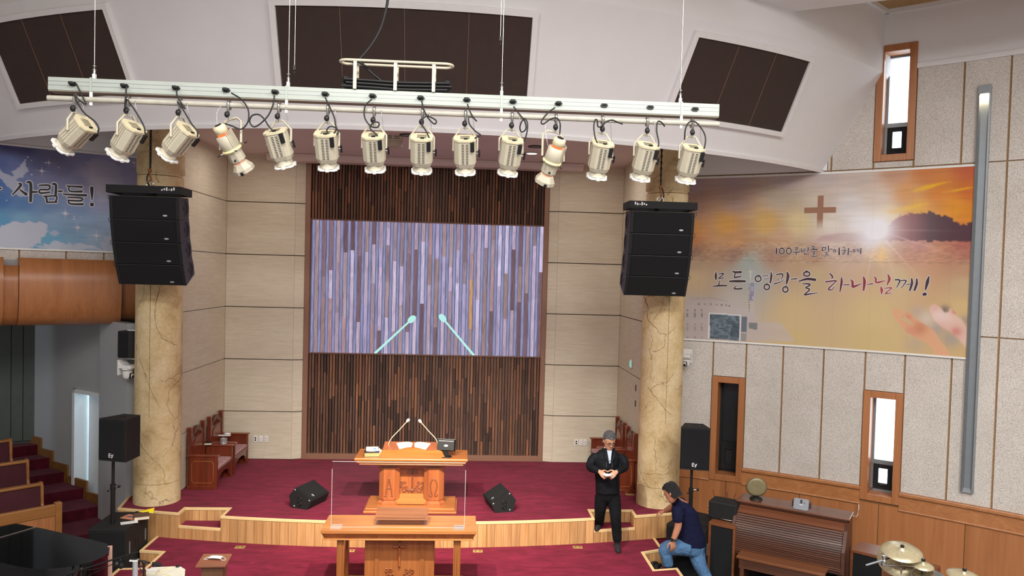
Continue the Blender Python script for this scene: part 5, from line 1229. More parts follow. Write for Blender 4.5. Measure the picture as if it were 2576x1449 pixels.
bk_ = bookp('booklet', (329, 1302), .763, .20, .15, .012, radians(-20), (ORNG, PAGES), 'orange booklet with blue print on the left subwoofer')
MB().bb((-.06, -.02, .0121), (.06, .012, .0128)).build('print_block', solid('booklet_blue_print', '3a4472', .6), bk_)
bookp('paper_pad', (325, 1315), .763, .20, .09, .008, radians(28), (WHITEP, PAGES), 'narrow white paper pad at the edge of the left subwoofer', 'paper', False)
t = thing('yellow_pointer', 'bright yellow plastic horn lying behind the brown songbook', 'pointer', tuple(atz(368, 1291, .763)), radians(6))
MB().ext([(-.10, 0, .02), (.09, -.02, .005), (.09, .03, .05), (.09, .03, .06)], (0, .02, 0)).build('body', solid('yellow_plastic', 'e6cf1e', .4), t)
MB().cyl((-.14, .01, .02), (-.09, .01, .02), .006, 8).build('stem', BLACK, t)

# =================================================================== FLOOR MONITORS
def wedge(px, py, rz, s, label):
    """stage monitor seen end-on: s=+1 grille slopes down to the right, -1 to the left"""
    p = atz(px, py, ZU); t = thing('floor_monitor', label, 'stage monitor', (p.x, p.y, ZU), rz, 'floor monitors')
    prof = [(-.13, 0), (.13, 0), (.195, .135), (-.075, .295), (-.175, .165)]; dp = .46
    m = MB(); m.ext([(s*x, 0, z) for x, z in prof], (0, dp, 0)); m.build('cabinet', BLACKM, t, bevel=.012)
    c, e = Vector((s*.195, 0, .135)), Vector((s*-.075, 0, .295)); u = (e-c).normalized(); n = Vector((s*.16, 0, .27)).normalized(); y0, y1 = .02, dp-.02
    m = MB(); a, b = c+u*.02, e-u*.02; m.ext([a+Vector((0, y0, 0)), b+Vector((0, y0, 0)), b+Vector((0, y1, 0)), a+Vector((0, y1, 0))], n*.010); m.build('grille', BLACKG, t, bevel=.004)
    m = MB(); k = c+u*.07+n*.011; m.ext([k+Vector((0, .10, 0))-u*.02, k+Vector((0, .13, 0))-u*.02, k+Vector((0, .13, 0))+u*.02, k+Vector((0, .10, 0))+u*.02], n*.003); m.build('badge', LOGO, t)
    for zz in (.075, .135):
        q = Vector((s*.0, -.004, zz)); m = MB(); m.tube([q+Vector((.030*cos(a_), 0, .030*sin(a_))) for a_ in [2*pi*k_/16 for k_ in range(16)]], .006, 6, closed=True); m.build('port_ring', BLACK, t)
        m = MB(); m.ball(q+Vector((0, .004, 0)), (.026, .008, .026), 12); m.build('port', BLACKG, t)
    for x, z in ((-.075, .262), (.160, .135), (-.085, .03)): MB().ball((s*x, -.002, z), (.014, .009, .014), 10).build('corner_bolt', GREYTRIM, t)
    return t
wedge(753, 1280, radians(-22), 1, 'black floor monitor left of the pulpit'); wedge(1268, 1289, radians(14), -1, 'black floor monitor right of the pulpit')

# =================================================================== PULPIT
PUL = wood('pulpit_cherry', '98502a', 'b96c38', .3, 2, 10, .04, coat=.3); PULH = wood('pulpit_cherry_top', 'a65e2c', 'c47c3c', .28, 0, 10, .04, coat=.35); CARVE = wood('pulpit_carving', '7d4122', '95542c', .35, 2, 10, .04)
pul = thing('pulpit', 'orange cherry pulpit with carved alpha and omega on twin pillars', 'pulpit', (-.705, 10.82, ZU))
zt = .77
for (w_, d_, z0, z1) in ((1.30, .64, 0, .035), (1.25, .60, .035, .075)): MB().bb((-w_/2, -d_/2-.0, z0), (w_/2, d_/2, z1)).build('plinth', PULH, pul, bevel=.01)
for (w_, d_, z0, z1) in ((1.46, .50, zt-.105, zt-.08), (1.52, .54, zt-.075, zt-.045), (1.58, .58, zt-.04, zt)): MB().bb((-w_/2, -d_/2, z0), (w_/2, d_/2, z1)).build('top_moulding', PULH, pul, bevel=.012)
MB().bb((-.48, -.08, zt-.19), (.48, .2, zt-.105)).build('neck', PUL, pul, bevel=.008); MB().bb((-.50, -.10, zt-.135), (.50, .22, zt-.108)).build('neck_moulding', PUL, pul, bevel=.01)
MB().bb((-.46, .02, .075), (.46, .2, zt-.12)).build('back_panel', PUL, pul); MB().ext([(-.24, -.02, .075), (-.24, -.14, .085), (-.24, -.02, .20)], (.48, 0, 0)).build('kick_slope', PULH, pul)
for s in (-1, 1):
    cx = s*.315; oc = lambda w, y0, d, c: [(cx-w+c, y0-d), (cx+w-c, y0-d), (cx+w, y0-d+c), (cx+w, y0+d), (cx-w, y0+d), (cx-w, y0-d+c)]
    m = MB(); m.prism(oc(.145, -.03, .11, .07), .145, zt-.17); m.build('pillar', PUL, pul, bevel=.004)
    m = MB(); m.loft([[Vector((x, y, z)) for x, y in oc(w, -.03, d, .07)] for w, d, z in ((.165, .13, .075), (.165, .13, .095), (.135, .10, .125), (.145, .11, .15))], 0, False); m.build('pillar_foot', PUL, pul)
    y = -.142
    if s < 0:
        st_ = [[(-.045, -.13), (-.030, -.02), (0, .12)], [(.045, -.13), (.030, -.02), (0, .12)], [(-.03, -.02), (.03, -.02)], [(-.06, -.13), (-.03, -.13)], [(.03, -.13), (.06, -.13)], [(-.012, .12), (.012, .12)]]
    else:
        st_ = [[(-.055, -.12), (-.02, -.12), (-.045, -.02), (-.045, .05), (-.025, .10), (0, .115), (.025, .10), (.045, .05), (.045, -.02), (.02, -.12), (.055, -.12)], [(-.055, -.12), (-.055, -.10)], [(.055, -.12), (.055, -.10)]]
    for k_ in st_: MB().tube(smooth_path([(cx+a, y, .33+b) for a, b in k_], 4), .010, 6).build('carved_letter', CARVE, pul)
MB().bb((-.012, -.005, .28), (.012, .022, .58)).build('cross_upright', CARVE, pul, bevel=.004); MB().bb((-.075, -.005, .49), (.075, .022, .512)).build('cross_arm', CARVE, pul, bevel=.004)
def scrolls(par_, cx, y, z, s, mat, n='carved_vine'):
    for sx in (-1, 1):
        for k in range(5):
            bx_, bz_ = sx*(.05+.028*k)*s, (.0+.035*(k % 3)+.03*(k//2))*s
            pts = []
            for j in range(14):
                r = (.030*(1-j/16))*s; q_ = sx*(j*.55+k*1.1); pts.append((cx+bx_+r*cos(q_), y, z+bz_+r*sin(q_)))
            MB().tube(pts, [.008*s*(1-.4*j/14) for j in range(14)], 5).build(n, mat, par_)
        MB().tube(smooth_path([(cx, y, z-.02*s), (cx+sx*.06*s, y, z+.0*s), (cx+sx*.12*s, y, z-.03*s), (cx+sx*.15*s, y, z+.06*s), (cx+sx*.14*s, y, z+.12*s)], 4), .008*s, 5).build(n, mat, par_)
    MB().ball((cx, y, z-.01*s), (.028*s, .01, .03*s), 10).build('carved_leaf', mat, par_)
scrolls(pul, 0, .014, .245, 1.0, CARVE)
# sloped reading board with a wavy front edge
fb = [(-.47, 0), (-.42, .075), (-.36, .088), (-.28, .08), (-.2, .082), (-.1, .105), (-.03, .115), (0, .110), (.03, .115), (.1, .105), (.2, .082), (.28, .08), (.36, .088), (.42, .075), (.47, 0)]
MB().ext([(x, -.20, zt+z*1.2) for x, z in fb], (0, .025, 0)).build('front_fret', PULH, pul, bevel=.004)
MB().ext([(-.42, -.175, zt), (-.42, .20, zt), (-.42, .20, zt+.13), (-.42, -.175, zt+.05)], (.84, 0, 0)).build('reading_board', PUL, pul)
TOPZ = ZU+zt
t = thing('open_bible', 'large open bible lying on the pulpit reading board', 'book', (-.705, 10.87, TOPZ+.088))
PAGE = solid('cream_pages', 'efe6c8', .7, var=.03)
for s in (-1, 1):
    m = MB(); rows = []
    for j in range(9):
        u_ = j/8; x = s*(.005+.30*u_); z = .028*sin(pi*min(1, u_*1.15)**.6)*.9+.006
        rows.append([Vector((x, -.15, z-.045)), Vector((x, .10, z+.022)), Vector((x, .10, .012)), Vector((x, -.15, -.055))])
    m.loft(rows if s > 0 else rows[::-1], 0, False); m.build('page_block', PAGE, t)
MB().ext([(-.32, -.16, -.058), (-.32, .115, .008), (-.32, .115, .014), (-.32, -.16, -.052)], (.64, 0, 0)).build('cover', solid('red_brown_cover', '6e2a1c', .6), t)
MICM = solid('champagne_microphone', 'd8ccb0', .35, .2)
for s, (b, k1, tip), nm in ((-1, ((975, 1122), (983, 1105), (1025, 1059)), 'champagne gooseneck microphone leaning right from the left of the pulpit'), (1, ((1102, 1124), (1098, 1107), (1058, 1061)), 'champagne gooseneck microphone leaning left beside the pulpit monitor')):
    Y = 10.92; p0_, p1_, p2_ = [aty(x, y, Y) for x, y in (b, k1, tip)]; p0_.z = TOPZ
    t = thing('gooseneck_microphone', nm, 'microphone', tuple(p0_), 0, 'pulpit microphones'); L0 = lambda v: v-p0_
    MB().cyl((0, 0, 0), (0, 0, .02), .022, 14).build('base', MICM, t)
    MB().tube(smooth_path([(0, 0, .0), (0, 0, .05), L0(p1_), L0(p1_)+(p2_-p1_)*.5, L0(p2_)], 6), .0068, 8).build('gooseneck', MICM, t)
    d = (p2_-p1_).normalized(); MB().tube([L0(p2_)-d*.02, L0(p2_)-d*.005, L0(p2_)+d*.015, L0(p2_)+d*.035, L0(p2_)+d*.042], [.010, .019, .023, .018, .006], 14).build('capsule', solid('cream_capsule', 'e8e0d0', .5), t)
# small monitor seen from behind
t = thing('pulpit_monitor', 'small black monitor seen from behind on the right of the pulpit', 'monitor', tuple(aty(1122, 1146, 10.68)), radians(-8)); t.location.z = TOPZ
MB().lathe([(.085, 0), (.085, .006), (.03, .014)], 24).build('foot', BLACK, t)
m = MB(); m.M = T(0, 0, .012); m.bb((-.03, -.012, 0), (.03, .012, .11)); m.build('stem', BLACK, t, bevel=.004)
m = MB(); m.M = T(0, .01, .165) @ RX(radians(-12)); m.loft([[Vector((x*sx_, y, z*sz_)) for x, z in ((-.13, -.085), (.13, -.085), (.13, .085), (-.13, .085))] for y, sx_, sz_ in ((.03, 1, 1), (0, 1, 1), (-.03, .88, .86))], 0, False); m.build('back_shell', BLACK, t, bevel=.006)
m = MB(); m.M = T(0, .01, .165) @ RX(radians(-12)); m.ext([(-.105, -.029, .05), (.105, -.029, .05), (.125, -.006, .078), (-.125, -.006, .078)], (0, -.004, .004)); m.build('vent_panel', WHITEP, t)
m = MB(); m.M = T(0, .01, .165) @ RX(radians(-12)); m.loft([[Vector((.03*f_*cos(q_), -.032, .015*f_*sin(q_)-.01)) for q_ in [2*pi*k/18 for k in range(18)]] for f_ in (1, .02)], 0, False, False); m.build('oval_badge', WHITEP, t)
# closed bible with a note, small porcelain figure
p = aty(932, 1141, 10.68); t = thing('closed_bible', 'thick black bible with a white note on top at the left of the pulpit', 'book', (p.x+.02, 10.68, TOPZ), radians(6))
BKC = solid('black_leather', '15171c', .45); GILT = solid('gilt_edges', 'c9a36a', .45, .2)
MB().bb((-.10, -.075, .004), (.10, .075, .06)).build('pages', GILT, t); MB().bb((-.105, -.08, 0), (.105, .08, .005)).build('back_cover', BKC, t); MB().bb((-.105, -.08, .06), (.105, .08, .068)).build('front_cover', BKC, t); MB().bb((-.105, .072, 0), (.105, .08, .068)).build('spine', BKC, t); MB().bb((-.05, -.05, .068), (.05, -.02, .0686)).build('cover_title', solid('silver_title', '9a9aa0', .5), t)
bn = thing('folded_note', 'folded white note with blue print standing on the closed bible', 'paper', (p.x+.02, 10.71, TOPZ+.069), radians(6))
MB().ext([(-.085, -.03, 0), (-.085, .035, .0), (-.085, .035, .045)], (.17, 0, 0)).build('sheet', WHITEP, bn); MB().ext([(.01, -.012, .013), (.05, -.012, .013), (.06, .01, .03), (.02, .01, .03)], (0, -.002, .002)).build('blue_print', solid('blue_print', '5f86b8', .5), bn)
p = aty(955, 1135, 10.74); t = thing('porcelain_figure', 'small white and gold porcelain ornament beside the wavy reading board', 'ornament', (p.x, 10.72, TOPZ))
PORC = solid('white_porcelain', 'efe6da', .25); MB().lathe([(.028, 0), (.03, .012), (.018, .02), (.024, .045), (.012, .07), (.016, .08), (.004, .10)], 16).build('body', PORC, t)
MB().ball((-.03, -.015, .02), (.02, .02, .02), 10).build('base_ornament', solid('gold_ornament', 'b08a3c', .3, .7), t); MB().ball((.025, .0, .055), (.024, .012, .02), 10).build('wing', PORC, t); MB().ball((-.02, 0, .06), (.02, .012, .016), 10).build('wing', PORC, t)

# =================================================================== COMMUNION TABLE
TAB = wood('table_oak', '7d4a26', '9c6434', .32, 2, 9, .04, coat=.2); TABH = wood('table_oak_top', '9c6030', 'bb7e42', .3, 0, 9, .04, coat=.3)
tb = thing('communion_table', 'broad oak communion table with carved cross on its front panel', 'table', (-.69, 8.785, ZL)); H_ = .79
MB().bb((-.875, -.27, H_-.045), (.875, .27, H_)).build('table_top', TABH, tb, bevel=.005)
m = MB(); m.loft([[Vector((x, y, z)) for x, y in ((-a, -b), (a, -b), (a, b), (-a, b))] for a, b, z in ((.835, .235, H_-.11), (.862, .26, H_-.05), (.862, .26, H_-.046))], 0, False); m.build('cove_moulding', TAB, tb)
MB().bb((-.848, -.248, H_-.125), (.848, .248, H_-.11)).build('bead', TABH, tb, bevel=.004)
MB().bb((-.40, -.10, .05), (.40, .10, H_-.125)).build('centre_panel', TAB, tb, bevel=.004)
for x in (-.26, .26): MB().bb((x-.025, -.112, .05), (x+.025, -.098, H_-.125)).build('panel_pilaster', TAB, tb, bevel=.004)
for sx in (-1, 1):
    for sy in (-1, 1): MB().bb((sx*.66-.042, sy*.16-.05, .05), (sx*.66+.042, sy*.16+.05, H_-.125)).build('leg', TAB, tb, bevel=.006)
    for k in (-1, 0, 1): MB().cyl((sx*.66+k*.024, -.211, .07), (sx*.66+k*.024, -.211, H_-.15), .007, 8).build('flute', TAB, tb)
MB().bb((-.74, -.24, 0), (.74, .18, .05)).build('base_board', TABH, tb, bevel=.008); MB().bb((-.74, -.235, .05), (.74, .235, .075)).build('base_moulding', TABH, tb, bevel=.008)
MB().bb((-.012, -.13, .32), (.012, -.10, .61)).build('cross_upright', CARVE, tb, bevel=.004); MB().bb((-.075, -.13, .535), (.075, -.10, .56)).build('cross_arm', CARVE, tb, bevel=.004)
scrolls(tb, 0, -.112, .18, .9, CARVE)
TZ = ZL+H_
t = thing('reading_stand', 'low walnut reading stand with a sloped top on the communion table', 'book stand', (-.68, 8.80, TZ)); WAL = wood('walnut_stand', '6f452c', '8f5c3a', .35, 0, 10, .04)
MB().bb((-.25, -.09, 0), (.25, .06, .075)).build('box', WAL, t); m = MB(); m.ext([(-.30, -.15, .068), (-.30, .12, .128), (-.30, .12, .145), (-.30, -.15, .085)], (.60, 0, 0)); m.build('sloped_top', WAL, t, bevel=.006); MB().ext([(-.28, -.145, .087), (-.28, -.128, .091), (-.28, -.13, .104), (-.28, -.147, .10)], (.56, 0, 0)).build('book_ledge', WAL, t)
# clear acrylic guard
AC = glassmat('clear_acrylic', (.985, .985, .99), .0, .02, 1.22); ACE = Mat('acrylic_edge', .15); ACE.b.inputs['Base Color'].default_value = (.8, .8, .78, 1); ACE.b.inputs['Alpha'].default_value = .22; ACE = ACE.m
x0, x1 = aty(833, 1325, 8.62).x, aty(1168, 1328, 8.62).x; ztp = aty(836, 1160, 8.62).z
t = thing('acrylic_guard', 'clear acrylic guard standing along the front of the communion table', 'screen', ((x0+x1)/2, 8.62, TZ)); w_ = (x1-x0)
MB().bb((-w_/2, -.003, .0), (w_/2, .003, ztp-TZ)).build('panel', AC, t)
for sx in (-1, 1):
    MB().bb((sx*(w_/2)-.003, -.004, 0), (sx*(w_/2)+.003, .004, ztp-TZ-.09)).build('polished_edge', ACE, t); MB().bb((sx*(w_/2-.06)-.06, -.075, 0), (sx*(w_/2-.06)+.06, .075, .006)).build('foot', ACE, t)
MB().bb((-w_/2, -.004, ztp-TZ-.004), (w_/2, .004, ztp-TZ)).build('top_edge', ACE, t); MB().bb((-w_/2, -.004, 0), (w_/2, .004, .004)).build('bottom_edge', ACE, t)
# =================================================================== CHANCEL CHAIRS
CH = wood('mahogany_chair', '5a2414', '78341e', .3, 2, 10, .05, coat=.25); CHH = wood('mahogany_arm', '6a2c18', '8a3e24', .28, 1, 10, .05, coat=.3); CHD = wood('mahogany_carving', '45190f', '5a2415', .35, 2, 10, .04)
def floral():
    m = Mat('floral_seat_cloth', .9); v = m.coord(); n = m.noise(v, 38, 3, .6, 1.5); m.color(m.ramp(n, [(.40, '7a3a48'), (.50, 'c7a9a6'), (.60, '8a4a56'), (.70, 'd8c4bc')])); return m.m
FLOR = floral(); INLAY = solid('pale_inlay', 'a8703c', .4)
def chancel_chair():
    t = thing('chancel_chair', '', 'chair', (0, 0, 0), 0, 'carved chancel chairs'); hw = .36
    for s in (-1, 1):
        y0 = s*hw; 
        MB().bb((.03, y0-.018, 0), (.43, y0+.018, .50)).build('side_panel', CH, t, bevel=.006)
        MB().bb((.0, y0-.028, .0), (.44, y0+.028, .055)).build('side_plinth', CH, t, bevel=.005)
        MB().bb((-.0, y0-.04, .50), (.47, y0+.04, .525)).build('armrest', CHH, t, bevel=.01)
        MB().bb((.40, y0-.026, .0), (.445, y0+.026, .50)).build('front_post', CH, t, bevel=.006)
        q = [(.10, .10), (.36, .10), (.39, .13), (.39, .40), (.36, .43), (.10, .43), (.07, .40), (.07, .13)]
        MB().tube([(x, y0+s*.0195, z) for x, z in q], .0035, 5, closed=True).build('inlay_line', INLAY, t)
        MB().bb((-.03, y0*.80-.032, 0), (.035, y0*.80+.032, .90)).build('back_post', CH, t, bevel=.008)
        MB().bb((-.035, y0*.80-.036, .90), (.04, y0*.80+.036, .925)).build('post_cap', CHH, t, bevel=.006)
    MB().bb((-.01, -.27, .28), (.02, .27, .76)).build('back_panel', CH, t); 
    pts = [(-.27, .74), (-.25, .80), (-.18, .815), (-.13, .86), (-.06, .895), (0, .905), (.06, .895), (.13, .86), (.18, .815), (.25, .80), (.27, .74)]
    MB().ext([(-.02, y, z) for y, z in pts]+[], (.045, 0, 0)).build('crest', CHD, t, bevel=.006)
    for k in range(5):
        yy = -.12+.06*k; MB().tube([(.03, yy, .745), (.032, yy+.01, .79), (.03, yy-.005, .83-.02*abs(k-2))], .009, 6).build('crest_carving', CH, t)
    MB().ext([(.02, -.18, .32), (.02, .18, .32), (.02, .18, .66), (.02, .09, .71), (.02, 0, .725), (.02, -.09, .71), (.02, -.18, .66)], (.012, 0, 0)).build('back_inset', CHH, t, bevel=.004)
    MB().bb((.02, -.34, .24), (.44, .34, .285)).build('seat', CH, t, bevel=.008); MB().bb((.04, -.32, .285), (.45, .32, .345)).build('cushion', FLOR, t, bevel=.025, seg=3)
    ap = [(-.335, .24), (-.335, .05), (-.29, .05), (-.25, .13), (-.15, .19), (0, .205), (.15, .19), (.25, .13), (.29, .05), (.335, .05), (.335, .24)]
    MB().ext([(.405, y, z) for y, z in ap], (.03, 0, 0)).build('front_apron', CH, t)
    return t
c0_ = chancel_chair(); c0_.location = (-4.14, 11.98, ZU); c0_['label'] = 'carved mahogany armchair just right of the left column'
dup(c0_, (-4.14, 12.86, ZU), 0, 'carved mahogany armchair in the far left corner of the chancel')
dup(c0_, (2.73, 12.0, ZU), pi, 'carved mahogany armchair just left of the right column'); dup(c0_, (2.73, 12.86, ZU), pi, 'carved mahogany armchair in the far right corner of the chancel')
# side boxes that stand between the paired chairs carry books and a tin
AZ = ZU+.526
bookp('hymnal_stack', (520, 1118), AZ, .16, .12, .035, radians(10), (BKC, PAGES), 'small dark hymnal on the armrest of the nearer left chair')
t = thing('tin_can', 'pale striped tin on the armrest of the nearer left chair', 'tin', (-3.84, 12.36, AZ)); MB().lathe([(.055, 0), (.057, .01), (.055, .015), (.055, .085), (.057, .09), (.05, .09), (.05, .08)], 24).build('body', solid('tin_grey', 'a8aaa8', .35, .5, var=.2, scale=60), t); MB().lathe([(.001, .075), (.049, .075)], 24, caps=False).build('contents', WHITEP, t)
bookp('loose_leaflet', (563, 1096), AZ, .22, .07, .012, radians(4), (WHITEP, PAGES), 'white leaflets on the armrest of the far left chair', 'paper', False)
t = thing('white_dish', 'small white folded cloth on the leaflets of the far left chair', 'cloth', tuple(atz(572, 1093, AZ+.013))); MB().ball((0, 0, .016), (.06, .03, .016), 12).build('cloth', WHITEP, t)

# =================================================================== SMALL WALL AND FLOOR FITTINGS
def outlet(p, rz, kind, label):
    t = thing('wall_outlet', label, 'wall outlet', tuple(p), rz, 'chancel wall plates'); MB().bb((-.032, -.012, -.055), (.032, 0, .055)).build('plate', WHITEP, t, bevel=.004); MB().bb((-.022, -.0135, -.042), (.022, -.012, .042)).build('inset', WHITE2, t)
    if kind == 0:
        for z in (-.018, .02): MB().ball((0, -.0135, z), (.015, .004, .015), 12).build('socket', BLACK, t)
    elif kind == 1: MB().ball((0, -.0135, .012), (.006, .003, .006), 10).build('jack', BLACK, t); MB().bb((-.012, -.0145, -.025), (.012, -.0135, -.018)).build('label_strip', GREYTRIM, t)
    else: 
        for z in (-.02, .015): MB().bb((-.012, -.0145, z-.006), (.012, -.0135, z+.006)).build('jack', GREYTRIM, t)
for nm, xs, yy in (('left of the slatted feature', (643, 656.5, 670), 1104), ('right of the slatted feature', (1449.5, 1461, 1472), 1113)):
    for k, x in enumerate(xs): outlet(aty(x, yy, 13.497), 0, k, ('double socket plate' if k == 0 else 'single jack plate' if k == 1 else 'twin jack plate')+' on the wall '+nm)
q = [aty(x, y, 13.48) for x, y in ((669, 1112), (667, 1130), (660, 1150))]
tag(MB().tube(smooth_path(q, 4), .003, 5).build('thin_cord', WHITEP), 'thin white cord dropping from the left wall plates', 'cord')
t = thing('emergency_light', 'small white box with a green glow on the right chancel wall', 'emergency light', tuple(aty(1584, 915, 12.4))); t.location.x = 2.785
MB().bb((-.03, -.055, -.065), (0, .055, .065)).build('box', WHITEP, t, bevel=.008); MB().bb((-.034, -.05, -.05), (-.03, .0, .05)).build('lens', emitter('green_pilot', '49d6c4', 1.2), t)
for k, y in enumerate((976, 1015)):
    p = aty(1596-1.0*k, y, 12.05); t = thing('hinge_plate', 'small dark hinge plate, ' + ('upper' if k == 0 else 'lower') + ' of two on the right chancel wall', 'hinge', (2.79, p.y, p.z)); MB().bb((-.006, -.02, -.05), (0, .02, .05)).build('leaf', GROOVE, t, bevel=.002); MB().cyl((-.006, 0, -.05), (-.006, 0, .05), .006, 8).build('pin', BLACK, t)
BRASS = solid('brass_floor_plate', 'b59a5c', .4, .4, var=.15)
for px, py, lab in ((604, 1377, 'brass floor socket plate left of the pulpit below the step'), (880, 1386, 'brass floor socket plate beside the left table leg'), (1202, 1387, 'brass floor socket plate just right of the communion table'), (1453, 1377, 'brass floor socket plate left of the man in black')):
    p = atz(px, py, ZL); t = thing('floor_socket', lab, 'floor socket', (p.x, p.y, ZL), 0, 'brass floor sockets'); MB().bb((-.065, -.045, 0), (.065, .045, .006)).build('plate', BRASS, t, bevel=.002)
    for x in (-.03, .03): MB().cyl((x, 0, .006), (x, 0, .0075), .016, 12).build('socket', GROOVE, t)
p = atz(1584, 1244, ZU); t = thing('floor_socket', 'brass floor socket plate at the foot of the right chancel chair', 'floor socket', (p.x, p.y, ZU), 0, 'brass floor sockets'); MB().bb((-.065, -.045, 0), (.065, .045, .006)).build('plate', BRASS, t, bevel=.002)
# PTZ cameras and wall speaker
def ptz(p, rz, label):
    t = thing('ptz_camera', label, 'camera', tuple(p), rz, 'white dome cameras')
    MB().ext([(-.075, .10, .0), (.075, .10, .0), (.075, .0, -.0), (.075, -.10, .0), (-.075, -.10, .0)], (0, 0, .05)).build('bracket_tray', WHITEP, t, bevel=.01)
    MB().ext([(-.07, .1, .05), (-.07, .1, .12), (-.07, .02, .05)], (.14, 0, 0)).build('bracket_gusset', WHITEP, t); MB().bb((-.075, .09, -.10), (.075, .11, .12)).build('wall_plate', WHITEP, t, bevel=.006)
    MB().lathe([(.078, 0), (.078, -.035), (.07, -.04)], 24).build('base', WHITEP, t); MB().lathe([(.0795, -.030), (.0795, -.024)], 24).build('base_slot', BLACK, t)
    MB().lathe([(.068, -.04), (.062, -.12), (.045, -.15), (.02, -.155)], 24).build('dome_arms', WHITEP, t)
    MB().bb((-.032, -.075, -.145), (.032, -.03, -.065)).build('camera_head', BLACKM, t, bevel=.012); MB().bb((-.022, -.082, -.135), (.022, -.07, -.075)).build('lens_hood', WHITEP, t, bevel=.006); MB().cyl((0, -.082, -.118), (0, -.088, -.118), .017, 16).build('lens', BLACKG, t)
    return t
ptz(aty(1726, 898, 11.72), radians(-30), 'white dome camera on the wall right of the right column'); p = aty(321, 926, 11.0); ptz((p.x, 11.0, p.z), radians(75), 'white dome camera on the left side of the left column')
t = thing('wall_speaker', 'black curved wall speaker above the camera on the left column', 'loudspeaker', tuple(aty(325, 866, 11.0)), radians(-12))
m = MB(); pts = [(-.12, -.08), (.04, -.08), (.09, -.05), (.12, 0), (.12, .06), (.06, .08), (-.12, .08)]; m.prism(pts, -.19, .19); m.build('cabinet', BLACKM, t, bevel=.01); MB().bb((-.115, -.09, -.175), (.03, -.078, .175)).build('grille', BLACKG, t, bevel=.004)
for z in (-.205, .20): MB().bb((-.02, -.015, z-.006), (.19, .015, z+.006)).build('bracket_arm', WHITEP, t)
p = atp(340, 1195, E_, (uAB.y*0+.6, -.8, 0)); t = thing('light_switch', 'grey light switch on the wall left of the left column', 'light switch', tuple(p), radians(-20)); t.location.y -= .01; MB().bb((-.02, -.012, -.055), (.02, 0, .055)).build('plate', WHITEP, t, bevel=.003); MB().bb((-.012, -.017, -.03), (.012, -.012, .03)).build('rocker', GREYTRIM, t)
# grey vertical wall lamp on the right wall
pt, pb = on_r(2480, 217), on_r(2434, 1236); ph_ = (phi_r(pt)+phi_r(pb))/2; c = arc(RC, RW-.022, ph_, 0); t = thing('wall_light_channel', 'tall grey metal wall light channel right of the sunset banner', 'wall light', (c.x, c.y, 0), -ph_+pi); z0, z1 = pb.z, pt.z
hw_ = .075
for s in (-1, 1): MB().ext([(s*hw_, 0, z0), (s*hw_, .05, z0), (s*(hw_-.02), .06, z0), (s*(hw_-.035), .02, z0), (s*(hw_-.035), 0, z0)], (0, 0, z1-z0)).build('side_rail', GREYTRIM, t)
MB().bb((-hw_+.03, 0, z0), (hw_-.03, .012, z1)).build('back_tray', GREYTRIM, t); MB().bb((-hw_, 0, z1-.11), (hw_, .06, z1)).build('head_cover', GREYTRIM, t, bevel=.004); MB().ext([(-hw_, 0, z0-.002), (-hw_, .055, z0-.002), (-hw_, .02, z0+.05), (-hw_, 0, z0+.05)], (2*hw_, 0, 0)).build('end_cap', GREYTRIM, t)
MB().bb((-.04, .015, z1-.125), (.04, .05, z1-.112)).build('lamp', emitter('warm_wall_lamp', 'ffd9a0', 12.0), t)
_l = bpy.data.lights.new('wall_light_lamp', 'AREA'); _l.energy = 3; _l.color = (1, .8, .5); _l.size = .05; _o = bpy.data.objects.new('wall_light_lamp', _l); COL.objects.link(_o); _o.location = MW(t) @ Vector((0, .035, z1-.13))

# =================================================================== PEOPLE
SKIN1 = solid('skin_tone', 'b98a6e', .55, var=.04); SKIN2 = solid('skin_tone_tan', 'b07a5e', .55, var=.05)
def head_mesh(m, c, fwd, up, s=1.0):
    """head around centre c; fwd is where the face looks"""
    f = Vector(fwd).normalized(); u = Vector(up); u = (u-f*u.dot(f)).normalized(); r = f.cross(u)
    def W(x, y, z): return c+r*(x*s)+f*(y*s)+u*(z*s)
    R = [(-.118, .020, .020, .052), (-.108, .040, .038, .046), (-.085, .056, .060, .030), (-.055, .064, .076, .016), (-.02, .070, .088, .006), (.015, .073, .093, .0), (.05, .073, .095, -.004), (.08, .066, .086, -.008), (.102, .048, .064, -.010), (.115, .020, .030, -.012)]
    m.loft([[W(a*cos(2*pi*k/20), b*sin(2*pi*k/20)+yo, z) for k in range(20)] for z, a, b, yo in R], 0, True)
    m.loft([[W(a*cos(q), .082+yy+b*sin(q), z) for q in [2*pi*k/10 for k in range(10)]] for z, a, b, yy in ((.012, .007, .006, .002), (-.01, .010, .012, .008), (-.030, .016, .016, .012), (-.038, .012, .008, .006))], 0, True)
    for sx in (-1, 1): m.ball(W(sx*.074, -.005, -.008), (.012*s, .018*s, .028*s), 10)
    m.loft([[W(.024*cos(q), .083+.008*sin(q), z) for q in [2*pi*k/10 for k in range(10)]] for z in (-.062, -.056, -.05)], 0, True)
    return W
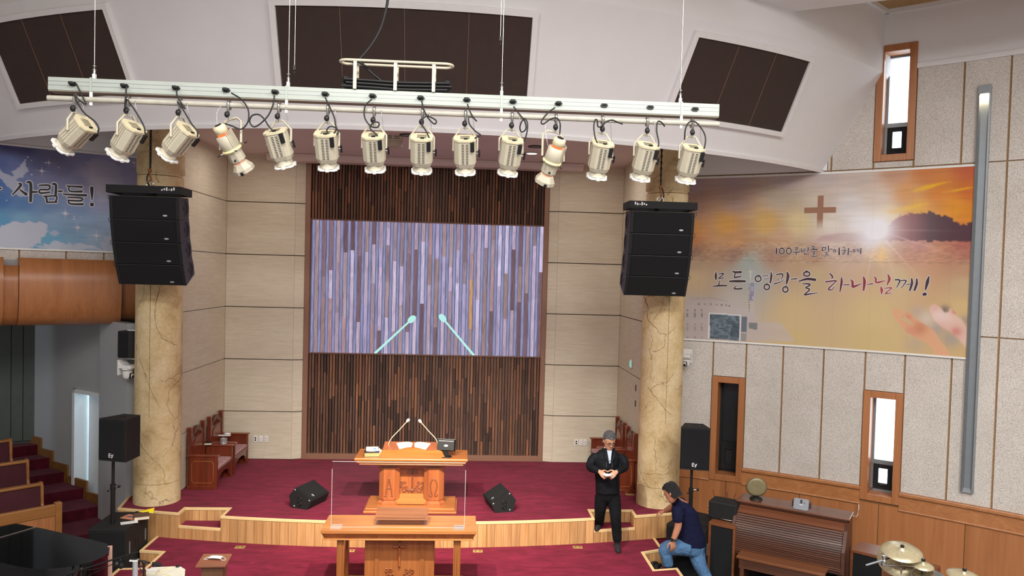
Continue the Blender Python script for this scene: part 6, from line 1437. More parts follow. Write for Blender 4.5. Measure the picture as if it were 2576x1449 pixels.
def hand_mesh(m, w, d, nrm, side, curl=.5, s=1.0, spread=1.0):
    """palm and five fingers from wrist w along d; nrm is the back-of-hand normal; side=+1 puts the thumb on d x nrm"""
    d = Vector(d).normalized(); nrm = Vector(nrm); nrm = (nrm-d*nrm.dot(d)).normalized(); x = d.cross(nrm)*side
    def W(a, b, c): return w+x*(a*s)+d*(b*s)+nrm*(c*s)
    m.loft([[W(hw*cos(q)+off, b, .014*sin(q)*th) for q in [2*pi*k/12 for k in range(12)]] for b, hw, th, off in ((-.01, .026, 1.25, 0), (.02, .033, 1.1, .002), (.055, .042, 1.0, 0), (.085, .042, .8, -.001), (.095, .036, .5, -.002))], 0, True)
    for k, (a, L) in enumerate(((.031, .068), (.011, .078), (-.010, .072), (-.031, .056))):
        p = W(a, .086, 0); pts = [p]; ang = .25*curl; st_ = L/3
        for j in range(3):
            ang += curl*(.5 if j == 0 else .75); dd = d*cos(ang)-nrm*sin(ang)+x*(a*1.2*spread*(1-j*.3)); p = p+dd.normalized()*st_*s; pts.append(p)
        m.tube(smooth_path(pts, 3), [.0095*s*(1-.035*j) for j in range(10)], 8)
    p = W(.034, .022, -.004); t1 = (x*.75+d*.6-nrm*.25).normalized(); t2 = (x*.25+d*.9-nrm*.45*curl).normalized(); m.tube(smooth_path([p, p+t1*.036*s, p+t1*.036*s+t2*.028*s, p+t1*.036*s+t2*.052*s], 3), [.012*s*(1-.03*j) for j in range(10)], 8)
def pj(x, y, Y): return aty(x, y, Y)
def fused(name, m, mat, parent, voxel, smooth=3):
    """overlapping solids grown into one continuous surface"""
    o = m.build(name, mat, parent, world=True)
    r = o.modifiers.new('remesh', 'REMESH'); r.mode = 'VOXEL'; r.voxel_size = voxel; r.use_smooth_shade = True
    if smooth: q = o.modifiers.new('smooth', 'SMOOTH'); q.iterations = smooth; q.factor = .5
    return o
def ell(c, rx, ry, right=(1, 0, 0), fwd=(0, 1, 0), n=24):
    r, f = Vector(right).normalized(), Vector(fwd).normalized(); return [c+r*(rx*cos(2*pi*k/n))+f*(ry*sin(2*pi*k/n)) for k in range(n)]
def limb(m, pts, rad, seg=14): 
    q = smooth_path([Vector((*p, r)).to_4d() if False else Vector(p) for p, r in zip(pts, rad)], 4); rr = []
    for i in range(len(pts)-1): rr += [rad[i]+(rad[i+1]-rad[i])*k/4 for k in range(4)]
    m.tube(q, rr+[rad[-1]], seg)
# ---- man in black walking down the step
m1 = thing('person', 'man in a black jacket stepping down from the platform, holding a white mask', 'person', tuple(Vector((2.03, 10.3, .36))))
Y = 10.3; FW1 = Vector((.16, -.88, -.42)); UP1 = (.05, -.4, 1)
hd = pj(1533, 1108, 10.24); nb = pj(1530, 1133, 10.29)
al, ar_ = pj(1508, 1318, 10.50), pj(1553, 1361, 10.13); tl, tr = pj(1503, 1330, 10.40), pj(1555, 1382, 10.00); tl.z = .555; tr.z = .385
armL = [pj(1501, 1148, 10.31), pj(1490, 1157, 10.29), pj(1485, 1174, 10.22), pj(1496, 1181, 10.11), pj(1508, 1186, 10.03)]
armR = [pj(1559, 1149, 10.31), pj(1569, 1157, 10.29), pj(1572, 1174, 10.22), pj(1562, 1182, 10.11), pj(1551, 1187, 10.03)]
legL = [pj(1514, 1246, 10.33), pj(1511, 1272, 10.33), pj(1509, 1293, 10.37), pj(1508, 1309, 10.45), al]
legR = [pj(1543, 1246, 10.32), pj(1547, 1277, 10.25), pj(1549, 1304, 10.16), pj(1551, 1335, 10.15), ar_]
torso = [(1529, 1240, .172, .118), (1528.5, 1215, .170, .122), (1527.5, 1190, .174, .125), (1527, 1166, .182, .128), (1528, 1150, .186, .118), (1529, 1140, .165, .10), (1530, 1132, .105, .085)]
wl_, wr_ = armL[-1], armR[-1]
m = MB()
m.loft([ell(pj(x, y, Y), rx*.86, ry*.84) for x, y, rx, ry in torso]+[ell(nb+(hd-nb)*.3, .054, .056), ell(nb+(hd-nb)*.75, .052, .056)])
for A_ in (armL, armR): limb(m, A_, [.058, .05, .045, .038, .028])
for A_ in (legL, legR): limb(m, A_, [.085, .075, .058, .05, .038])
head_mesh(m, hd, FW1, UP1, 1.04)
hand_mesh(m, wl_, Vector((.70, -.35, -.55)), Vector((-.3, -.7, .5)), -1, .7); hand_mesh(m, wr_, Vector((-.72, -.35, -.45)), Vector((.3, -.7, .5)), 1, .7)
fused('body', m, SKIN1, m1, .0055, 2)
JK = cloth('black_jacket_cloth', '0c0e14', .7); TR = cloth('black_trousers', '090a0e', .9, .6)
m = MB(); m.loft([ell(pj(x, y, Y), rx, ry) for x, y, rx, ry in torso]+[ell(nb+(hd-nb)*.16+Vector((0, .012, 0)), .074, .068)])
for A_ in (armL, armR): limb(m, A_, [.070, .064, .060, .052, .042], 16)
fused('jacket', m, JK, m1, .011, 4)
m = MB(); m.loft([ell(pj(1528.5, 1226, Y), .155, .11), ell(pj(1528.5, 1240, 10.31), .160, .115), ell(pj(1528.5, 1254, 10.32), .150, .11), ell(pj(1529, 1262, 10.32), .09, .08)])
for A_ in (legL, legR): limb(m, A_, [.098, .088, .074, .068, .060], 16)
fused('trousers', m, TR, m1, .011, 4)
ch_ = pj(1528, 1162, Y)
SOCK_ = solid('dark_sock', '1c1c20', .85)
for a, b in ((al, tl), (ar_, tr)):
    m = MB(); h_ = a-Vector((0, 0, .03)); zf_ = b.z-.025; h_.z = max(zf_+.045, min(h_.z, zf_+.08)); d = b-h_; d.z = 0; d = d.normalized(); q = h_.copy(); q.z = zf_+.03
    m.tube(smooth_path([a+Vector((0, 0, .03)), q-d*.015+Vector((0, 0, .02)), q+d*.06, q+d*.14+Vector((0, 0, -.004)), q+d*.185], 4), [.044]*5+[.042]*4+[.038]*4+[.030]*3+[.02], 12); m.build('sock', SOCK_, m1, world=True)
SHIRT = solid('pale_blue_shirt', 'b4bed2', .7)
f1 = Vector((.05, -1, 0)).normalized(); nx = Vector((1, 0, 0))
for sx in (-1, 1):
    m = MB(); a = nb+Vector((0, -.055, .045)); m.ext([a+nx*(sx*.005)+Vector((0, -.012, -.03)), a+nx*(sx*.062)+Vector((0, .03, .01)), a+nx*(sx*.066)+Vector((0, .02, -.03)), a+nx*(sx*.03)+Vector((0, -.03, -.075))], Vector((0, -.008, .002))); m.build('shirt_collar', SHIRT, m1, world=True)
m = MB(); a = nb+Vector((0, -.088, 0)); m.ext([a+Vector((-.045, .02, .02)), a+Vector((.045, .02, .02)), a+Vector((.012, -.035, -.14)), a+Vector((-.006, -.038, -.15))], Vector((0, -.012, 0))); m.build('shirt_front', SHIRT, m1, world=True)
LAP = cloth('jacket_lapel', '0d0f15', .7, .3)
for sx in (-1, 1):
    m = MB(); a = nb+Vector((0, -.10, 0)); m.ext([a+Vector((sx*.04, .03, .045)), a+Vector((sx*.085, .07, .04)), a+Vector((sx*.075, .0, -.06)), a+Vector((sx*.008, -.04, -.16))], Vector((0, -.016, .004))); m.build('lapel', LAP, m1, world=True)
ZIP = solid('zip_silver', '8a8c92', .4, .5)
for x0 in (-.035, .035): MB().cyl(ch_+Vector((x0, -.137, .03)), ch_+Vector((x0*1.15, -.137, -.05)), .0025, 6).build('pocket_zip', ZIP, m1, world=True)
MB().cyl(ch_+Vector((.005, -.140, .06)), ch_+Vector((.005, -.142, .035)), .005, 6).build('zip_pull', ZIP, m1, world=True)
def hair(t, c, fwd, up, mat, face_cut=-.2, s=1.0, low=-.06):
    f = Vector(fwd).normalized(); u = Vector(up); u = (u-f*u.dot(f)).normalized(); r = f.cross(u); vs = []; m = MB(); n = 26; rows = []
    rr = random.Random(4)
    for i in range(13):
        e = i/12; row = []
        for k in range(n):
            a = 2*pi*k/n; cy = sin(a)     # +1 at the face
            zl = .075 if cy > .35 else (low if cy < -.1 else low+(.075-low)*(cy+.1)/.45)
            z = zl+(.128-zl)*e**.8; zz = (z+.0)/.128
            rad = max(.12, sqrt(max(0, 1-max(0, (z-.03)/.105)**2.2))); j = .006*rr.uniform(-1, 1)
            row.append(c+r*((.081*rad+j)*cos(a)*s)+f*((.104*rad+j)*sin(a)*s-.006*s)+u*((z+j*.6)*s))
        rows.append(row)
    m.loft(rows, 0, True); return m.build('hair', mat, t, world=True)
def hairmat(name, a, b):
    m = Mat(name, .6); n = m.noise(m.coord(), 42, 5, .65, 2.0); m.color(m.ramp(n, [(.35, a), (.65, b)])); m.bump(n, 1.0, .03); return m.m
hair(m1, hd, FW1, UP1, hairmat('grey_hair', '242527', '8a8b8d'), s=1.05)
def face(t, c, fwd, up, glasses):
    f = Vector(fwd).normalized(); u = Vector(up); u = (u-f*u.dot(f)).normalized(); r = f.cross(u); W = lambda x, y, z: c+r*x+f*y+u*z
    DK = solid('eye_dark', '1d1512', .3); LIP = solid('lip_tone', '8a5a4c', .5); FR = solid('glasses_frame', '20202a', .3)
    for sx in (-1, 1):
        m = MB(); m.ball(W(sx*.031, .083, .004), (.012, .008, .005), 10); m.build('eye', DK, t, world=True)
        m = MB(); m.tube([W(sx*.012, .096, .022), W(sx*.032, .096, .027), W(sx*.05, .086, .022)], .0035, 6); m.build('eyebrow', DK, t, world=True)
        if glasses:
            m = MB(); m.tube([W(sx*.032+.024*cos(a), .100-.004*abs(cos(a)), .002+.016*sin(a)) for a in [2*pi*k/14 for k in range(14)]], .002, 5, closed=True); m.build('glasses_rim', FR, t, world=True)
            m = MB(); m.tube([W(sx*.056, .094, .006), W(sx*.076, .05, .004), W(sx*.078, 0, .0)], .002, 5); m.build('glasses_temple', FR, t, world=True)
    if glasses: m = MB(); m.tube([W(-.009, .104, .004), W(0, .106, .006), W(.009, .104, .004)], .002, 5); m.build('glasses_bridge', FR, t, world=True)
    m = MB(); m.tube([W(-.022, .088, -.058), W(0, .094, -.056), W(.022, .088, -.058)], .004, 6); m.build('mouth', LIP, t, world=True)
face(m1, hd, FW1, UP1, True)
# the mask he holds
mk = pj(1527, 1193, 9.955); t = thing('face_mask', 'white face mask held in both hands by the man in black', 'face mask', tuple(mk))
MB().ext([(-.055, 0, .012), (.05, .004, .004), (.055, .002, -.02), (-.02, -.004, -.028), (-.055, 0, -.005)], (0, -.008, .002)).build('cloth', WHITEP, t, bevel=.003)
MB().tube([(.075+.018*cos(a), 0, -.02+.024*sin(a)) for a in [2*pi*k/14 for k in range(14)]], .0025, 5, closed=True).build('ear_loop', WHITEP, t)

# ---- man in a navy polo climbing onto the lower platform
m2 = thing('person', 'man in a navy polo shirt and jeans leaning onto the platform, seen from behind', 'person', (3.1, 9.65, 0))
Y = 9.62; hd = pj(1690, 1239, 9.60); nb = pj(1712, 1258, 9.62)
al, ar_ = pj(1682, 1424, 9.62), pj(1790, 1474, 9.42); tl, tr = al+Vector((-.10, .0, -.07)), ar_+Vector((-.10, .03, -.06)); tl.z = .20; tr.z = .03
armL = [pj(1706, 1276, 9.53), pj(1705, 1300, 9.49), pj(1706, 1322, 9.48), pj(1700, 1342, 9.48), pj(1693, 1360, 9.48)]
armR = [pj(1715, 1266, 9.72), pj(1702, 1272, 9.85), pj(1691, 1276, 9.95), pj(1682, 1281, 10.06), pj(1673, 1285, 10.14)]
legL = [pj(1735, 1378, 9.58), pj(1705, 1377, 9.60), pj(1674, 1380, 9.62), pj(1677, 1402, 9.62), al]
legR = [pj(1750, 1382, 9.66), pj(1755, 1402, 9.60), pj(1762, 1424, 9.53), pj(1775, 1448, 9.47), ar_]
torso = [(1741, 1372, .178, .135), (1741, 1352, .180, .135), (1737, 1330, .170, .13), (1731, 1303, .162, .13), (1727, 1280, .158, .13), (1722, 1266, .128, .11), (1717, 1257, .085, .08)]
tilt2 = [(1, 0, -.05), (1, 0, -.10), (1, 0, -.18), (1, 0, -.22), (1, 0, -.32), (1, 0, -.45), (1, 0, -.5)]
wl_, wr_ = armL[-1], armR[-1]; el = armL[2]
FW2 = Vector((-.66, .50, -.55)); UP2 = (-.3, .2, 1)
m = MB(); m.loft([ell(pj(x, y, Y), rx*.86, ry*.84, q) for (x, y, rx, ry), q in zip(torso, tilt2)]+[ell(nb+(hd-nb)*.4, .058, .058, (1, 0, -.8)), ell(nb+(hd-nb)*.8, .055, .058, (1, 0, -.6))])
for A_ in (armL, armR): limb(m, A_, [.06, .052, .047, .042, .030])
for A_ in (legL, legR): limb(m, A_, [.09, .08, .06, .05, .038])
head_mesh(m, hd, FW2, UP2, 1.04)
hand_mesh(m, wl_, Vector((.06, .0, -1)), Vector((.3, -1, 0)), 1, .35); hand_mesh(m, wr_, Vector((-.85, .35, -.35)), Vector((-.2, .1, 1)), -1, .55)
fused('body', m, SKIN2, m2, .0055, 2)
NV = cloth('navy_polo', '0f1330', .85); JN = cloth('blue_denim', '4a6c90', .9, 1.0)
m = MB(); m.loft([ell(pj(x, y, Y), rx, ry, q) for (x, y, rx, ry), q in zip(torso, tilt2)]+[ell(nb+(hd-nb)*.12, .072, .070, (1, 0, -.7))])
limb(m, armL[:2]+[armL[1]+(armL[2]-armL[1])*.55], [.088, .076, .066], 16); limb(m, armR[:2], [.085, .072], 16)
fused('polo_shirt', m, NV, m2, .011, 4)
m = MB(); m.loft([ell(pj(1742, 1362, Y), .160, .125), ell(pj(1742, 1376, Y), .165, .13), ell(pj(1742, 1390, Y), .15, .12), ell(pj(1744, 1398, Y), .09, .08)])
for A_ in (legL, legR): limb(m, A_, [.115, .105, .088, .076, .066], 16)
fused('jeans', m, JN, m2, .011, 4)
for a, b in ((al, tl), (ar_, tr)):
    m = MB(); q = Vector((a.x, a.y, b.z+.02)); d = Vector((b.x-a.x, b.y-a.y, 0)).normalized(); m.tube(smooth_path([a, q-d*.02+Vector((0, 0, .03)), q+d*.06, q+d*.15, q+d*.19], 4), [.044]*5+[.044]*4+[.040]*4+[.034]*3+[.02], 12); m.build('shoe', BLACKM, m2, world=True)
hair(m2, hd, FW2, UP2, hairmat('black_hair', '121315', '2c2d30'), s=1.06, low=-.075)
face(m2, hd, FW2, UP2, False)
m = MB(); d = (wl_-el).normalized(); u = d.orthogonal().normalized(); v = d.cross(u); c = wl_-d*.02; m.tube([c+u*(.036*cos(a))+v*(.036*sin(a)) for a in [2*pi*k/16 for k in range(16)]], .008, 6, closed=True); m.build('watch_strap', BLACK, m2, world=True)
MB().box(c+Vector((-.028, -.028, 0)), (.03, .02, .036), R=RZ(radians(-45)).to_3x3()).build('watch_case', BLACKG, m2, bevel=.004, world=True)
# shoes left on the side step
for k, (px, py, lab) in enumerate(((1645, 1424, 'black and white shoe left on the side step, nearer the post'), (1655, 1430, 'black and white shoe left on the side step, beside the jeans leg'))):
    p = atz(px, py, .17); t = thing('shoe', lab, 'shoe', (p.x, p.y, .17), radians(60), 'shoes on the side step'); MB().loft([[Vector((x, w_*cos(a), .0+max(0, h_*(.5+.5*sin(a))))) for a in [2*pi*j/12 for j in range(12)]] for x, w_, h_ in ((-.12, .02, .05), (-.10, .036, .085), (-.04, .036, .075), (.04, .042, .055), (.10, .036, .04), (.13, .014, .025))], 0, True).build('upper', BLACKM, t); MB().bb((-.125, -.038, 0), (.13, .038, .014)).build('sole', WHITEP, t, bevel=.006)
# =================================================================== ORGAN CORNER
ORG = wood('organ_walnut', '432619', '5f3a2a', .42, 0, 8, .04, coat=.05); ORGT = wood('organ_top', '5f3826', '7c4c34', .28, 0, 8, .04, coat=.3)
oz = 1.15; a_ = Vector((3.70, 9.80, 0)); b_ = Vector((4.80, 9.03, 0)); u_ = (b_-a_).normalized(); ang = atan2(u_.y, u_.x); OW = (b_-a_).length
og = thing('organ', 'walnut roll-top organ standing against the wainscot', 'organ', tuple((a_+b_)/2), ang)
# local: x along the keyboard, -y toward the player
hw = OW/2
for s in (-1, 1):
    MB().ext([(s*hw-.02, -.20, .52), (s*hw-.02, .36, .0), (s*hw-.02, .36, oz-.03), (s*hw-.02, .06, oz-.03), (s*hw-.02, -.10, 1.02), (s*hw-.02, -.26, .80), (s*hw-.02, -.26, .52)], (.04, 0, 0)).build('side_cheek', ORG, og, bevel=.005)
    MB().bb((s*(hw-.05)-.035, -.05, 0), (s*(hw-.05)+.035, .30, .54)).build('leg', ORG, og, bevel=.004)
MB().bb((-hw-.03, .0, oz-.03), (hw+.03, .38, oz)).build('top_board', ORGT, og, bevel=.008)
MB().bb((-hw, .02, oz-.055), (hw, .36, oz-.03)).build('top_moulding', ORG, og, bevel=.006)
MB().ext([(-hw+.02, .05, oz-.055), (-hw+.02, -.10, 1.02), (-hw+.02, -.09, 1.0), (-hw+.02, .05, oz-.08)], (OW-.04, 0, 0)).build('upper_lid', ORGT, og)
p0_, p1_ = Vector((0, -.11, 1.01)), Vector((0, -.26, .58)); n = 17
for k in range(n):
    f0, f1_ = k/n, (k+1)/n; qa = p0_+(p1_-p0_)*f0; qb = p0_+(p1_-p0_)*f1_; bul = lambda f: Vector((0, -.05*sin(pi*f), 0)); qa += bul(f0); qb += bul(f1_); nrm = Vector((0, -(qa.z-qb.z), qa.y-qb.y)).normalized(); nrm = nrm if nrm.y < 0 else -nrm
    m = MB(); e = (qb-qa)*.06; m.ext([Vector((-hw+.025, 0, 0))+qa+e, Vector((-hw+.025, 0, 0))+qb-e, Vector((-hw+.025, 0, 0))+qb-e*2+nrm*.010, Vector((-hw+.025, 0, 0))+qa+e*2+nrm*.010], (OW-.05, 0, 0)); m.build('tambour_slat', ORG, og)
MB().ext([(-hw+.02, -.10, .98), (-hw+.02, -.24, .58), (-hw+.02, -.20, .58), (-hw+.02, -.06, .98)], (OW-.04, 0, 0)).build('tambour_backing', DARKBACK, og)
for z in (.565, .59): MB().bb((-hw+.02, -.275, z), (hw-.02, -.262, z+.012)).build('pull_rail', ORGT, og, bevel=.003)
MB().bb((-hw+.01, -.25, .52), (hw-.01, .30, .56)).build('key_bed', ORG, og, bevel=.004); MB().bb((-hw+.06, .10, .02), (hw-.06, .14, .52)).build('knee_panel', BLACKG, og)
MB().bb((-hw+.08, .30, 0), (hw-.08, .34, oz-.06)).build('back_panel', ORG, og)
for s in (-1, 1): MB().bb((s*(hw-.14)-.10, -.20, .495), (s*(hw-.14)+.10, -.05, .52)).build('bracket', ORGT, og, bevel=.006)
for x in (.12, .20): MB().bb((x-.018, .085, .33), (x+.018, .10, .345)).build('foot_stop', STEEL, og)
# bench
bp = [atz(1853, 1397, .58), atz(2076, 1445, .58)]; d = bp[1]-bp[0]; L = d.length; bc = (bp[0]+bp[1])/2
t = thing('organ_bench', 'walnut organ bench in front of the organ', 'bench', (bc.x, bc.y, 0), atan2(d.y, d.x)); BN = wood('bench_top', '6a3f24', '8a5634', .3, 0, 8, .03, coat=.3)
MB().bb((-L/2, -.02, .55), (L/2, .28, .585)).build('seat', BN, t, bevel=.006); MB().bb((-L/2+.03, .0, .43), (L/2-.03, .025, .55)).build('apron', ORG, t); MB().bb((-L/2+.03, .235, .43), (L/2-.03, .26, .55)).build('apron', ORG, t)
for s in (-1, 1): MB().bb((s*(L/2-.07)-.025, .0, 0), (s*(L/2-.07)+.025, .26, .55)).build('end_panel', ORG, t, bevel=.004)
MB().bb((-L/2+.09, .09, .10), (L/2-.09, .13, .14)).build('stretcher', ORG, t)
# pedal board under the bench
pd = thing('pedal_board', 'wooden organ pedal board showing under the bench', 'pedal board', (bc.x, bc.y, 0), atan2(d.y, d.x))
for k in range(11): MB().bb((-.42+k*.075, .02, .05), (-.395+k*.075, .55, .09+(.06 if k % 3 == 1 else 0))).build('pedal', ORG if k % 3 == 1 else solid('pale_pedal', 'b58a50', .4), pd, bevel=.004)
MB().bb((-.46, .02, 0), (.46, .56, .05)).build('pedal_frame', BLACKM, pd)
# speaker cabinets either side of the organ
def tone_cab(px0, px1, z, dep, label):
    p, q = atz(*px0, z), atz(*px1, z); d = q-p; L = d.length; c = (p+q)/2
    t = thing('tone_cabinet', label, 'speaker cabinet', (c.x, c.y, 0), atan2(d.y, d.x), 'organ tone cabinets')
    TC = wood('cabinet_walnut', '6e4126', '875232', .35, 0, 8, .03)
    MB().bb((-L/2, 0, z-.04), (L/2, dep, z)).build('top_board', TC, t, bevel=.005)
    for s in (-1, 1): MB().bb((s*(L/2-.015)-.015, 0, 0), (s*(L/2-.015)+.015, dep, z-.04)).build('side_panel', TC, t)
    MB().bb((-L/2+.03, .012, .03), (L/2-.03, dep-.02, z-.045)).build('grille_cloth', BLACKG, t)
    return t
tone_cab((1783, 1312), (1850, 1326), .87, .40, 'dark tone cabinet between the jeans man and the organ')
tone_cab((2140, 1381), (2226, 1402), .74, .40, 'dark tone cabinet with walnut top right of the organ'); tone_cab((2300, 1430), (2345, 1442), .62, .35, 'low walnut tone cabinet behind the drum kit')
# covered black case on top of the first cabinet
p, q = atz(1780, 1302, .88), atz(1851, 1316, .88); d = q-p; t = thing('covered_case', 'black cloth covered equipment case with thin rods beside the organ', 'equipment case', (*((p+q)/2)[:2], .872), atan2(d.y, d.x)); L = d.length
MB().bb((-L/2, .02, 0), (L/2, .30, .24)).build('cloth_cover', solid('black_cover_cloth', '0e0f12', .7, var=.2, bump=.4, bscale=30), t, bevel=.02)
for x, dx in ((-.17, -.02), (.02, -.02), (.09, .03)): MB().cyl((x, .2, .24), (x+dx, .2, .34), .004, 6).build('rod', solid('red_brown_rod', '4a1f1a', .5), t)
for k in range(4): MB().bb((-L/2-.004, .03, .03+k*.05), (-L/2+.01, .06, .045+k*.05)).build('latch', STEEL, t)
MB().ball((.06, .02, .02), (.09, .01, .008), 10).build('silver_edge', STEEL, t)
# round speaker-like fan and the white timer on the organ
OM = MW(og)
t = thing('round_mesh_speaker', 'round gold mesh disc on a small foot at the left of the organ top', 'speaker', tuple(OM @ Vector((-hw+.19, .17, oz))), ang+.35)
GM = solid('gold_mesh', '8f8664', .5, .3, var=.15, scale=80); m = MB(); m.M = T(0, 0, .165) @ RX(radians(-80)); m.lathe([(.001, -.012), (.10, -.02), (.128, -.016), (.128, .016), (.10, .02), (.001, .012)], 36); m.build('mesh_disc', GM, t)
m = MB(); m.M = T(0, 0, .165) @ RX(radians(-80)); m.tube([(.13*cos(q_), .13*sin(q_), 0) for q_ in [2*pi*k/36 for k in range(36)]], .007, 6, closed=True); m.build('rim', solid('dark_gold_rim', '6f6850', .35, .5), t)
MB().lathe([(.085, 0), (.085, .012), (.07, .026), (.02, .034)], 24).build('foot', BLACK, t); MB().cyl((0, 0, .02), (0, .0, .05), .02, 12).build('neck', BLACK, t)
t = thing('digital_timer', 'grey rounded digital timer leaning at the front of the organ top', 'timer', tuple(OM @ Vector((.12, .035, oz))), ang)
TG = solid('grey_timer_face', '868a92', .5); m = MB(); m.M = T(0, 0, .075) @ RX(radians(-18)); m.ext([(x*.09, -.02, z*.07) for x, z in ((-1, -.8), (-.85, -1), (.85, -1), (1, -.8), (1.02, 0), (1, .8), (.85, 1), (-.85, 1), (-1, .8), (-1.02, 0))], (0, .03, 0)); m.build('face', TG, t, bevel=.008)
for s in (-1, 1): MB().bb((s*.10-.018, -.005, .03), (s*.10+.018, .03, .12)).build('wing', solid('brown_wing', '4a2f28', .5), t, bevel=.012)
m = MB(); m.M = T(0, 0, .075) @ RX(radians(-18)); m.bb((-.012, -.024, .01), (.012, -.019, .055)); m.build('display', BLACK, t)
m = MB(); m.M = T(0, 0, .075) @ RX(radians(-18)); m.bb((.035, -.024, .015), (.042, -.019, .03)); m.build('button', BLACK, t)
m = MB(); m.M = T(0, 0, .075) @ RX(radians(-18)); m.bb((-.02, -.023, -.012), (.02, -.019, -.004)); m.build('legend', WHITEP, t)
pts = [on_r(2160, 1268, .07), on_r(2160, 1280, .09), on_r(2155, 1300, .15), OM @ Vector((hw+.03, .30, oz-.03))]
tag(MB().tube(smooth_path(pts, 5), .006, 6).build('white_cable', WHITEP), 'white cable hanging from the window sill to the organ', 'cable')

# =================================================================== DRUM KIT (only its top shows)
CYM = solid('cymbal_bronze', 'c9bf9c', .38, .45, var=.12, scale=30)
def cymbal(px, py, Y, r, tilt, rz, label, text=False):
    p = aty(px, py, Y); t = thing('cymbal', label, 'cymbal', tuple(p), 0, 'drum kit cymbals'); t.rotation_euler = (radians(tilt), 0, rz)
    MB().lathe([(.006, .034), (r*.10, .032), (r*.17, .012), (r*.22, .004), (r*.6, -.008), (r, -.024), (r, -.0255), (r*.6, -.010), (r*.2, .001), (.006, .02)], 48, caps=False).build('bronze', CYM, t)
    MB().cyl((0, 0, .02), (0, 0, .065), .008, 10).build('wing_nut', STEEL, t); MB().lathe([(.02, .034), (.02, .05)], 12).build('felt', BLACK, t)
    if text:
        q_ = [(-.3, -.5), (-.2, -.5), (-.1, -.5), (0, -.5), (.1, -.5), (.2, -.5), (.3, -.5)]
        for k, (x, y) in enumerate(q_): MB().bb((x*r-.008, y*r-.012, -.0075), (x*r+.006, y*r+.010, -.0065)).build('stamped_mark', BLACK, t)
    zf = p.z; 
    return t, p
HWD = CHROME
t, p = cymbal(2269, 1383, 7.6, .20, 14, radians(-18), 'large crash cymbal tilted toward the viewer above the drum kit')
t2, p2 = cymbal(2262, 1402, 7.75, .22, 40, radians(-40), 'steeply tilted stamped cymbal directly beneath the crash cymbal', True)
t3, p3 = cymbal(2322, 1418, 7.45, .105, 10, radians(-15), 'small splash cymbal between the two larger cymbals'); t4, p4_ = cymbal(2425, 1443, 7.4, .16, 8, 0, 'ride cymbal at the bottom edge beside the music stand')
def stand(p, label, boom=None):
    s = thing('cymbal_stand', label, 'cymbal stand', (p.x, p.y, 0), 0, 'cymbal stands')
    MB().cyl((0, 0, .25), (0, 0, p.z+.02), .010, 10).build('tube', HWD, s); MB().lathe([(.016, p.z*.55), (.022, p.z*.56), (.022, p.z*.60), (.016, p.z*.61)], 12).build('height_clamp', HWD, s)
    for k in range(3):
        q = 2*pi*k/3+.4; MB().tube([(0, 0, .34), (.16*cos(q), .16*sin(q), .15), (.30*cos(q), .30*sin(q), .01)], .009, 8).build('tripod_leg', HWD, s); MB().ball((.30*cos(q), .30*sin(q), .012), .014, 8).build('rubber_foot', BLACK, s)
    return s
sA = stand(p+Vector((.02, .03, -.08)), 'chrome stand under the large crash cymbal'); sB = stand(p3, 'chrome stand under the small splash cymbal'); sC = stand(p4_, 'chrome stand under the ride cymbal')
br = thing('boom_arm', 'chrome boom arm with a grey rod reaching left of the cymbals', 'boom arm', tuple(aty(2225, 1410, 7.6)))
I0 = lambda x, y, Y=7.6: aty(x, y, Y)-br.location
MB().cyl(I0(2178, 1422), I0(2225, 1408), .011, 10).build('grey_rod', GREYTRIM, br); MB().cyl(I0(2225, 1408), I0(2264, 1394, 7.7), .007, 8).build('boom_rod', BLACKM, br)
MB().ball(I0(2224, 1412), (.03, .03, .035), 12).build('joint', CHROME, br); MB().cyl(I0(2224, 1404), I0(2224, 1398), .02, 10).build('wing_screw', CHROME, br); MB().cyl(I0(2218, 1420), I0(2300, 1428), .014, 10).build('cross_tube', CHROME, br); MB().cyl(I0(2300, 1428), I0(2330, 1436), .010, 8).build('cross_rod', CHROME, br)
tp = aty(2335, 1462, 7.35); t = thing('tom_drum', 'chrome rimmed tom drum at the bottom edge under the cymbals', 'drum', tuple(tp)); t.rotation_euler = (radians(12), 0, radians(-15))
MB().lathe([(.15, -.22), (.15, .05)], 40).build('shell', wood('drum_shell', '8a5a2a', 'a87438', .3, 2, 9, .03), t); MB().lathe([(.152, .03), (.158, .03), (.158, .06), (.15, .062)], 40).build('rim', CHROME, t); MB().lathe([(.001, .052), (.15, .052)], 40, caps=False).build('drum_head', WHITEP, t)
for k in range(8): q = 2*pi*k/8; MB().cyl((.16*cos(q), .16*sin(q), -.06), (.16*cos(q), .16*sin(q), .05), .006, 6).build('tension_rod', CHROME, t)
ms = aty(2530, 1500, 7.0); t = thing('music_stand', 'black music stand cut off at the bottom right', 'music stand', (ms.x, ms.y, 0), radians(-30)); MB().cyl((0, .03, .02), (0, .03, ms.z), .012, 10).build('post', BLACK, t)
m = MB(); m.M = T(0, 0, ms.z-.02) @ RX(radians(-20)); m.bb((-.25, -.006, -.15), (.25, .0, .16)); m.build('desk', BLACKM, t, bevel=.004); m = MB(); m.M = T(0, 0, ms.z-.02) @ RX(radians(-20)); m.bb((-.25, -.06, -.16), (.25, .0, -.15)); m.build('ledge', BLACKM, t)
for k in range(3): q = 2*pi*k/3; MB().cyl((0, .03, .15), (.25*cos(q), .03+.25*sin(q), .01), .01, 8).build('tripod_leg', BLACK, t)

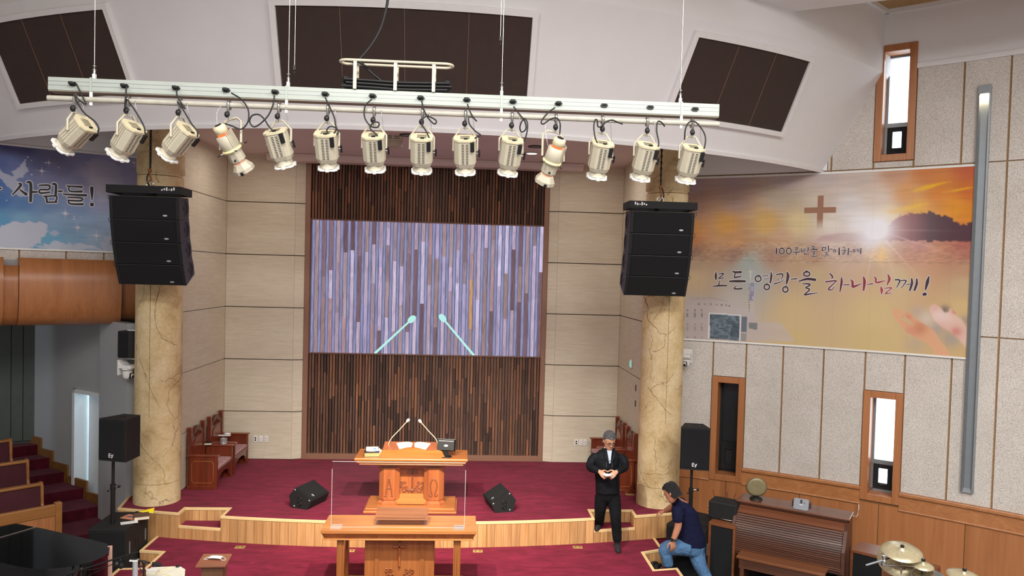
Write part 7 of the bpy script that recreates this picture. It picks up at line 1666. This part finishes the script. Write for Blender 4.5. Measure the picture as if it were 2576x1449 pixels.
# =================================================================== GRAND PIANO AND FRONT LEFT CORNER
PB = Mat('black_piano_lacquer', .08); PB.b.inputs['Base Color'].default_value = (.006, .006, .007, 1); PB.b.inputs['Coat Weight'].default_value = .4; PB.color(PB.ramp(PB.noise(PB.coord(), 3, 2), [(.3, '060607'), (.7, '0b0b0d')])); PB = PB.m
pz = .96; pc_ = [(40, 1317), (110, 1330), (185, 1347), (240, 1360), (268, 1367), (276, 1377), (274, 1390), (258, 1402), (232, 1413), (200, 1421), (165, 1427), (120, 1431), (85, 1431), (40, 1424), (0, 1414), (-60, 1398), (-140, 1378), (-190, 1366), (-150, 1352), (0, 1325)]
pl_ = [atz(x, y, pz) for x, y in pc_]; cen = sum(pl_, Vector())/len(pl_)
pn = thing('grand_piano', 'glossy black grand piano with its lid closed in the lower left corner', 'piano', (cen.x, cen.y, 0))
loc = [(p.x-cen.x, p.y-cen.y) for p in pl_]
MB().prism(loc, pz-.028, pz).build('lid', PB, pn, bevel=.008, seg=3)
MB().prism([(x*.985, y*.985) for x, y in loc], .66, pz-.032, smooth=True).build('case', PB, pn)
MB().prism([(x*.95, y*.95) for x, y in loc], .62, .66).build('key_bed', BLACKM, pn)
for k in (1, 9, 16): x, y = loc[k]; MB().tube([(x*.78, y*.78, 0), (x*.78, y*.78, .10), (x*.78, y*.78, .62)], [.035, .045, .06], 12).build('leg', PB, pn); MB().cyl((x*.78-.02, y*.78, .03), (x*.78+.02, y*.78, .03), .03, 12).build('caster', STEEL, pn)
h0, h1 = atz(0, 1353, pz), atz(89, 1327, pz); m = MB(); m.cyl(h0-Vector((cen.x, cen.y, -.004)), h1-Vector((cen.x, cen.y, -.004)), .006, 8); m.build('lid_hinge', STEEL, pn)
# pinkish towel hanging at the piano tail
p = atz(280, 1372, pz); t = thing('hanging_cloth', 'pale pink strip of cloth hanging over the tail of the piano', 'cloth', tuple(p+Vector((.0, -.03, 0)))); MB().loft([[Vector((x, -.012+.006*sin(x*90), z)) for x in (-.02, -.005, .01, .025)]+[Vector((x, .0+.006*sin(x*90), z)) for x in (.025, .01, -.005, -.02)] for z in (.008, -.2, -.4, -.55)], 0, True).build('fabric', solid('pink_cloth', 'c9a090', .8), t)
# microphone stands near the piano
def mic_stand(base, top, boom, label, grey=False):
    t = thing('microphone_stand', label, 'microphone stand', (base[0], base[1], 0), 0, 'microphone stands'); B0 = Vector((base[0], base[1], 0)); top = Vector(top)-B0
    MB().cyl((0, 0, .02), top, .011, 10).build('upright', BLACK, t); MB().lathe([(.13, 0), (.13, .015), (.03, .03)], 24).build('base', BLACK, t)
    if boom:
        a, b = Vector(boom[0])-B0, Vector(boom[1])-B0; MB().cyl(a, b, .009, 8).build('boom', BLACKM, t); MB().ball(top, (.022, .022, .022), 10).build('boom_joint', BLACK, t); d = (b-a).normalized(); MB().tube([a-d*.02, a-d*.09, a-d*.11], [.014, .022, .012], 12).build('microphone', BLACKM, t); MB().tube(smooth_path([a, (a+b)/2-Vector((0, 0, .05)), b, top-Vector((0, 0, .1))], 5), .004, 6).build('microphone_cable', RUBBER, t)
    return t
Y = 7.6; f = lambda x, y: aty(x, y, Y)
mic_stand(f(200, 1450)[:2], f(205, 1432), (f(195, 1436), f(347, 1388)), 'black boom microphone stand reaching across the tail of the piano')
mic_stand(f(362, 1450)[:2], f(362, 1415), (f(378, 1416), f(330, 1406)), 'short black microphone stand beside the grey tube stand')
t = thing('tube_stand', 'grey tube stand with a small clamp behind the white console', 'stand', (*f(340, 1440)[:2], 0)); tz = f(340, 1411).z; MB().cyl((0, 0, .02), (0, 0, tz), .026, 14).build('tube', solid('grey_tube', 'b0b2b4', .4, .3), t); MB().bb((-.05, -.02, tz), (.03, .02, tz+.012)).build('clamp_plate', WHITEP, t); MB().tube([(-.03, 0, tz+.01), (-.03, 0, tz+.06), (0, 0, tz+.09)], .006, 6).build('clamp_arm', BLACK, t); MB().lathe([(.16, 0), (.16, .012), (.03, .025)], 24).build('base', BLACK, t)
mb_ = f(293, 1420); t = thing('black_headphones', 'black headphones hanging from the boom stand by the piano', 'headphones', tuple(mb_)); MB().ball((0, 0, 0), (.03, .025, .035), 14).build('ear_cup', BLACK, t); MB().ball((.035, .02, -.02), (.028, .022, .032), 14).build('ear_cup', BLACKM, t); MB().tube([(.03*cos(a)+.015, 0, .03+.035*sin(a)) for a in [pi*k/10 for k in range(11)]], .006, 6).build('headband', BLACK, t)
# white console with tools, brown seat
c = [atz(x, y, .95) for x, y in ((367, 1440), (380, 1427), (452, 1424), (466, 1432), (462, 1470), (372, 1475))]; cc = sum(c, Vector())/6
t = thing('white_console', 'white box with pale sticks and papers on top at the bottom edge', 'console', (cc.x, cc.y, 0)); MB().prism([(p.x-cc.x, p.y-cc.y) for p in c], .0, .95).build('body', solid('white_console_shell', 'dedccb', .4), t, bevel=.012)
for i, (x0, y0, x1, y1) in enumerate(((400, 1432, 392, 1449), (433, 1426, 402, 1438), (400, 1441, 430, 1447))):
    a, b = atz(x0, y0, .956), atz(x1, y1, .956); tag(MB().cyl(a, b, .007, 8).add([b+Vector((0, 0, .004)), b+Vector((.004, 0, .004)), b+Vector((0, .004, .004))], [(0, 1, 2)]).build('drumstick', solid('pale_stick', 'ddd3b4', .4)), ('pale stick lying crosswise on the white console', 'pale stick pointing back on the white console', 'pale stick nearest the viewer on the white console')[i], 'stick', 'sticks on the white console')
for x, y in ((389, 1425), (447, 1426)): p = atz(x, y, .95); MB().lathe([(.02, 0), (.02, .012), (.012, .016)], 12).build('knob', BLACK, t).location = (p.x-cc.x, p.y-cc.y, .95)
p = atz(384, 1433, .952); bookp('loose_sheet', (384, 1433), .952, .12, .08, .002, radians(25), (WHITEP, PAGES), 'white paper sheet on the white console', 'paper', False)
p = aty(367, 1447, 7.9); t = thing('brown_seat', 'reddish brown rounded seat back at the bottom edge', 'chair', (p.x, p.y, 0)); m = MB(); m.loft([[Vector((w_*cos(a), .03*sin(a), z)) for a in [2*pi*k/16 for k in range(16)]] for z, w_ in ((.55, .085), (p.z-.05, .085), (p.z+.01, .065), (p.z+.025, .03))], 0, True); m.build('backrest', solid('brown_leather', '8a4a2c', .5), t); MB().bb((-.14, -.30, .42), (.14, .0, .48)).build('seat', solid('brown_leather_seat', '8a4a2c', .5), t, bevel=.02)
for sx in (-1, 1):
    for yy in (-.26, -.03): MB().cyl((sx*.11, yy, 0), (sx*.11, yy, .43), .013, 8).build('leg', BLACK, t)
MB().cyl((0, 0, .42), (0, 0, .58), .02, 8).build('back_post', BLACK, t)
# slim wooden lectern with a face mask
tc = [atz(x, y, .96) for x, y in ((491, 1424), (567, 1423), (584, 1402), (512, 1402))]; cc = sum(tc, Vector())/4
t = thing('small_lectern', 'slim brown lectern with a sloped top left of the communion table', 'lectern', (cc.x, cc.y, ZL)); zz = .96-ZL; LT = wood('lectern_laminate', '7a4c38', '8f5c44', .4, 0, 9, .03); LS = wood('lectern_sides', '5f4230', '74523c', .45, 2, 9, .03)
m = MB(); m.add([(p.x-cc.x, p.y-cc.y, zz+(.02 if k > 1 else -.02)) for k, p in enumerate(tc)]+[(p.x-cc.x, p.y-cc.y, zz+(.04 if k > 1 else .0)) for k, p in enumerate(tc)], [(3, 2, 1, 0), (4, 5, 6, 7), (0, 1, 5, 4), (1, 2, 6, 5), (2, 3, 7, 6), (3, 0, 4, 7)]); m.build('sloped_top', LT, t, bevel=.004)
MB().bb((-.11, -.07, .03), (.11, .085, zz-.005)).build('body', LS, t, bevel=.003); MB().bb((-.13, -.10, 0), (.13, .11, .03)).build('foot', LS, t, bevel=.004)
mt = thing('loose_face_mask', 'white face mask lying on the slim brown lectern', 'face mask', (cc.x+.01, cc.y+.01, .985)); mt.rotation_euler = (radians(8), 0, radians(-6))
m = MB(); rows = [[Vector((x, y, .012+.012*cos(x*16)*cos(y*18))) for y in (-.03, -.01, .01, .03)] for x in (-.07, -.04, 0, .04, .07)]; m.loft(rows, 0, True, False, False); m.build('cloth', WHITEP, mt, solid=.003)
for s in (-1, 1): MB().tube(smooth_path([(s*.07, .025, .012), (s*.10, .01, .005), (s*.115, -.02, .003), (s*.09, -.03, .004), (s*.07, -.025, .01)], 4), .0025, 5).build('ear_loop', WHITEP, mt)
